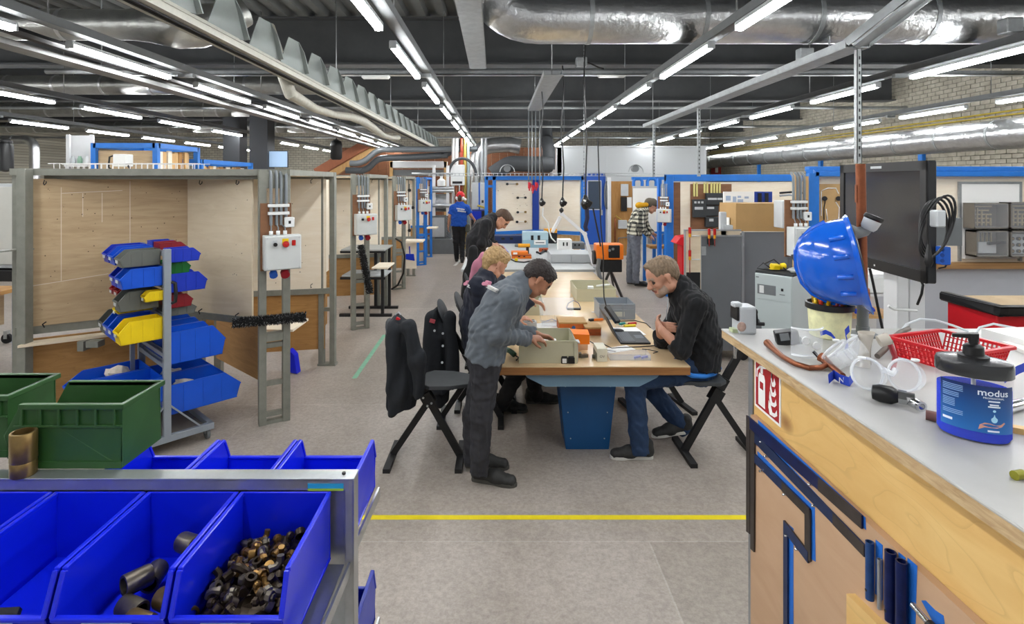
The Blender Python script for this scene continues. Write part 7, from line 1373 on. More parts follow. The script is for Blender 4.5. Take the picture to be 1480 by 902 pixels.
for nm, f0, f1, z0, z1 in (('bezel', 0, 1, zt0 - 0.05, zt0), ('bezel', 0, 1, zb0, zb0 + 0.06), ('bezel', 0, 0.055, zb0, zt0), ('bezel', 0.945, 1, zb0, zt0)): part(nm, face(A_.lerp(B_, f0), A_.lerp(B_, f1), z0, z1, 0.008, 0.008), BLACKP, t)
part('top_label', face(A_.lerp(B_, 0.42), A_.lerp(B_, 0.55), zt0 - 0.032, zt0 - 0.018, 0.0092, 0.001), LGREY, t); part('power_light', face(A_.lerp(B_, 0.46), A_.lerp(B_, 0.475), zb0 + 0.02, zb0 + 0.03, 0.0095, 0.001), PAPER, t)
t = thing('monitor_stand', 'white column stand of the monitor behind the counter', 'stand', (2.35, 3.25, 0)); xs0, xs1 = XY(1288, 3.3).x, XY(1330, 3.3).x
part('column', MB().box2((xs0, 3.25, 0.05), (xs0 + 0.07, 3.37, 1.66)).box2((xs0 + 0.08, 3.26, 0.05), (xs1, 3.36, 1.66)), WHITEM, t, bevel=0.004); part('base', MB().box2((xs0 - 0.2, 2.9, 0), (xs1 + 0.2, 3.7, 0.05)), WHITEM, t); part('mount_plate', MB().box2((xs0, 3.0, 1.7), (xs1, 3.36, 1.85)), MGREY, t); part('cable', MB().tube([W(1257, 388, 3.1), W(1262, 410, 3.1), W(1268, 440, 3.1), W(1276, 478, 3.1)], 0.007, 6), BLACKP, t); part('cable', MB().tube([W(1328, 398, 3.15), W(1334, 412, 3.1), W(1332, 425, 3.1), W(1326, 440, 3.15)], 0.007, 6), BLACKP, t)
part('white_bracket', MB().tube([W(1284, 442, 3.1), W(1292, 447, 3.1), W(1325, 449, 3.1)], 0.008, 6), WHITEP, t)
t = thing('cable_loop', 'black cable coil with grey adapter hanging on the monitor edge', 'cable', W(1350, 330, 2.72)); Yk = 2.70
for k_ in range(4):
    part('loop', MB().tube([W(1349 + (20 + 2 * k_) * math.cos(a_ + 0.2 * k_) + 2 * k_, 328 + (38 + 2.5 * k_) * math.sin(a_), Yk - 0.006 * k_) for a_ in [6.283 * i / 28 for i in range(28)]], 0.0055, 6, closed=True), BLACKP, t)
part('adapter', MB().box2((W(1347, 0, Yk - .04).x, Yk - 0.07, W(0, 327, Yk).z), (W(1361, 0, Yk - .04).x, Yk - 0.02, W(0, 303, Yk).z)), LGREY, t, bevel=0.006); part('plug', MB().lathe([(0.006, 0.06), (0.012, 0.02), (0.016, 0.0), (0.02, -0.03), (0.012, -0.05)], W(1342, 370, Yk - 0.05), n=10), BLACKP, t); part('plug_lead', MB().tube([W(1341, 310, Yk - .05), W(1340, 335, Yk - .05), W(1342, 362, Yk - .05)], 0.005, 6), BLACKP, t)
t = thing('blue_socket', 'blue socket block hanging below the cable coil', 'socket', W(1362, 370, 2.75)); part('block', MB().box2((W(1356, 0, 2.75).x, 2.72, W(0, 382, 2.75).z), (W(1368, 0, 2.75).x, 2.77, W(0, 356, 2.75).z)), BLUESK, t, bevel=0.004); part('cable', MB().tube([W(1368, 364, 2.75), W(1371, 378, 2.75), W(1366, 386, 2.75), W(1357, 388, 2.75)], 0.004, 6), BLACKP, t)
for i in range(3): part('outlet', MB().cyl(W(1362, 361 + 8 * i, 2.718), W(1362, 361 + 8 * i, 2.71), 0.009, n=10), mat('outlet blue', '123f8c', 0.4), t)
# ------------------------------------------------------------------ grey tool cabinet with open door
Yt = 6.3; DG = mat('dark grey cabinet paint', '6c7074', 0.45, 0.05, 0.04, 4); ALU = mat('aluminium trim', 'a9adb0', 0.4, 0.6)
t = thing('tool_cabinet', 'grey two door tool cabinet with screwdrivers on its open side', 'cabinet', XY(1070, Yt)); x0, x1, x2, x3 = XY(990, Yt).x, XY(1013, Yt).x, XY(1072, Yt).x, XY(1132, Yt + 0.15).x; zc_ = W(0, 341, Yt).z
part('body', MB().box2((x1 + 0.02, Yt + 0.1, 0.12), (x3 + 0.1, Yt + 0.6, zc_ - 0.02)), DG, t)
dl = part('door', MB().box2((x1, Yt, 0.12), (x2, Yt + 0.03, zc_)), DG, t, bevel=0.003); dr = part('door', MB().box2((x2 + 0.04, Yt + 0.05, 0.12), (x3, Yt + 0.08, zc_ + 0.04)), DG, t, bevel=0.003)
for x in (x1 - 0.008, x2): part('edge_trim', MB().box2((x, Yt - 0.005, 0.12), (x + 0.014, Yt + 0.035, zc_ + 0.005)), ALU, dl)
part('edge_trim', MB().box2((x1, Yt - 0.005, zc_ - 0.006), (x2, Yt + 0.035, zc_ + 0.008)), ALU, dl); part('edge_trim', MB().box2((x2 + 0.035, Yt + 0.045, 0.12), (x2 + 0.05, Yt + 0.085, zc_ + 0.045)), ALU, dr)
for z in (zc_ - 0.12, 0.5): part('hinge', MB().cyl((x2 + 0.022, Yt + 0.02, z - 0.03), (x2 + 0.022, Yt + 0.02, z + 0.03), 0.014, n=8), GALV, t)
part('lock', MB().box2((x1 - 0.0, Yt - 0.012, zc_ - 0.22), (x1 + 0.055, Yt, zc_ - 0.12)), GALV, dl); part('black_handle', MB().box2((x1 + 0.07, Yt - 0.05, zc_ - 0.1), (x1 + 0.13, Yt, zc_ - 0.02)), BLACKP, dl, bevel=0.01)
pb = part('peg_board', MB().box2((x0, Yt - 0.03, 0.12), (x1 - 0.012, Yt - 0.01, zc_ + 0.06)), PLYP, t); part('peg_frame', MB().box2((x0 - 0.014, Yt - 0.035, 0.12), (x0, Yt, zc_ + 0.075)).box2((x0, Yt - 0.035, zc_ + 0.06), (x2 - 0.02, Yt, zc_ + 0.075)), ALU, t); part('black_pad', MB().box2((x0 + 0.005, Yt - 0.034, 0.12), (x1 - 0.02, Yt - 0.03, W(0, 393, Yt).z)), BLACKM, t)
part('peg_board', MB().box2((x1, Yt + 0.04, zc_), (x2, Yt + 0.06, zc_ + 0.06)), PLYP, t)
for px in (1001, 1076): part('castor', MB().cyl(V(XY(px, Yt).x, Yt + 0.03, 0.06), V(XY(px, Yt).x, Yt + 0.07, 0.06), 0.06, n=16), DARKRUB, t)
for i, (px, py) in enumerate(((997, 335), (997, 368), (1025, 337), (1033, 337))):
    q_ = W(px, py, Yt - 0.06); tt = thing('screwdriver', f'red and yellow screwdriver hung on the tool cabinet, {["upper", "lower", "third", "fourth"][i]} one', 'screwdriver', q_, group='screwdrivers on the cabinet'); L0 = 0.5 if i < 2 else 0.3
    part('handle', MB().cyl(q_ + V(0, 0, -0.02), q_ + V(0, 0, 0.05), 0.016, n=10), REDB, tt); part('yellow_ring', MB().cyl(q_ + V(0, 0, -0.06), q_ + V(0, 0, -0.02), 0.014, n=10), mat('amber', 'd89a18', 0.4), tt); part('blade', MB().cyl(q_ + V(0, 0, -0.06 - 0.3 * L0), q_ + V(0, 0, -0.06), 0.005, n=6), mat('red shaft', '9a2a20', 0.4), tt)
for i, py in enumerate((341, 375)): a, b = W(1000, py, Yt - 0.05), W(1011, py, Yt - 0.05); solo('peg_row', MB().cyl(a, b, 0.008, n=6), WHITEP, f'row of white pegs on the tool cabinet, {["upper", "lower"][i]} one', 'pegs')
solo('red_edge', MB().box2((x2 + 0.005, Yt + 0.06, 0.5), (x2 + 0.03, Yt + 0.1, 0.95)), REDP, 'thin red bar seen between the cabinet doors', 'bar')
# things on the cabinet: carton, card, white tool
a, b = W(1055, 334, Yt + 0.12), W(1145, 294, Yt + 0.12); zq = zc_ + 0.045
t = thing('cardboard_box', 'long brown cardboard box lying on the tool cabinet', 'box', ((a.x + b.x) / 2, Yt + 0.3, zq)); part('carton', MB().hexa([V(a.x + 0.06, Yt + 0.1, zq), V(b.x, Yt + 0.05, zq), V(b.x, Yt + 0.5, zq), V(a.x, Yt + 0.42, zq), V(a.x + 0.06, Yt + 0.1, b.z), V(b.x, Yt + 0.05, b.z), V(b.x, Yt + 0.5, b.z), V(a.x, Yt + 0.42, b.z)]), CARD, t); part('white_tag', MB().box2((a.x + 0.02, Yt + 0.2, zq + 0.05), (a.x + 0.03, Yt + 0.3, zq + 0.15)), PAPER, t); part('tape', MB().box2((a.x + 0.3, Yt + 0.06, b.z), (a.x + 0.34, Yt + 0.46, b.z + 0.001)), mat('brown tape', 'a58355', 0.3), t)
a, b = W(1045, 335, Yt + 0.62), W(1115, 277, Yt + 0.62); t = thing('blueprint_card', 'white and blue instruction board standing behind the cardboard box', 'board', (a.x, Yt + 0.6, zq)); xm_ = a.x + (b.x - a.x) * 0.63
part('white_half', MB().box2((a.x, Yt + 0.6, zq), (xm_, Yt + 0.62, b.z)), PAPER, t); part('blue_half', MB().box2((xm_, Yt + 0.6, zq), (b.x, Yt + 0.62, b.z)), mat('navy print', '1e3f9c', 0.5), t)
for (x0_, y0_, x1_, y1_) in ((1049, 283, 1056, 290), (1059, 284, 1064, 292), (1066, 288, 1074, 294), (1076, 284, 1082, 287), (1066, 283, 1071, 286)): u, v_ = W(x0_, y0_, Yt + 0.6), W(x1_, y1_, Yt + 0.6); part('diagram', MB().box2((u.x, Yt + 0.597, v_.z), (v_.x, Yt + 0.6, u.z)), mat('grey print', '9fb0c8', 0.6), t)
for px in (1098, 1108): u = W(px, 286, Yt + 0.59); part('black_rail', MB().box2((u.x - 0.02, Yt + 0.58, u.z - 0.1), (u.x + 0.02, Yt + 0.6, u.z + 0.06)), BLACKP, t)
a = W(1046, 318, Yt + 0.05); t = thing('caulk_gun', 'light grey bracket standing at the left end of the cabinet top', 'bracket', (a.x, Yt + 0.05, zc_)); part('upright', MB().box2((a.x - 0.04, Yt + 0.04, zc_), (a.x + 0.03, Yt + 0.1, zc_ + 0.27)), LGREY, t, bevel=0.006); part('arm', MB().box2((a.x - 0.02, Yt + 0.03, zc_ + 0.06), (a.x + 0.1, Yt + 0.1, zc_ + 0.12)), LGREY, t, bevel=0.006)
a = W(1131, 290, Yl + 0.6); solo('shelf_clutter', MB().box2((a.x - 0.05, Yl + 0.5, a.z - 0.3), (a.x + 0.14, Yl + 0.7, a.z)), LGREY, 'light grey box standing behind the cardboard box', 'box', bevel=0.006)
for i, (py, w_) in enumerate(((283, 0.2), (279, 0.25))): u = W(1127, py, Yl + 0.55); solo('steel_rod', MB().tube([u, u + V(w_ / 2, 0, 0.01), u + V(w_, 0, 0)], 0.012, 6), GALV if i == 0 else BLACKP, f'{["grey", "black"][i]} rod lying behind the cardboard box', 'rod')
# dishwasher
Yd = 5.0; a = XY(1091, Yd + 0.25); b = XY(1145, Yd); c_ = XY(1178, Yd + 0.3); zd = W(0, 398, Yd + .1).z
t = thing('dishwasher', 'white dishwasher with black top and open handle recess behind the counter', 'dishwasher', ((a.x + c_.x) / 2, Yd + 0.3, 0)); fd = (b - a); fn = V(-fd.y, fd.x, 0).normalized() * 0.5
part('body', MB().hexa([V(a.x, a.y, 0.05), V(b.x, b.y, 0.05), V(b.x + fn.x, b.y + fn.y, 0.05), V(a.x + fn.x, a.y + fn.y, 0.05), V(a.x, a.y, zd), V(b.x, b.y, zd), V(b.x + fn.x, b.y + fn.y, zd), V(a.x + fn.x, a.y + fn.y, zd)]), mat('pale appliance white', 'b9c3c3', 0.4), t, bevel=0.005)
part('black_top', MB().hexa([V(a.x, a.y, zd) + fn * 0.03, V(b.x, b.y, zd) + fn * 0.03, V(b.x, b.y, zd) + fn, V(a.x, a.y, zd) + fn, V(a.x, a.y, zd + .02) + fn * 0.03, V(b.x, b.y, zd + .02) + fn * 0.03, V(b.x, b.y, zd + .02) + fn, V(a.x, a.y, zd + .02) + fn]), mat('black mat', '303234', 0.7), t)
f2 = V(fd.y, -fd.x, 0).normalized()
def dpan(nm, u0, u1, z0, z1, m, th=0.006, par=None): p_, q_ = a + fd * u0 + f2 * th, a + fd * u1 + f2 * th; return part(nm, MB().hexa([V(p_.x, p_.y, z0), V(q_.x, q_.y, z0), V(*(q_ - f2 * th * 1.2).xy, z0), V(*(p_ - f2 * th * 1.2).xy, z0), V(p_.x, p_.y, z1), V(q_.x, q_.y, z1), V(*(q_ - f2 * th * 1.2).xy, z1), V(*(p_ - f2 * th * 1.2).xy, z1)]), m, par or t)
dpan('door', 0.02, 0.98, 0.15, zd - 0.24, MATS['pale appliance white']); dpan('control_panel', 0.02, 0.98, zd - 0.235, zd - 0.005, MATS['pale appliance white']); dpan('handle_recess', 0.08, 0.58, zd - 0.19, zd - 0.10, MGREY, 0.008); dpan('handle_lip', 0.14, 0.26, zd - 0.18, zd - 0.11, WHITEP, 0.010); dpan('button', 0.72, 0.78, zd - 0.14, zd - 0.115, BLACKP, 0.009); dpan('badge', 0.04, 0.12, zd - 0.04, zd - 0.03, MGREY, 0.008); dpan('print', 0.68, 0.82, zd - 0.175, zd - 0.168, MGREY, 0.008)
p = V(a.x, a.y, zd + 0.02) + fd * 0.4 + fn * 0.25; t = thing('yellow_plug', 'yellow plug with black cord lying on the dishwasher', 'plug', p); part('plug', MB().box(p + V(0, 0, 0.035), (0.09, 0.06, 0.06), (0.2, 0.1, 0.4)).cyl(p + V(0.05, 0, 0.04), p + V(0.1, 0, 0.05), 0.03, n=10), YELP, t, bevel=0.008); part('cord', MB().tube([p + V(-0.05, 0, 0.03), p + V(-0.12, -0.02, 0.08), p + V(-0.16, 0.02, 0.02), p + V(-0.08, -0.05, 0.015), p + V(0.0, -0.07, 0.015), p + V(0.08, -0.05, 0.015), p + V(0.02, 0.06, 0.1), p + V(-0.08, 0.04, 0.06)], 0.006, 6), BLACKP, t)
p = V(b.x, b.y, zd + 0.02) + fn * 0.18 - fd * 0.12; crumple('crumpled clear plastic on the dishwasher', p + V(0.02, 0, 0), 0.05, 91, mat('hazy plastic', 'c9cccc', 0.3, trans=0.3), 'plastic_wrap', 'plastic wrap')
crumple('dark cloth piled at the back of the dishwasher top', V(b.x, b.y, zd + 0.02) + fn * 0.75 - fd * 0.1, 0.12, 92, mat('dark cloth', '3a3a3c', 0.9), 'dark_cloth', 'cloth', 0.8)
# red barrel, red tool chest, shelf unit behind the counter
p = FL(991, 452); t = thing('red_bin', 'red plastic bin with angular lid beside the tool cabinet', 'bin', p); Yr = p.y + 0.3; a = W(986, 345, Yr); b = W(998, 345, Yr)
part('body', MB().box2((a.x, Yr, 0), (b.x, Yr + 0.25, W(0, 352, Yr).z)), REDP, t, bevel=0.01); part('lid', MB().prism([W(977, 352, Yr - .02), W(984, 343, Yr - .02), W(999, 341, Yr - .02), W(1000, 352, Yr - .02), W(992, 358, Yr - .02)], (0, 0.3, 0)), REDP, t, bevel=0.006)
a, b = W(1418, 438, 4.6), W(1500, 480, 4.6); t = thing('tool_chest', 'red tool chest with black rim behind the counter at the right', 'tool chest', (a.x + 0.3, 4.8, 0))
part('body', MB().box2((a.x + 0.04, 4.5, 0.1), (a.x + 0.85, 5.0, a.z - 0.06)), REDP, t, bevel=0.01); part('rim', MB().box2((a.x, 4.42, a.z - 0.07), (a.x + 0.9, 4.50, a.z + 0.01)).box2((a.x, 4.42, a.z - 0.07), (a.x + 0.08, 5.05, a.z + 0.01)), BLACKP, t, bevel=0.015); part('top_mat', MB().box2((a.x + 0.08, 4.5, a.z - 0.06), (a.x + 0.9, 5.05, a.z - 0.03)), PLYM, t)
for i in range(3): part('drawer', MB().box2((a.x + 0.07, 4.48, 0.2 + 0.22 * i), (a.x + 0.82, 4.5, 0.39 + 0.22 * i)), DRED, t, bevel=0.004)
a, b = W(1238, 396, 4.3), W(1286, 470, 4.3); t = thing('shelf_unit', 'white shelf unit behind the copper standpipe', 'shelf unit', (a.x, 4.3, 0))
part('back', MB().box2((a.x - 0.1, 4.6, 0), (b.x + 0.1, 4.62, a.z)), WHITEM, t)
for py in (396, 424, 456): q_ = W(0, py, 4.3); part('shelf', MB().box2((a.x - 0.1, 4.28, q_.z - 0.02), (b.x + 0.1, 4.6, q_.z)), WHITEM if py < 450 else PINE, t)
part('side', MB().box2((a.x - 0.12, 4.28, 0), (a.x - 0.1, 4.62, a.z)), WHITEM, t); part('drawer', MB().box2((a.x - 0.08, 4.27, W(0, 422, 4.3).z), (b.x + 0.1, 4.28, W(0, 400, 4.3).z)), WHITEP, t)
p = W(1236, 450, 4.25); solo('blue_rag', MB().tube([p, p + V(0.05, 0, 0.01), p + V(0.1, 0, 0.0), p + V(0.14, 0, 0.015)], 0.02, 8), BLUEB3, 'blue tangled string on the shelf behind the standpipe', 'string')
# fire hydrant sign on the far right wall
p = W(1031, 243, 24); solo('hydrant_sign', MB().box2((XR - 0.06, 23.2, p.z - 0.28), (XR - 0.005, 24.2, p.z + 0.28)).box2((XR - 0.065, 23.4, p.z - 0.2), (XR - 0.06, 23.7, p.z + 0.2), 1), [SRED, PAPER], 'small red and white sign at the far end of the right wall', 'sign')
# ------------------------------------------------------------------ plant room at the back
BW = mat('brown timber wall', '70452a', 0.6, 0, 0.2, 3, stretch=(1, 1, 6)); t = thing('timber_wall', 'brown boarded timber wall of the plant room at the back', 'wall', (-2, 20.5, 0), kind='structure'); x = -6.0
k = 0
while x < 1.9: part('board', MB().box2((x + 0.005, 20.5 - 0.01 * (k % 2), 0), (x + 0.295, 20.55, 3.3)), BW, t); x += 0.3; k += 1
t = thing('roller_shutter', 'white roller shutter box over an opening at the back', 'shutter', W(604, 245, 18.2)); a, b = W(563, 233, 18.2), W(646, 243, 18.2)
part('housing', MB().box2((a.x, 18.2, b.z), (b.x, 18.5, a.z)), WHITEM, t, bevel=0.02); part('post', MB().box2((a.x, 18.2, 0), (a.x + 0.1, 18.3, a.z)), PINE, t); part('post', MB().box2((b.x - 0.1, 18.2, 0), (b.x, 18.3, a.z)), PINE, t); part('lintel', MB().box2((a.x, 18.3, b.z - 0.25), (b.x, 18.35, b.z - 0.05)), MGREY, t)
def cylt(name, label, cat, pts, r, m, n=16): return solo(name, MB().tube(pts, r, n), m, label, cat)
Yg = 17.2; cylt('air_duct', 'shiny silver duct elbow rising beside the boilers', 'duct', [V(W(690, 0, Yg).x, Yg, 0), W(690, 240, Yg)] + bend(W(690, 250, Yg), W(691, 212, Yg), W(740, 208, Yg), 0.45) + [W(735, 209, Yg), W(752, 212, Yg)], 0.24, FOIL, 20)
DKD = mat('dark grey insulated duct', '3c3f42', 0.7, 0, 0.1, 6); cylt('insulated_duct', 'thick dark insulated duct beside the white office block', 'duct', [W(712, 252, Yg - .5), W(722, 245, Yg - .5)] + bend(W(722, 246, Yg - .5), W(735, 236, Yg - .5), W(770, 238, Yg - .5), 0.2) + [W(796, 238, Yg - .1)], 0.24, DKD, 18)
cylt('insulated_duct', 'upright dark insulated duct beside the white office block', 'duct', [W(793, 245, Yg), W(793, 215, Yg), W(790, 205, Yg), W(790, 200, Yg + 0.9), V(W(790, 0, Yg).x, Yg + 1.0, ZC)], 0.2, DKD, 18)
Yo = 16.4; a, b = W(651, 238, Yo), W(671, 268, Yo)
t = thing('wall_boiler', 'white wall hung boiler in the plant room', 'boiler', (a.x, Yo, b.z)); part('case', MB().box2((a.x, Yo, b.z), (b.x, Yo + 0.3, a.z)), WHITEP, t, bevel=0.015); part('display', MB().box2((a.x + 0.06, Yo - 0.01, b.z + 0.05), (b.x - 0.06, Yo, b.z + 0.12)), BLACKP, t)
for i, px in enumerate((655, 659, 664, 668)): part('pipe', MB().tube([W(px, 268, Yo + .1), W(px, 276 + 2 * (i % 2), Yo + .1), W(px + 2, 284, Yo + .1)], 0.02, 6), COPPER if i % 2 else GALV, t)
part('flue', MB().tube([W(660, 238, Yo + .1), W(660, 200, Yo + .1)], 0.05, 10), WHITEP, t)
a, b = W(682, 264, Yo), W(701, 303, Yo); t = thing('heat_pump', 'light grey boiler cabinet with a blue stripe in the plant room', 'boiler', (a.x, Yo, b.z)); part('case', MB().box2((a.x, Yo, b.z), (b.x, Yo + 0.3, a.z)), LGREY, t, bevel=0.01); part('blue_stripe', MB().box2((a.x + 0.2, Yo - 0.008, b.z), (a.x + 0.24, Yo, a.z)), BLUESK, t); part('display', MB().box2((b.x - 0.1, Yo - 0.008, b.z + 0.2), (b.x - 0.04, Yo, b.z + 0.28)), BLACKP, t); part('base', MB().box2((a.x, Yo + 0.02, b.z - 0.3), (b.x, Yo + 0.28, b.z)), BLUEB3, t)
cylt('hose', 'black hose arched over the white boiler', 'hose', [W(648 + 20 * (1 - math.cos(a_)), 254 - 25 * math.sin(a_), Yo - .1) for a_ in [3.1416 * i / 14 for i in range(15)]], 0.045, DKD, 10)
for i, (px, c_) in enumerate(((667, 'a0402c'), (672, 'b8a050'), (677, '9fb0b4'), (697, '9a9da0'), (702, '9a9da0'), (655, 'c8c8c6'))): cylt('pipe', f'upright pipe in the plant room, {ORD[i] if i else "first"} one counted from the {["red one", "yellow one", "pale blue one", "left grey one", "right grey one", "white one"][i]}', 'pipe', [W(px, 200, Yo + .35), V(W(px, 0, Yo + .35).x, Yo + .35, 0)], 0.045, mat('pipe ' + c_, c_, 0.45, 0.2), 10)
t = thing('pipe_rack', 'white steel pipe rack with horizontal pipes in the plant room', 'rack', W(640, 300, Yo - .6)); Yr = Yo - 0.6
for px in (627, 647): q_ = W(px, 0, Yr); part('upright', MB().box2((q_.x - 0.04, Yr, 0), (q_.x + 0.04, Yr + 0.08, 2.5)), WHITEM, t)
for py, r_ in ((251, .03), (272, .05), (276, .05), (297, .05)): part('bar', MB().tube([W(595, py, Yr), W(655, py, Yr)], r_, 8), GALV, t)
part('silver_tank', MB().cyl(W(617, 293, Yr + .3), W(650, 293, Yr + .3), 0.26, n=18), FOIL, t); part('jar', MB().lathe([(0.11, 0), (0.12, 0.02), (0.12, 0.16), (0.04, 0.22), (0.04, 0.28)], W(638, 269, Yr), n=14), WHITEP, t)
a, b = W(622, 312, Yr), W(652, 345, Yr); part('cabinet', MB().box2((a.x, Yr, b.z), (b.x, Yr + 0.4, a.z)), MGREY, t); part('cabinet_door', MB().box2((a.x + 0.05, Yr - 0.02, b.z + 0.05), (a.x + 0.4, Yr, a.z - 0.05)), LGREY, t); part('plinth', MB().box2((a.x - 0.1, Yr - 0.2, 0), (b.x + 0.3, Yr + 0.5, b.z)), MGREY, t)
t = thing('blue_machine', 'dark machine with a blue cover below the grey boiler cabinet', 'machine', W(690, 318, Yo - .3)); a, b = W(681, 305, Yo - .3), W(706, 338, Yo - .3); part('body', MB().box2((a.x, Yo - .3, 0), (b.x, Yo, a.z)), BLACKM, t); part('blue_cover', MB().box2((a.x, Yo - .32, a.z - 0.25), (a.x + 0.3, Yo - .3, a.z)), BLUEB3, t); part('hose', MB().tube([W(690, 297, Yo - .35), W(700, 300, Yo - .35), W(705, 310, Yo - .35)], 0.03, 8), YPIPE, t)
# small ceiling fixtures
for i, (px, py, lab) in enumerate(((543, 111, 'white emergency light under the conduit at the left'), (884, 109, 'white emergency light under the conduit at the right'))): p = W(px, py, 8.4); solo('emergency_light', MB().box(p, (0.42, 0.12, 0.06)), WHITEP, lab, 'lamp', bevel=0.02)
for i, (px, py, lab) in enumerate(((840, 90, 'grey junction box on the conduit above the table'), (1163, 79, 'small grey device on the tray above the tool cabinet'), (1460, 38, 'grey camera housing at the top right corner'))): p = W(px, py, 8.3 if i == 0 else (6.5 if i == 1 else 5.2)); t = thing('ceiling_device', lab, 'junction box', p); part('box', MB().box(p, (0.16, 0.12, 0.14)), GALVD, t, bevel=0.01); part('cable', MB().tube([p + V(0.08, 0, 0), p + V(0.16, 0, -0.03), p + V(0.26, 0, -0.08), p + V(0.34, 0, -0.1)], 0.012, 6), BLACKP, t)
t = thing('wire_tray', 'thin wire tray running along the tops of the back booths', 'cable tray', W(790, 254.2, 12.9))
for dz, dy in ((0, 0), (0.06, 0), (0, 0.15), (0.06, 0.15)): part('long_wire', MB().tube([W(618, 254.2, 12.9) + V(0, dy, dz), W(962, 254.2, 12.9) + V(0, dy, dz)], 0.006, 5), GALV, t)
w0 = part('cross_wire', MB().tube([W(620, 254.2, 12.9) + V(0, 0, 0.06), W(620, 254.2, 12.9), W(620, 254.2, 12.9) + V(0, 0.15, 0), W(620, 254.2, 12.9) + V(0, 0.15, 0.06)], 0.005, 4), GALV, t)
for i in range(1, 54): dupo(w0, (0.1 * i, 0, 0))
for i, (px, lab) in enumerate(((733, 'grey cable drum on the tray above the centre booth'), (918, 'grey cable drum on the tray above the checked shirt'))):
    p = W(px, 250, 12.9); t = thing('cable_drum', lab, 'cable drum', p); part('drum', MB().cyl(p + V(0, -0.05, 0.1), p + V(0, 0.1, 0.1), 0.08, n=16), MGREY, t); part('frame_ring', MB().tube([p + V(0.17 * math.cos(a_), -0.07, 0.02 + 0.17 * math.sin(a_)) for a_ in [3.1416 * k / 10 for k in range(11)]], 0.012, 6), GALVD, t)
# ================================================================== people: smooth implicit bodies turned into one mesh per layer
def npv(p): return np.array(tuple(p), dtype=np.float64)
class Prim:
    __slots__ = ('a', 'b', 'ra', 'rb', 'k', 'lat', 'su', 'flat', 'mi', 'sub')
    def __init__(s, a, b, ra, rb=None, k=0.02, lat=None, su=1.0, flat=0, mi=0, sub=False):
        s.a, s.b, s.ra, s.rb, s.k, s.su, s.flat, s.mi, s.sub = npv(a), npv(b), ra, (ra if rb is None else rb), k, su, flat, mi, sub
        s.lat = None if lat is None else npv(Vector(lat).normalized())
    def d(s, P):
        ab = s.b - s.a; L2 = float(ab @ ab) + 1e-12; t = ((P - s.a) @ ab) / L2; tc = np.clip(t, 0, 1)
        off = P - (s.a + tc[..., None] * ab)
        if s.lat is not None: off = off + (s.lat * (1 / s.su - 1)) * (off @ s.lat)[..., None]
        d = np.sqrt((off * off).sum(-1)) - (s.ra + (s.rb - s.ra) * tc)
        if s.flat: d = np.maximum(d, (t - 1) * math.sqrt(L2))
        return d
    def box(s, g):
        m = max(s.ra, s.rb) * max(1, s.su) + s.k + g; return np.minimum(s.a, s.b) - m, np.maximum(s.a, s.b) + m
def wob(P, wl, seed):
    rs = np.random.RandomState(seed); o = np.zeros(P.shape[0])
    for i in range(5):
        kv = rs.normal(size=3); kv /= np.linalg.norm(kv); w = wl * rs.uniform(0.6, 1.5); k2 = rs.normal(size=3) * 2 / wl
        o += np.sin(P @ kv * 6.283 / w + rs.uniform(0, 6) + 1.6 * np.sin(P @ k2 + rs.uniform(0, 6)))
    return o / 3.0
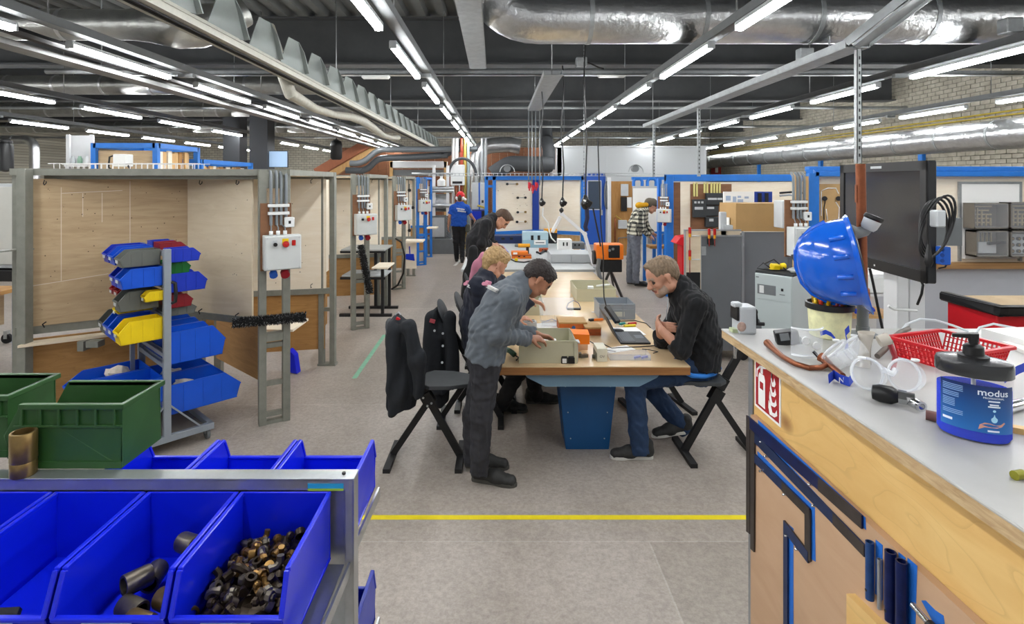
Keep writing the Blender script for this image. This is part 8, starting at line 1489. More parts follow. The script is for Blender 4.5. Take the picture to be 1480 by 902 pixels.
def sdf_mesh(name, prims, res, mats, wr=0.0, wl=0.08, zmin=None, seed=1, zs=1.0):
    lo = np.min([p.box(0)[0] for p in prims if not p.sub], 0) - 3 * res; hi = np.max([p.box(0)[1] for p in prims if not p.sub], 0) + 3 * res
    n = np.ceil((hi - lo) / res).astype(int) + 1; Fd = np.full(n, 0.5)
    ax = [lo[i] + res * np.arange(n[i]) for i in range(3)]
    for p in prims:
        b0, b1 = p.box(2 * res); i0 = np.clip(np.floor((b0 - lo) / res).astype(int), 0, n - 1); i1 = np.clip(np.ceil((b1 - lo) / res).astype(int) + 1, 0, n)
        if (i1 <= i0).any(): continue
        sl = tuple(slice(i0[i], i1[i]) for i in range(3)); P = np.stack(np.meshgrid(*[ax[i][sl[i]] for i in range(3)], indexing='ij'), -1); d = p.d(P); f = Fd[sl]
        if p.sub: h = np.clip(0.5 - 0.5 * (f + d) / p.k, 0, 1); Fd[sl] = f * (1 - h) + (-d) * h + p.k * h * (1 - h)
        else: h = np.clip(0.5 + 0.5 * (d - f) / p.k, 0, 1); Fd[sl] = d * (1 - h) + f * h - p.k * h * (1 - h)
    if wr:
        I = np.nonzero(np.abs(Fd) < wr * 3 + res * 2); P = np.stack([ax[i][I[i]] for i in range(3)], -1); P[:, 2] *= zs; Fd[I] += wr * wob(P, wl, seed)
    if zmin is not None: Fd = np.maximum(Fd, (zmin - ax[2])[None, None, :])
    S = Fd < 0; C_ = [S[i:n[0] - 1 + i, j:n[1] - 1 + j, k:n[2] - 1 + k] for i in (0, 1) for j in (0, 1) for k in (0, 1)]
    tot = sum(c.astype(np.int8) for c in C_); act = (tot > 0) & (tot < 8); cells = np.argwhere(act); idx = np.full(act.shape, -1); idx[act] = np.arange(len(cells))
    acc = np.zeros((len(cells), 3)); cnt = np.zeros(len(cells)); cor = [(i, j, k) for i in (0, 1) for j in (0, 1) for k in (0, 1)]
    for u in cor:
        for a_ in range(3):
            if u[a_]: continue
            v = list(u); v[a_] = 1; A = Fd[cells[:, 0] + u[0], cells[:, 1] + u[1], cells[:, 2] + u[2]]; B = Fd[cells[:, 0] + v[0], cells[:, 1] + v[1], cells[:, 2] + v[2]]
            m = (A < 0) != (B < 0); t = np.where(m, A / np.where(m, A - B, 1), 0); q = np.tile(np.array(u, float), (len(cells), 1)); q[:, a_] = t; acc[m] += q[m]; cnt[m] += 1
    vs = lo + res * (cells + acc / cnt[:, None]); fs = []
    for a_ in range(3):
        b_, c_ = [(1, 2), (2, 0), (0, 1)][a_]; s0 = [slice(1, -1)] * 3; s1 = [slice(1, -1)] * 3; s0[a_] = slice(0, n[a_] - 1); s1[a_] = slice(1, n[a_])
        s0 = [slice(0, n[a_] - 1) if i == a_ else slice(1, n[i] - 1) for i in range(3)]; s1 = [slice(1, n[a_]) if i == a_ else slice(1, n[i] - 1) for i in range(3)]
        A, B = S[tuple(s0)], S[tuple(s1)]; E = np.argwhere(A != B); 
        if not len(E): continue
        flip = A[tuple(E.T)]; off = np.array([0 if i == a_ else 1 for i in range(3)]); E = E + off
        def cell(db, dc): q = E.copy(); q[:, b_] -= db; q[:, c_] -= dc; return idx[tuple(q.T)]
        Q = np.stack([cell(1, 1), cell(0, 1), cell(0, 0), cell(1, 0)], 1); Q[~flip] = Q[~flip][:, ::-1]; fs.append(Q)
    fs = np.concatenate(fs); me = bpy.data.meshes.new(name); me.from_pydata(vs.tolist(), [], fs.tolist())
    for m in mats: me.materials.append(m)
    if len(mats) > 1:
        cen = vs[fs].mean(1); best = np.full(len(cen), 9.0); mi = np.zeros(len(cen), int)
        for p in prims:
            if p.sub: continue
            d = p.d(cen) - (0.004 if p.mi else 0); w = d < best; best[w] = d[w]; mi[w] = p.mi
        me.polygons.foreach_set('material_index', mi.astype(np.int32))
    me.polygons.foreach_set('use_smooth', np.ones(len(fs), bool)); me.update(); return me
SKIN = mat('skin', 'c08d74', 0.5, 0, 0.06, 25); SKIN2 = mat('tan skin', 'a8755a', 0.5, 0, 0.06, 25); LIPS = mat('lips', '9a5a50', 0.5); EYEW = mat('eye', '2a2220', 0.3)
def sdf_part(name, prims, res, mats, parent, **kw):
    inv = XF[root_of(parent).name].inverted(); me = sdf_mesh(name, prims, res, mats, **kw); me.transform(inv); o = bpy.data.objects.new(name, me); COL.objects.link(o); o.parent = parent; return o
def hand(B, w, d, n, s=1.0, curl=0.5, side=1, mi=0):
    """palm and five fingers; d points along the hand, n out of the palm, side which edge carries the thumb"""
    w, d, n = Vector(w), Vector(d).normalized(), Vector(n); n = (n - d * n.dot(d)).normalized(); x = d.cross(n) * side
    kn = w + d * 0.085 * s; B.append(Prim(w, kn, 0.019 * s, 0.017 * s, 0.012, x, 1.75, mi=mi))
    for i, (o_, l_) in enumerate(((0.027, 0.072), (0.009, 0.08), (-0.009, 0.074), (-0.026, 0.058))):
        p = kn + x * o_ * s; q = d.copy(); seg = (0.45, 0.32, 0.25)
        for j, f in enumerate(seg):
            c = curl * (0.7 + 0.25 * j + 0.06 * i); q = (q * math.cos(c) + n * math.sin(c)).normalized() if j else (d * math.cos(c * 0.7) + n * math.sin(c * 0.7)).normalized()
            e = p + q * l_ * f * 1.15 * s; B.append(Prim(p, e, (0.0092 - 0.001 * j) * s, (0.0085 - 0.001 * j) * s, 0.004, mi=mi)); p = e
    p = w + d * 0.025 * s + x * 0.024 * s; q = (d * 0.6 + x * 0.7 + n * 0.35).normalized(); e = p + q * 0.042 * s; B.append(Prim(p, e, 0.0125 * s, 0.0105 * s, 0.008, mi=mi)); B.append(Prim(e, e + (q * 0.5 + d * 0.7 + n * 0.3).normalized() * 0.032 * s, 0.0105 * s, 0.0085 * s, 0.005, mi=mi))
def head(B, Hr, c, f, u, s=1.0, beard=False, long_top=0.0, cap=False):
    """mi: 0 skin 1 lips 2 eyes 3 stubble/brow"""
    c, f, u = Vector(c), Vector(f).normalized(), Vector(u); u = (u - f * u.dot(f)).normalized(); r = f.cross(u)
    L = lambda x, y, z: c + (r * x + f * y + u * z) * s
    B += [Prim(L(0, -0.025, 0.035), L(0, 0.025, 0.035), 0.083 * s, 0.08 * s, 0.02, r, 0.9), Prim(L(0, 0.04, 0.0), L(0, 0.045, -0.05), 0.062 * s, 0.05 * s, 0.03, r, 0.92), Prim(L(0, 0.05, -0.075), L(0, 0.062, -0.09), 0.036 * s, 0.027 * s, 0.03, r, 1.1, mi=3 if beard else 0), Prim(L(-0.045, 0.0, -0.055), L(0.045, 0.0, -0.055), 0.03 * s, None, 0.03), Prim(L(-0.04, 0.045, -0.068), L(0.04, 0.045, -0.068), 0.028 * s, None, 0.02, mi=3 if beard else 0)]
    B += [Prim(L(0, 0.098, 0.012), L(0, 0.116, -0.026), 0.009 * s, 0.0135 * s, 0.014), Prim(L(0, 0.108, -0.03), L(0, 0.1, -0.034), 0.013 * s, 0.012 * s, 0.008, r, 1.35)]
    for q in (-1, 1):
        B += [Prim(L(0.03 * q, 0.102, 0.008), L(0.03 * q, 0.112, 0.008), 0.014 * s, None, 0.012, sub=True), Prim(L(0.03 * q, 0.084, 0.008), L(0.032 * q, 0.084, 0.008), 0.0105 * s, None, 0.004, mi=2), Prim(L(0.012 * q, 0.099, 0.027), L(0.045 * q, 0.088, 0.026), 0.006 * s, None, 0.008, mi=3), Prim(L(0.076 * q, -0.005, 0.018), L(0.078 * q, -0.002, -0.022), 0.017 * s, 0.011 * s, 0.008, r, 0.45), Prim(L(0.045 * q, 0.065, -0.02), L(0.04 * q, 0.07, -0.02), 0.02 * s, None, 0.02)]
    B += [Prim(L(-0.018, 0.093, -0.056), L(0.018, 0.093, -0.056), 0.0075 * s, None, 0.006, mi=1)]
    if beard: B += [Prim(L(-0.02, 0.092, -0.045), L(0.02, 0.092, -0.045), 0.007 * s, None, 0.006, mi=3)]
    if Hr is not None:
        Hr += [Prim(L(0, -0.03, 0.045), L(0, 0.03, 0.055), 0.087 * s, 0.08 * s, 0.02, r, 0.92), Prim(L(0, -0.048, 0.0), L(0, -0.04, -0.04), 0.06 * s, 0.048 * s, 0.03, r, 1.05)]
        if long_top: Hr += [Prim(L(0, -0.02, 0.09), L(0, 0.075, 0.09), 0.05 * s, 0.04 * s * long_top, 0.03, r, 1.2)]
        Hr += [Prim(L(0, 0.168, 0.025), L(0, 0.12, -0.05), 0.11 * s, None, 0.01, sub=True), Prim(L(-0.14, 0.04, -0.03), L(0.14, 0.04, -0.03), 0.06 * s, None, 0.01, sub=True), Prim(L(-0.14, -0.01, -0.04), L(-0.07, -0.01, -0.04), 0.045 * s, None, 0.01, sub=True), Prim(L(0.07, -0.01, -0.04), L(0.14, -0.01, -0.04), 0.045 * s, None, 0.01, sub=True)]
    return L
HAIRW = dict(wr=0.004, wl=0.02)
def shoe(name, t, heel, toe, res, m, sole, z0=0.0, tilt=0.0, s=1.0, boot=0.06):
    h, e = Vector(heel), Vector(toe); d = (e - h); d.z = 0; d.normalize(); x = V(-d.y, d.x, 0); l = 0.27 * s; e = h + d * l + V(0, 0, tilt * l * -1)
    hp, ep = h + V(0, 0, 0.045 * s), e + V(0, 0, 0.034 * s); mid = hp.lerp(ep, 0.5)
    up = [Prim(hp, mid + V(0, 0, 0.012 * s), 0.042 * s, 0.045 * s, 0.03, x, 0.9), Prim(mid, ep - d * 0.03, 0.044 * s, 0.036 * s, 0.03, x, 1.15), Prim(hp + V(0, 0, 0.02), hp + V(0, 0, boot), 0.042 * s, 0.042 * s, 0.03)]
    lo = min(h.z, e.z) if tilt else z0
    o = sdf_part(name, up, res, [m], t, wr=0.0015, wl=0.03, zmin=None if tilt else z0 + 0.012)
    sl = MB(); pts = []
    for f, w_ in ((-0.14, 0.02), (-0.1, 0.034), (0.1, 0.038), (0.45, 0.036), (0.7, 0.046), (0.9, 0.04), (1.0, 0.024), (1.04, 0.008)): pts.append((h + d * l * f + V(0, 0, (e.z - h.z) * f), w_ * s))
    poly = [p + x * w_ for p, w_ in pts] + [p - x * w_ for p, w_ in pts[::-1]]; sl.prism(poly, (0, 0, 0.026 * s)); part('sole', sl, sole, o, bevel=0.004)
    ls = MB()
    for i in range(4): p = hp.lerp(ep, 0.3 + 0.11 * i) + V(0, 0, 0.046 - 0.006 * i) * s; ls.tube([p - x * 0.022, p + V(0, 0, 0.006), p + x * 0.022], 0.0032, 5)
    part('laces', ls, MATS.get('lace') or mat('lace', '4a4a48', 0.8), o); return o
def figure(label, J, Yw, o, cloth, res=0.008, girth=1.0, seed=1):
    """J: joints in world space (pel, chest, neck, head, sh/el/wr/hip/kn/an for n(ear) and f(ar)); cloth: dict of materials and options"""
    pel, ch, nk, hc = J['pel'], J['chest'], J['neck'], J['head']; g = girth; lat = Vector(J['lat']).normalized()
    t = thing('person', label, 'person', (pel.x, pel.y, 0), group=None)
    B, Tp, Tr, Hr = [], [], [], ([] if cloth.get('hair') else None)
    head(B, Hr, hc, J['hf'], J['hu'], cloth.get('hs', 1.0), cloth.get('beard', False), cloth.get('top', 0.0))
    up = (Vector(J['hu'])).normalized(); B.append(Prim(nk, hc - up * 0.05 - Vector(J['hf']).normalized() * 0.012, 0.06 * g, 0.056 * g, 0.03))
    B += [Prim(pel, ch, 0.10 * g, 0.105 * g, 0.04, lat, 1.3)]
    mid = pel.lerp(ch, 0.5) + Vector(J.get('belly', (0, 0, 0)))
    low = pel + (pel - mid).normalized() * 0.02
    Tp += [Prim(mid, low, 0.12 * g, 0.128 * g, 0.05, lat, 1.5, flat=1), Prim(mid, ch, 0.118 * g, 0.125 * g, 0.06, lat, 1.38), Prim(ch, nk, 0.122 * g, 0.076 * g, 0.06, lat, 1.2)]
    Tr += [Prim(pel + (mid - pel) * 0.12, pel - (mid - pel).normalized() * 0.06, 0.102 * g, 0.106 * g, 0.04, lat, 1.33)]
    slv = cloth.get('sleeve', 1.0)
    for q in 'nf':
        sh, el, wr_ = J['sh' + q], J['el' + q], J['wr' + q]
        B += [Prim(sh, el, 0.045 * g, 0.04 * g, 0.02), Prim(el, wr_, 0.038 * g, 0.027 * g, 0.015), Prim(nk.lerp(ch, 0.35), sh, 0.035 * g, 0.035 * g, 0.03)]
        hand(B, wr_, J['hd' + q], J['hn' + q], cloth.get('hands', 1.0), J.get('curl', 0.55), J.get('ts' + q, 1))
        Tp += [Prim(nk.lerp(ch, 0.3), sh, 0.075 * g, 0.066 * g, 0.05), Prim(sh, el, 0.066 * g, 0.056 * g, 0.03)] if slv > 0.4 else [Prim(nk.lerp(ch, 0.3), sh, 0.07 * g, 0.066 * g, 0.05), Prim(sh, sh.lerp(el, 0.75), 0.064 * g, 0.066 * g, 0.03, flat=1)]
        if slv > 0.4: Tp += [Prim(el, el.lerp(wr_, slv), 0.056 * g, 0.044 * g if slv > 0.8 else 0.055 * g, 0.03, flat=1)] + ([Prim(el.lerp(wr_, slv * 0.9), el.lerp(wr_, slv), 0.048 * g, 0.046 * g, 0.01, flat=1)])
        hp, kn, an = J['hip' + q], J['kn' + q], J['an' + q]
        B += [Prim(hp, kn, 0.07 * g, 0.05 * g, 0.02), Prim(kn, an, 0.045 * g, 0.035 * g, 0.015), Prim(an, an + V(0, 0, -0.05), 0.034, 0.034, 0.01)]
        Tr += [Prim(pel, hp, 0.096 * g, 0.093 * g, 0.04), Prim(hp, kn, 0.093 * g, 0.068 * g, 0.025), Prim(kn, an + (an - kn).normalized() * 0.075, 0.067 * g, 0.056 * g, 0.02, flat=1)]
    if cloth.get('collar'): Tp += [Prim(nk - up * 0.005, nk + (hc - nk).normalized() * 0.05, 0.08 * g, 0.074 * g, 0.014, flat=1)]
    if cloth.get('hood'): pass
    bm_ = [cloth.get('skin', SKIN), LIPS, EYEW, cloth.get('brow', EYEW)]
    sdf_part('body', B, min(res, 0.0065) if res < 0.01 else res * 0.8, bm_, t)
    top = sdf_part(cloth['topname'], Tp, res, [cloth['topm']], t, wr=0.0065, wl=0.07, seed=seed); tr = sdf_part('trousers', Tr, res, [cloth['trm']], t, wr=0.0058, wl=0.065, seed=seed + 5)
    if Hr: sdf_part('hair', Hr, min(res, 0.006) if res < 0.01 else res * 0.8, [cloth['hair']], t, seed=seed + 9, **HAIRW)
    for q in 'nf':
        if 'he' + q in J: shoe('shoe', t, J['he' + q], J['to' + q], min(res, 0.007) if res < 0.01 else res, cloth['shoe'], cloth['sole'], J.get('z' + q, 0.0), J.get('tilt' + q, 0.0), cloth.get('ss', 1.0), cloth.get('boot', 0.06))
    return t, top
GREYSW = mat('grey sweatshirt', '596067', 0.85, 0, 0.10, 30, 0.15, 160, sheen=0.1); BJEAN = mat('black washed jeans', '2c2c31', 0.8, 0, 0.4, 7, 0.2, 200); BLUEJ = mat('dark blue jeans', '1f3554', 0.8, 0, 0.25, 10, 0.2, 200); NAVYK = mat('black fleece', '131417', 0.9, 0, 0.12, 25, 0.1, 150, sheen=0.06); NAVY2 = mat('navy hoodie', '191d2c', 0.9, 0, 0.12, 25, 0.1, 150, sheen=0.06); BLKSW = mat('black sweater', '1c1c20', 0.9, 0, 0.1, 25, sheen=0.05); BLKTR = mat('black work trousers', '1a1a1c', 0.85, 0, 0.15, 14); GREYJ = mat('grey jeans', '6b6f78', 0.85, 0, 0.2, 10); TEEB = mat('royal blue shirt', '1650b0', 0.8, 0, 0.08, 20)
HAIRD = mat('dark brown hair', '2a2220', 0.6, 0, 0.5, 60, stretch=(1, 1, .3)); HAIRG = mat('greying brown hair', '7d6a55', 0.6, 0, 0.4, 70, stretch=(1, 1, .3)); HAIRB = mat('blond hair', 'a5875c', 0.6, 0, 0.4, 70, stretch=(1, 1, .3)); HAIRM = mat('brown hair', '4c3728', 0.6, 0, 0.4, 60, stretch=(1, 1, .3)); STUB = mat('grey stubble', 'a08878', 0.7, 0, 0.2, 120); SHB = mat('dark shoe leather', '2b2b2a', 0.6, 0, 0.3, 25); SOLG = mat('grey dusty sole', '4a4843', 0.8, 0, 0.2, 20); SOLW = mat('pale sole', 'c9c7c0', 0.7)
def plaid():
    m = bpy.data.materials.new('checked flannel'); m.use_nodes = True; N = m.node_tree.nodes; L = m.node_tree.links; b = N['Principled BSDF']; b.inputs['Roughness'].default_value = 0.9
    tc = N.new('ShaderNodeTexCoord'); sx = N.new('ShaderNodeSeparateXYZ'); L.new(tc.outputs['Object'], sx.inputs[0]); outs = []
    for ax_, k in ((0, 1.0), (2, 1.0)):
        a = N.new('ShaderNodeMath'); a.operation = 'MULTIPLY'; a.inputs[1].default_value = 13.0; ad = N.new('ShaderNodeMath'); ad.operation = 'ADD'; L.new(sx.outputs[ax_], ad.inputs[0])
        if ax_ == 0: L.new(sx.outputs[1], ad.inputs[1])
        else: ad.inputs[1].default_value = 0
        L.new(ad.outputs[0], a.inputs[0]); f = N.new('ShaderNodeMath'); f.operation = 'FRACT'; L.new(a.outputs[0], f.inputs[0]); g = N.new('ShaderNodeMath'); g.operation = 'LESS_THAN'; g.inputs[1].default_value = 0.46; L.new(f.outputs[0], g.inputs[0]); outs.append(g)
    s_ = N.new('ShaderNodeMath'); s_.operation = 'ADD'; L.new(outs[0].outputs[0], s_.inputs[0]); L.new(outs[1].outputs[0], s_.inputs[1]); h = N.new('ShaderNodeMath'); h.operation = 'MULTIPLY'; h.inputs[1].default_value = 0.5; L.new(s_.outputs[0], h.inputs[0])
    r = N.new('ShaderNodeValToRGB'); r.color_ramp.interpolation = 'CONSTANT'; r.color_ramp.elements[0].color = (*hexc('cfcbb8'), 1); r.color_ramp.elements[1].position = 0.75; r.color_ramp.elements[1].color = (*hexc('1c1d1e'), 1); e = r.color_ramp.elements.new(0.3); e.color = (*hexc('6d6c62'), 1); L.new(h.outputs[0], r.inputs[0]); L.new(r.outputs[0], b.inputs['Base Color']); return m
def logo(t, top, c, u, v, n, s, pink=True):
    """small pink mark and white print lines on a back"""
    u, v, n = Vector(u).normalized(), Vector(v).normalized(), Vector(n).normalized(); P = lambda a, b: Vector(c) + u * a * s + v * b * s + n * 0.028
    if pink:
        for (a, b, r_) in ((0.0, 0.32, 0.13), (-0.12, 0.08, 0.16), (0.08, 0.14, 0.1)): part('pink_print', MB().prism([P(a + r_ * math.cos(k), b + r_ * math.sin(k)) for k in [6.283 * i / 10 for i in range(10)]], n * -0.05), mat('pink print', 'd98fa6', 0.7), top)
    for i in range(7): part('white_print', MB().prism([P(0.22 + 0.12 * i, 0.0 - 0.05 * (i % 2)), P(0.31 + 0.12 * i, 0.0), P(0.31 + 0.12 * i, 0.13), P(0.22 + 0.12 * i, 0.16)], n * -0.05), PAPER, top)
    part('white_print', MB().prism([P(0.2, -0.12), P(1.05, -0.12), P(1.05, -0.07), P(0.2, -0.07)], n * -0.05), PAPER, top)
# ---- man in the grey sweatshirt, bending over the near box
Y1 = 3.86
J = dict(pel=W(702, 512, Y1), chest=W(729, 438, Y1), neck=W(752, 411, Y1 + .02), head=W(775, 403, Y1 + .03), hf=(0.66, 0.14, -0.74), hu=(0.74, 0.1, 0.67), lat=(0.05, 1, 0), belly=(-0.035, 0, 0.02),
 shn=W(737, 432, 3.69), eln=W(719, 484, 3.68), wrn=W(764, 489, 3.92), hdn=(0.85, 0.4, -0.12), hnn=(0.1, 0.5, -0.85), tsn=-1, shf=W(744, 420, 4.03), elf=W(738, 478, 4.12), wrf=W(776, 484, 4.10), hdf=(0.85, 0.1, -0.2), hnf=(0, -0.5, -0.85), tsf=1,
 hipn=W(702, 522, 3.78), knn=W(696, 600, 3.74), ann=W(693, 668, 3.74), hen=FL(690, 694), ton=FL(732, 701), hipf=W(703, 522, 3.95), knf=W(684, 600, 3.95), anf=W(683, 655, 3.95), hef=FL(680, 674), tof=FL(726, 677), curl=0.6)
p1, top = figure('man in grey sweatshirt and black jeans bending over the beige box', J, Y1, None, dict(topname='sweatshirt', topm=GREYSW, trm=BJEAN, hair=HAIRD, skin=SKIN2, brow=HAIRD, shoe=SHB, sole=SOLG, collar=True, hs=1.02, top=0.6, sleeve=0.93, boot=0.085), 0.0075, 1.1, 3)
logo(p1, top, W(703, 413, 3.74), (0.8, -0.25, -0.35), (0.55, 0, 0.83), (-0.45, -0.85, 0.3), 0.085)
# ---- seated man in the black fleece
Y2 = 4.22
J = dict(pel=W(1010, 522, Y2), chest=W(1001, 447, Y2), neck=W(982, 414, Y2), head=W(959, 401, Y2 - .02), hf=(-0.92, -0.12, -0.36), hu=(-0.36, 0, 0.93), lat=(0, 1, 0), belly=(0.03, 0, 0.0),
 shn=W(1006, 440, 4.03), eln=W(985, 505, 4.02), wrn=W(957, 478, 4.10), hdn=(-0.1, 0.75, 0.35), hnn=(0.8, 0.1, 0.1), tsn=1, shf=W(990, 436, 4.40), elf=W(958, 494, 4.42), wrf=W(953, 470, 4.25), hdf=(0.3, -0.75, 0.1), hnf=(0.8, 0.3, -0.1), tsf=-1,
 hipn=W(1006, 532, 4.14), knn=W(917, 549, 4.10), ann=W(924, 640, 4.08), hen=FL(936, 662), ton=FL(890, 662), hipf=W(1004, 530, 4.33), knf=W(930, 548, 4.40), anf=W(983, 612, 4.42), hef=W(992, 622, 4.40), tof=FL(945, 636), tiltf=0.12, curl=0.5)
J['hef'].z = 0.055
p2, top = figure('seated man in black fleece and blue jeans smiling at the laptop', J, Y2, None, dict(topname='fleece_jacket', topm=NAVYK, trm=BLUEJ, hair=HAIRG, skin=SKIN, brow=STUB, beard=True, shoe=SHB, sole=SOLW, collar=True, hs=1.16, top=0.8, sleeve=0.36 + 0.06, hands=1.05), 0.0075, 1.16, 11)
part('blue_shirt_hem', MB().tube([W(986, 536, 4.02), W(1000, 543, 4.0), W(1018, 544, 4.0), W(1032, 540, 4.06), W(1040, 532, 4.2)], 0.017, 8), mat('bright blue hem', '2a7ad0', 0.7), p2); part('zip', MB().tube([W(966, 432, 4.08), W(964, 448, 4.06), W(963, 462, 4.06)], 0.004, 5), GALV, p2)
# ---- blond man seated behind the first
Y3 = 4.72
J = dict(pel=W(692, 498, Y3), chest=W(696, 428, Y3), neck=W(703, 399, Y3 + .02), head=W(714, 381, Y3 + .04), hf=(0.72, 0.45, -0.5), hu=(0.5, 0.2, 0.85), lat=(-0.35, 0.9, 0), belly=(-0.03, 0, 0),
 shn=W(690, 414, 4.55), eln=W(700, 478, 4.58), wrn=W(745, 462, 4.85), hdn=(0.9, 0.3, 0.1), hnn=(0, 0.3, -0.9), tsn=-1, shf=W(720, 408, 4.92), elf=W(745, 455, 5.02), wrf=W(768, 434, 5.12), hdf=(0.8, 0.2, -0.3), hnf=(0, -0.3, -0.9), tsf=1,
 hipn=W(694, 505, 4.62), knn=W(748, 538, 4.78), ann=W(728, 578, 4.85), hen=FL(718, 592), ton=FL(742, 594), hipf=W(700, 505, 4.85), knf=W(768, 530, 4.98), anf=W(774, 566, 5.05), hef=FL(766, 582), tof=FL(792, 582))
p3, top = figure('blond man in navy hoodie sitting behind the man in grey', J, Y3, None, dict(topname='hoodie', topm=NAVY2, trm=BLKTR, hair=HAIRB, skin=SKIN, brow=HAIRB, shoe=SHB, sole=SOLG, hs=1.06, top=1.0, sleeve=0.93), 0.009, 1.08, 21)
logo(p3, top, W(675, 412, 4.55), (0.8, -0.5, -0.2), (0.3, 0, 0.95), (-0.4, -0.9, 0.15), 0.085)
# ---- man in black bending over the grey bench
Y4 = 7.3
J = dict(pel=W(688, 368, Y4), chest=W(699, 331, Y4), neck=W(712, 316, Y4), head=W(724, 317, Y4), hf=(0.6, -0.1, -0.8), hu=(0.8, 0, 0.6), lat=(0, 1, 0), belly=(-0.05, 0, 0.02),
 shn=W(703, 324, Y4 - .19), eln=W(697, 352, Y4 - .2), wrn=W(709, 352, Y4 - .1), hdn=(0.9, 0.2, -0.3), hnn=(0, 0.3, -0.9), tsn=-1, shf=W(708, 322, Y4 + .19), elf=W(708, 350, Y4 + .2), wrf=W(718, 354, Y4 + .1), hdf=(0.9, -0.2, -0.3), hnf=(0, -0.3, -0.9), tsf=1,
 hipn=W(688, 374, Y4 - .09), knn=W(682, 424, Y4 - .1), ann=W(676, 472, Y4 - .1), hen=V(W(674, 0, Y4).x, Y4 - .1, 0), ton=V(W(700, 0, Y4).x, Y4 - .12, 0), hipf=W(690, 374, Y4 + .09), knf=W(690, 424, Y4 + .1), anf=W(686, 472, Y4 + .12), hef=V(W(684, 0, Y4).x, Y4 + .12, 0), tof=V(W(710, 0, Y4).x, Y4 + .1, 0))
figure('man in black sweater bending over the grey bench', J, Y4, None, dict(topname='sweater', topm=BLKSW, trm=BLKTR, hair=HAIRM, skin=SKIN, brow=HAIRM, shoe=SHB, sole=SOLG, hs=1.02, top=1.2, sleeve=0.92), 0.012, 1.06, 31)
# ---- man in blue shirt with red hat, walking away
Y5 = 14.1
J = dict(pel=W(663, 326, Y5), chest=W(664, 303, Y5), neck=W(664.5, 294, Y5), head=W(665, 287, Y5), hf=(0.1, 1, -0.1), hu=(0, 0.1, 1), lat=(1, 0, 0),
 shn=W(654, 300, Y5), eln=W(650, 313, Y5), wrn=W(648, 327, Y5 + .1), hdn=(-0.05, 0.1, -1), hnn=(1, 0, 0), tsn=1, shf=W(675, 300, Y5), elf=W(681, 312, Y5), wrf=W(686, 318, Y5 + .15), hdf=(0.1, 0.3, -0.9), hnf=(-1, 0, 0), tsf=-1,
 hipn=W(659, 329, Y5), knn=W(659, 350, Y5 - .05), ann=W(660, 370, Y5), hen=FL(660, 378), ton=FL(660, 374), hipf=W(668, 329, Y5), knf=W(668, 350, Y5), anf=W(668, 371, Y5 - .15), hef=FL(668, 380), tof=FL(668, 376))
p5, top = figure('man in royal blue shirt and red woolly hat walking away', J, Y5, None, dict(topname='t_shirt', topm=TEEB, trm=BLKTR, hair=HAIRM, shoe=SHB, sole=SOLG, sleeve=0.3, hs=1.0, skin=SKIN), 0.016, 1.08, 41)
hc = W(665, 285, Y5); hat = sdf_part('red_hat', [Prim(hc + V(0, 0, 0.03), hc + V(0.01, 0, 0.06), 0.108, 0.095, 0.03), Prim(hc + V(0.06, 0, 0.03), hc + V(0.11, -0.02, -0.04), 0.06, 0.03, 0.04)], 0.016, [REDP], p5); sdf_part('white_brim', [Prim(hc + V(-0.06, -0.03, -0.02), hc + V(0.06, -0.03, -0.02), 0.06, None, 0.03), Prim(hc + V(0.13, -0.02, -0.06), hc + V(0.135, -0.02, -0.06), 0.035, None, 0.02)], 0.014, [PAPER], p5)
for r_, (x0, w_, n_) in enumerate(((660.5, 1.5, 7), (662, 1.4, 7))):
    for i in range(n_): a = W(x0 + 1.75 * i, 301.5 + 3.2 * r_ + 0.25 * i, Y5 - 0.155); part('white_print', MB().box(a, (0.022, 0.02, 0.036 if (i + r_) % 3 else 0.03)), PAPER, top)
part('tool_pouch', MB().box(W(676, 330, Y5 - .05), (0.12, 0.14, 0.2)), mat('grey pouch', '55564f', 0.9), p5, bevel=0.03)
# ---- man in checked shirt
Y6 = 10.75
J = dict(pel=W(917, 338, Y6), chest=W(924, 313, Y6), neck=W(932, 301, Y6), head=W(941, 299, Y6), hf=(0.85, 0.0, -0.52), hu=(0.5, 0, 0.85), lat=(0, 1, 0), belly=(-0.03, 0, 0),
 shn=W(928, 308, Y6 - .2), eln=W(928, 330, Y6 - .22), wrn=W(938, 341, Y6 - .1), hdn=(0.8, 0.2, -0.4), hnn=(0, 0.5, -0.6), tsn=-1, shf=W(930, 307, Y6 + .2), elf=W(934, 328, Y6 + .2), wrf=W(944, 338, Y6 + .1), hdf=(0.8, -0.2, -0.3), hnf=(0, -0.5, -0.6), tsf=1,
 hipn=W(918, 342, Y6 - .09), knn=W(920, 374, Y6 - .1), ann=W(919, 404, Y6 - .1), hen=FL(920, 413), ton=FL(936, 414), hipf=W(915, 342, Y6 + .09), knf=W(911, 374, Y6 + .1), anf=W(910, 403, Y6 + .1), hef=FL(909, 410), tof=FL(920, 411))
p6, top = figure('man in checked flannel shirt with yellow hood and grey jeans', J, Y6, None, dict(topname='checked_shirt', topm=plaid(), trm=GREYJ, hair=HAIRM, skin=SKIN, shoe=SHB, sole=SOLG, sleeve=0.92, boot=0.08), 0.012, 1.12, 51)
hc = W(941, 297, Y6); sdf_part('cap', [Prim(hc + V(-0.03, 0, 0.05), hc + V(0.03, 0, 0.05), 0.1, 0.092, 0.03), Prim(hc + V(0.08, 0, 0.02), hc + V(0.16, 0, -0.03), 0.012, 0.01, 0.02, (0, 1, 0), 6)], 0.012, [mat('olive cap', '5c5448', 0.85)], p6)
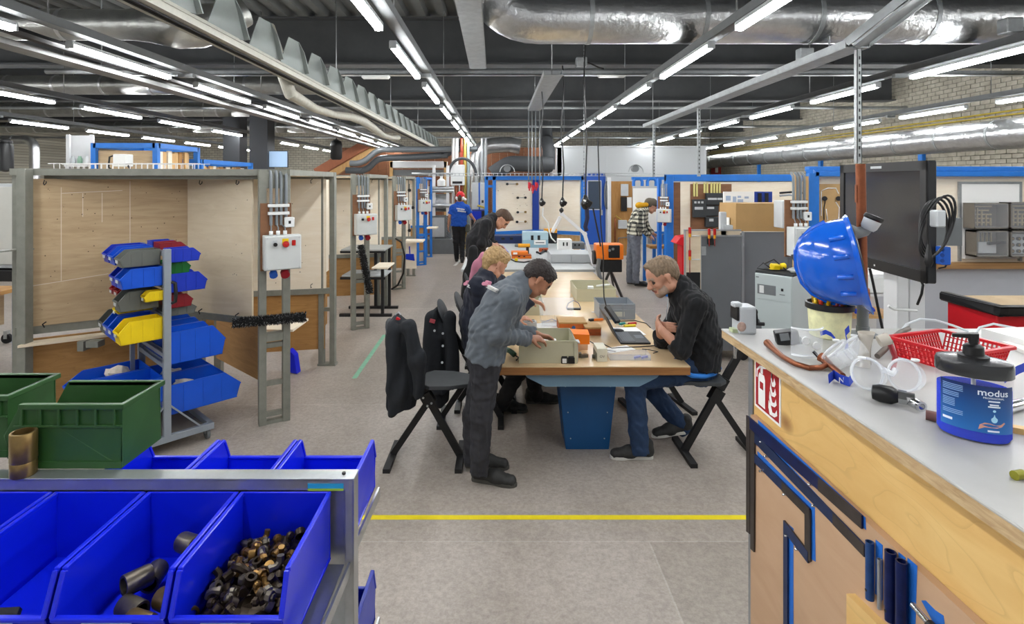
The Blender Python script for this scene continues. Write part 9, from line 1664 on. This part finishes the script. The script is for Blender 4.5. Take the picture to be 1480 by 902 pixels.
sdf_part('yellow_hood', [Prim(W(922, 297, Y6 - .08), W(934, 296, Y6 - .08), 0.05, 0.045, 0.03), Prim(W(922, 297, Y6 + .08), W(934, 296, Y6 + .08), 0.05, 0.045, 0.03), Prim(W(924, 296, Y6 - .08), W(924, 296, Y6 + .08), 0.05, None, 0.03)], 0.012, [mat('mustard fabric', 'cf9a1c', 0.85)], p6)
# ---- jackets hanging on the stools
JACK = mat('black jacket cloth', '1e2126', 0.9, 0, 0.15, 25, 0.15, 120)
def jacket(label, prims, m, seed, wl=0.13): 
    for p in prims: p.k = 0.04
    t = thing('jacket', label, 'jacket', Vector(prims[0].a)); sdf_part('cloth', prims, 0.009, [m], t, wr=0.013, wl=wl, seed=seed, zs=0.3); return t
Ya = 4.06; q = lambda x, y, dy=0.0: W(x, y, Ya + dy)
LT = (0.25, 1, 0)
t = jacket('black jacket hanging on the front stool', [Prim(q(576, 466), q(580, 505), 0.03, 0.06, 0.03, LT, 2.2), Prim(q(580, 500), q(584, 560), 0.075, 0.10, 0.04, LT, 1.7), Prim(q(584, 555), q(583, 585), 0.09, 0.085, 0.03, LT, 1.7, flat=1), Prim(q(592, 475, -.12), q(604, 520, -.14), 0.05, 0.055, 0.03), Prim(q(604, 520, -.14), q(606, 572, -.12), 0.055, 0.045, 0.03, flat=1), Prim(q(570, 480, .12), q(566, 585, .1), 0.05, 0.04, 0.03), Prim(q(571, 480, -.1), q(567, 596, -.12), 0.045, 0.03, 0.03), Prim(q(576, 462), q(590, 472, -.1), 0.035, 0.04, 0.03)], JACK, 61)
part('collar_tag', MB().box(q(572, 467, -.05), (0.03, 0.02, 0.05), (0, 0.4, 0)).box(q(575, 462, -.05), (0.03, 0.02, 0.03), (0, 0.4, 0), 1), [mat('tag blue', '2c5ca8', 0.6), REDP], t); part('hanger_hook', MB().tube([q(573, 462), q(572, 454), q(576, 451), q(579, 455)], 0.005, 6), GALV, t)
Ya = 4.74
t = jacket('black work jacket with a red tag hanging on the second stool', [Prim(q(634, 450), q(634, 480), 0.035, 0.08, 0.03, LT, 1.8), Prim(q(634, 475), q(636, 560), 0.095, 0.11, 0.04, LT, 1.5, flat=1), Prim(q(622, 460, -.12), q(618, 530, -.12), 0.05, 0.05, 0.03), Prim(q(650, 460, -.1), q(655, 540, -.1), 0.055, 0.06, 0.03), Prim(q(636, 545), q(638, 578), 0.08, 0.05, 0.04, LT, 1.4)], JACK, 71)
part('red_tag', MB().box(q(625, 464, -.17), (0.045, 0.012, 0.03), (0, 0.3, 0)), mat('faded red tag', '9c4048', 0.7), t)
for x, y in ((628, 478), (640, 482), (640, 500), (639, 524)): part('stud', MB().cyl(q(x, y, -.2), q(x, y, -.215), 0.01, n=10), GALV, t)
Ya = 5.35
t = jacket('pink cloth hanging behind the blond man', [Prim(q(697, 368), q(690, 385), 0.035, 0.045, 0.03), Prim(q(690, 382), q(678, 420), 0.04, 0.025, 0.04), Prim(q(700, 372), q(706, 390), 0.035, 0.03, 0.03)], mat('dusty pink cloth', 'b8788c', 0.9), 81)
t['category'] = 'cloth'; t.name = 'pink_cloth'
Ya = 6.25; t = jacket('black jacket hanging behind the man bending over the bench', [Prim(q(684, 362), q(680, 400), 0.05, 0.08, 0.03), Prim(q(680, 395), q(672, 440), 0.08, 0.06, 0.04)], NAVYK, 91)
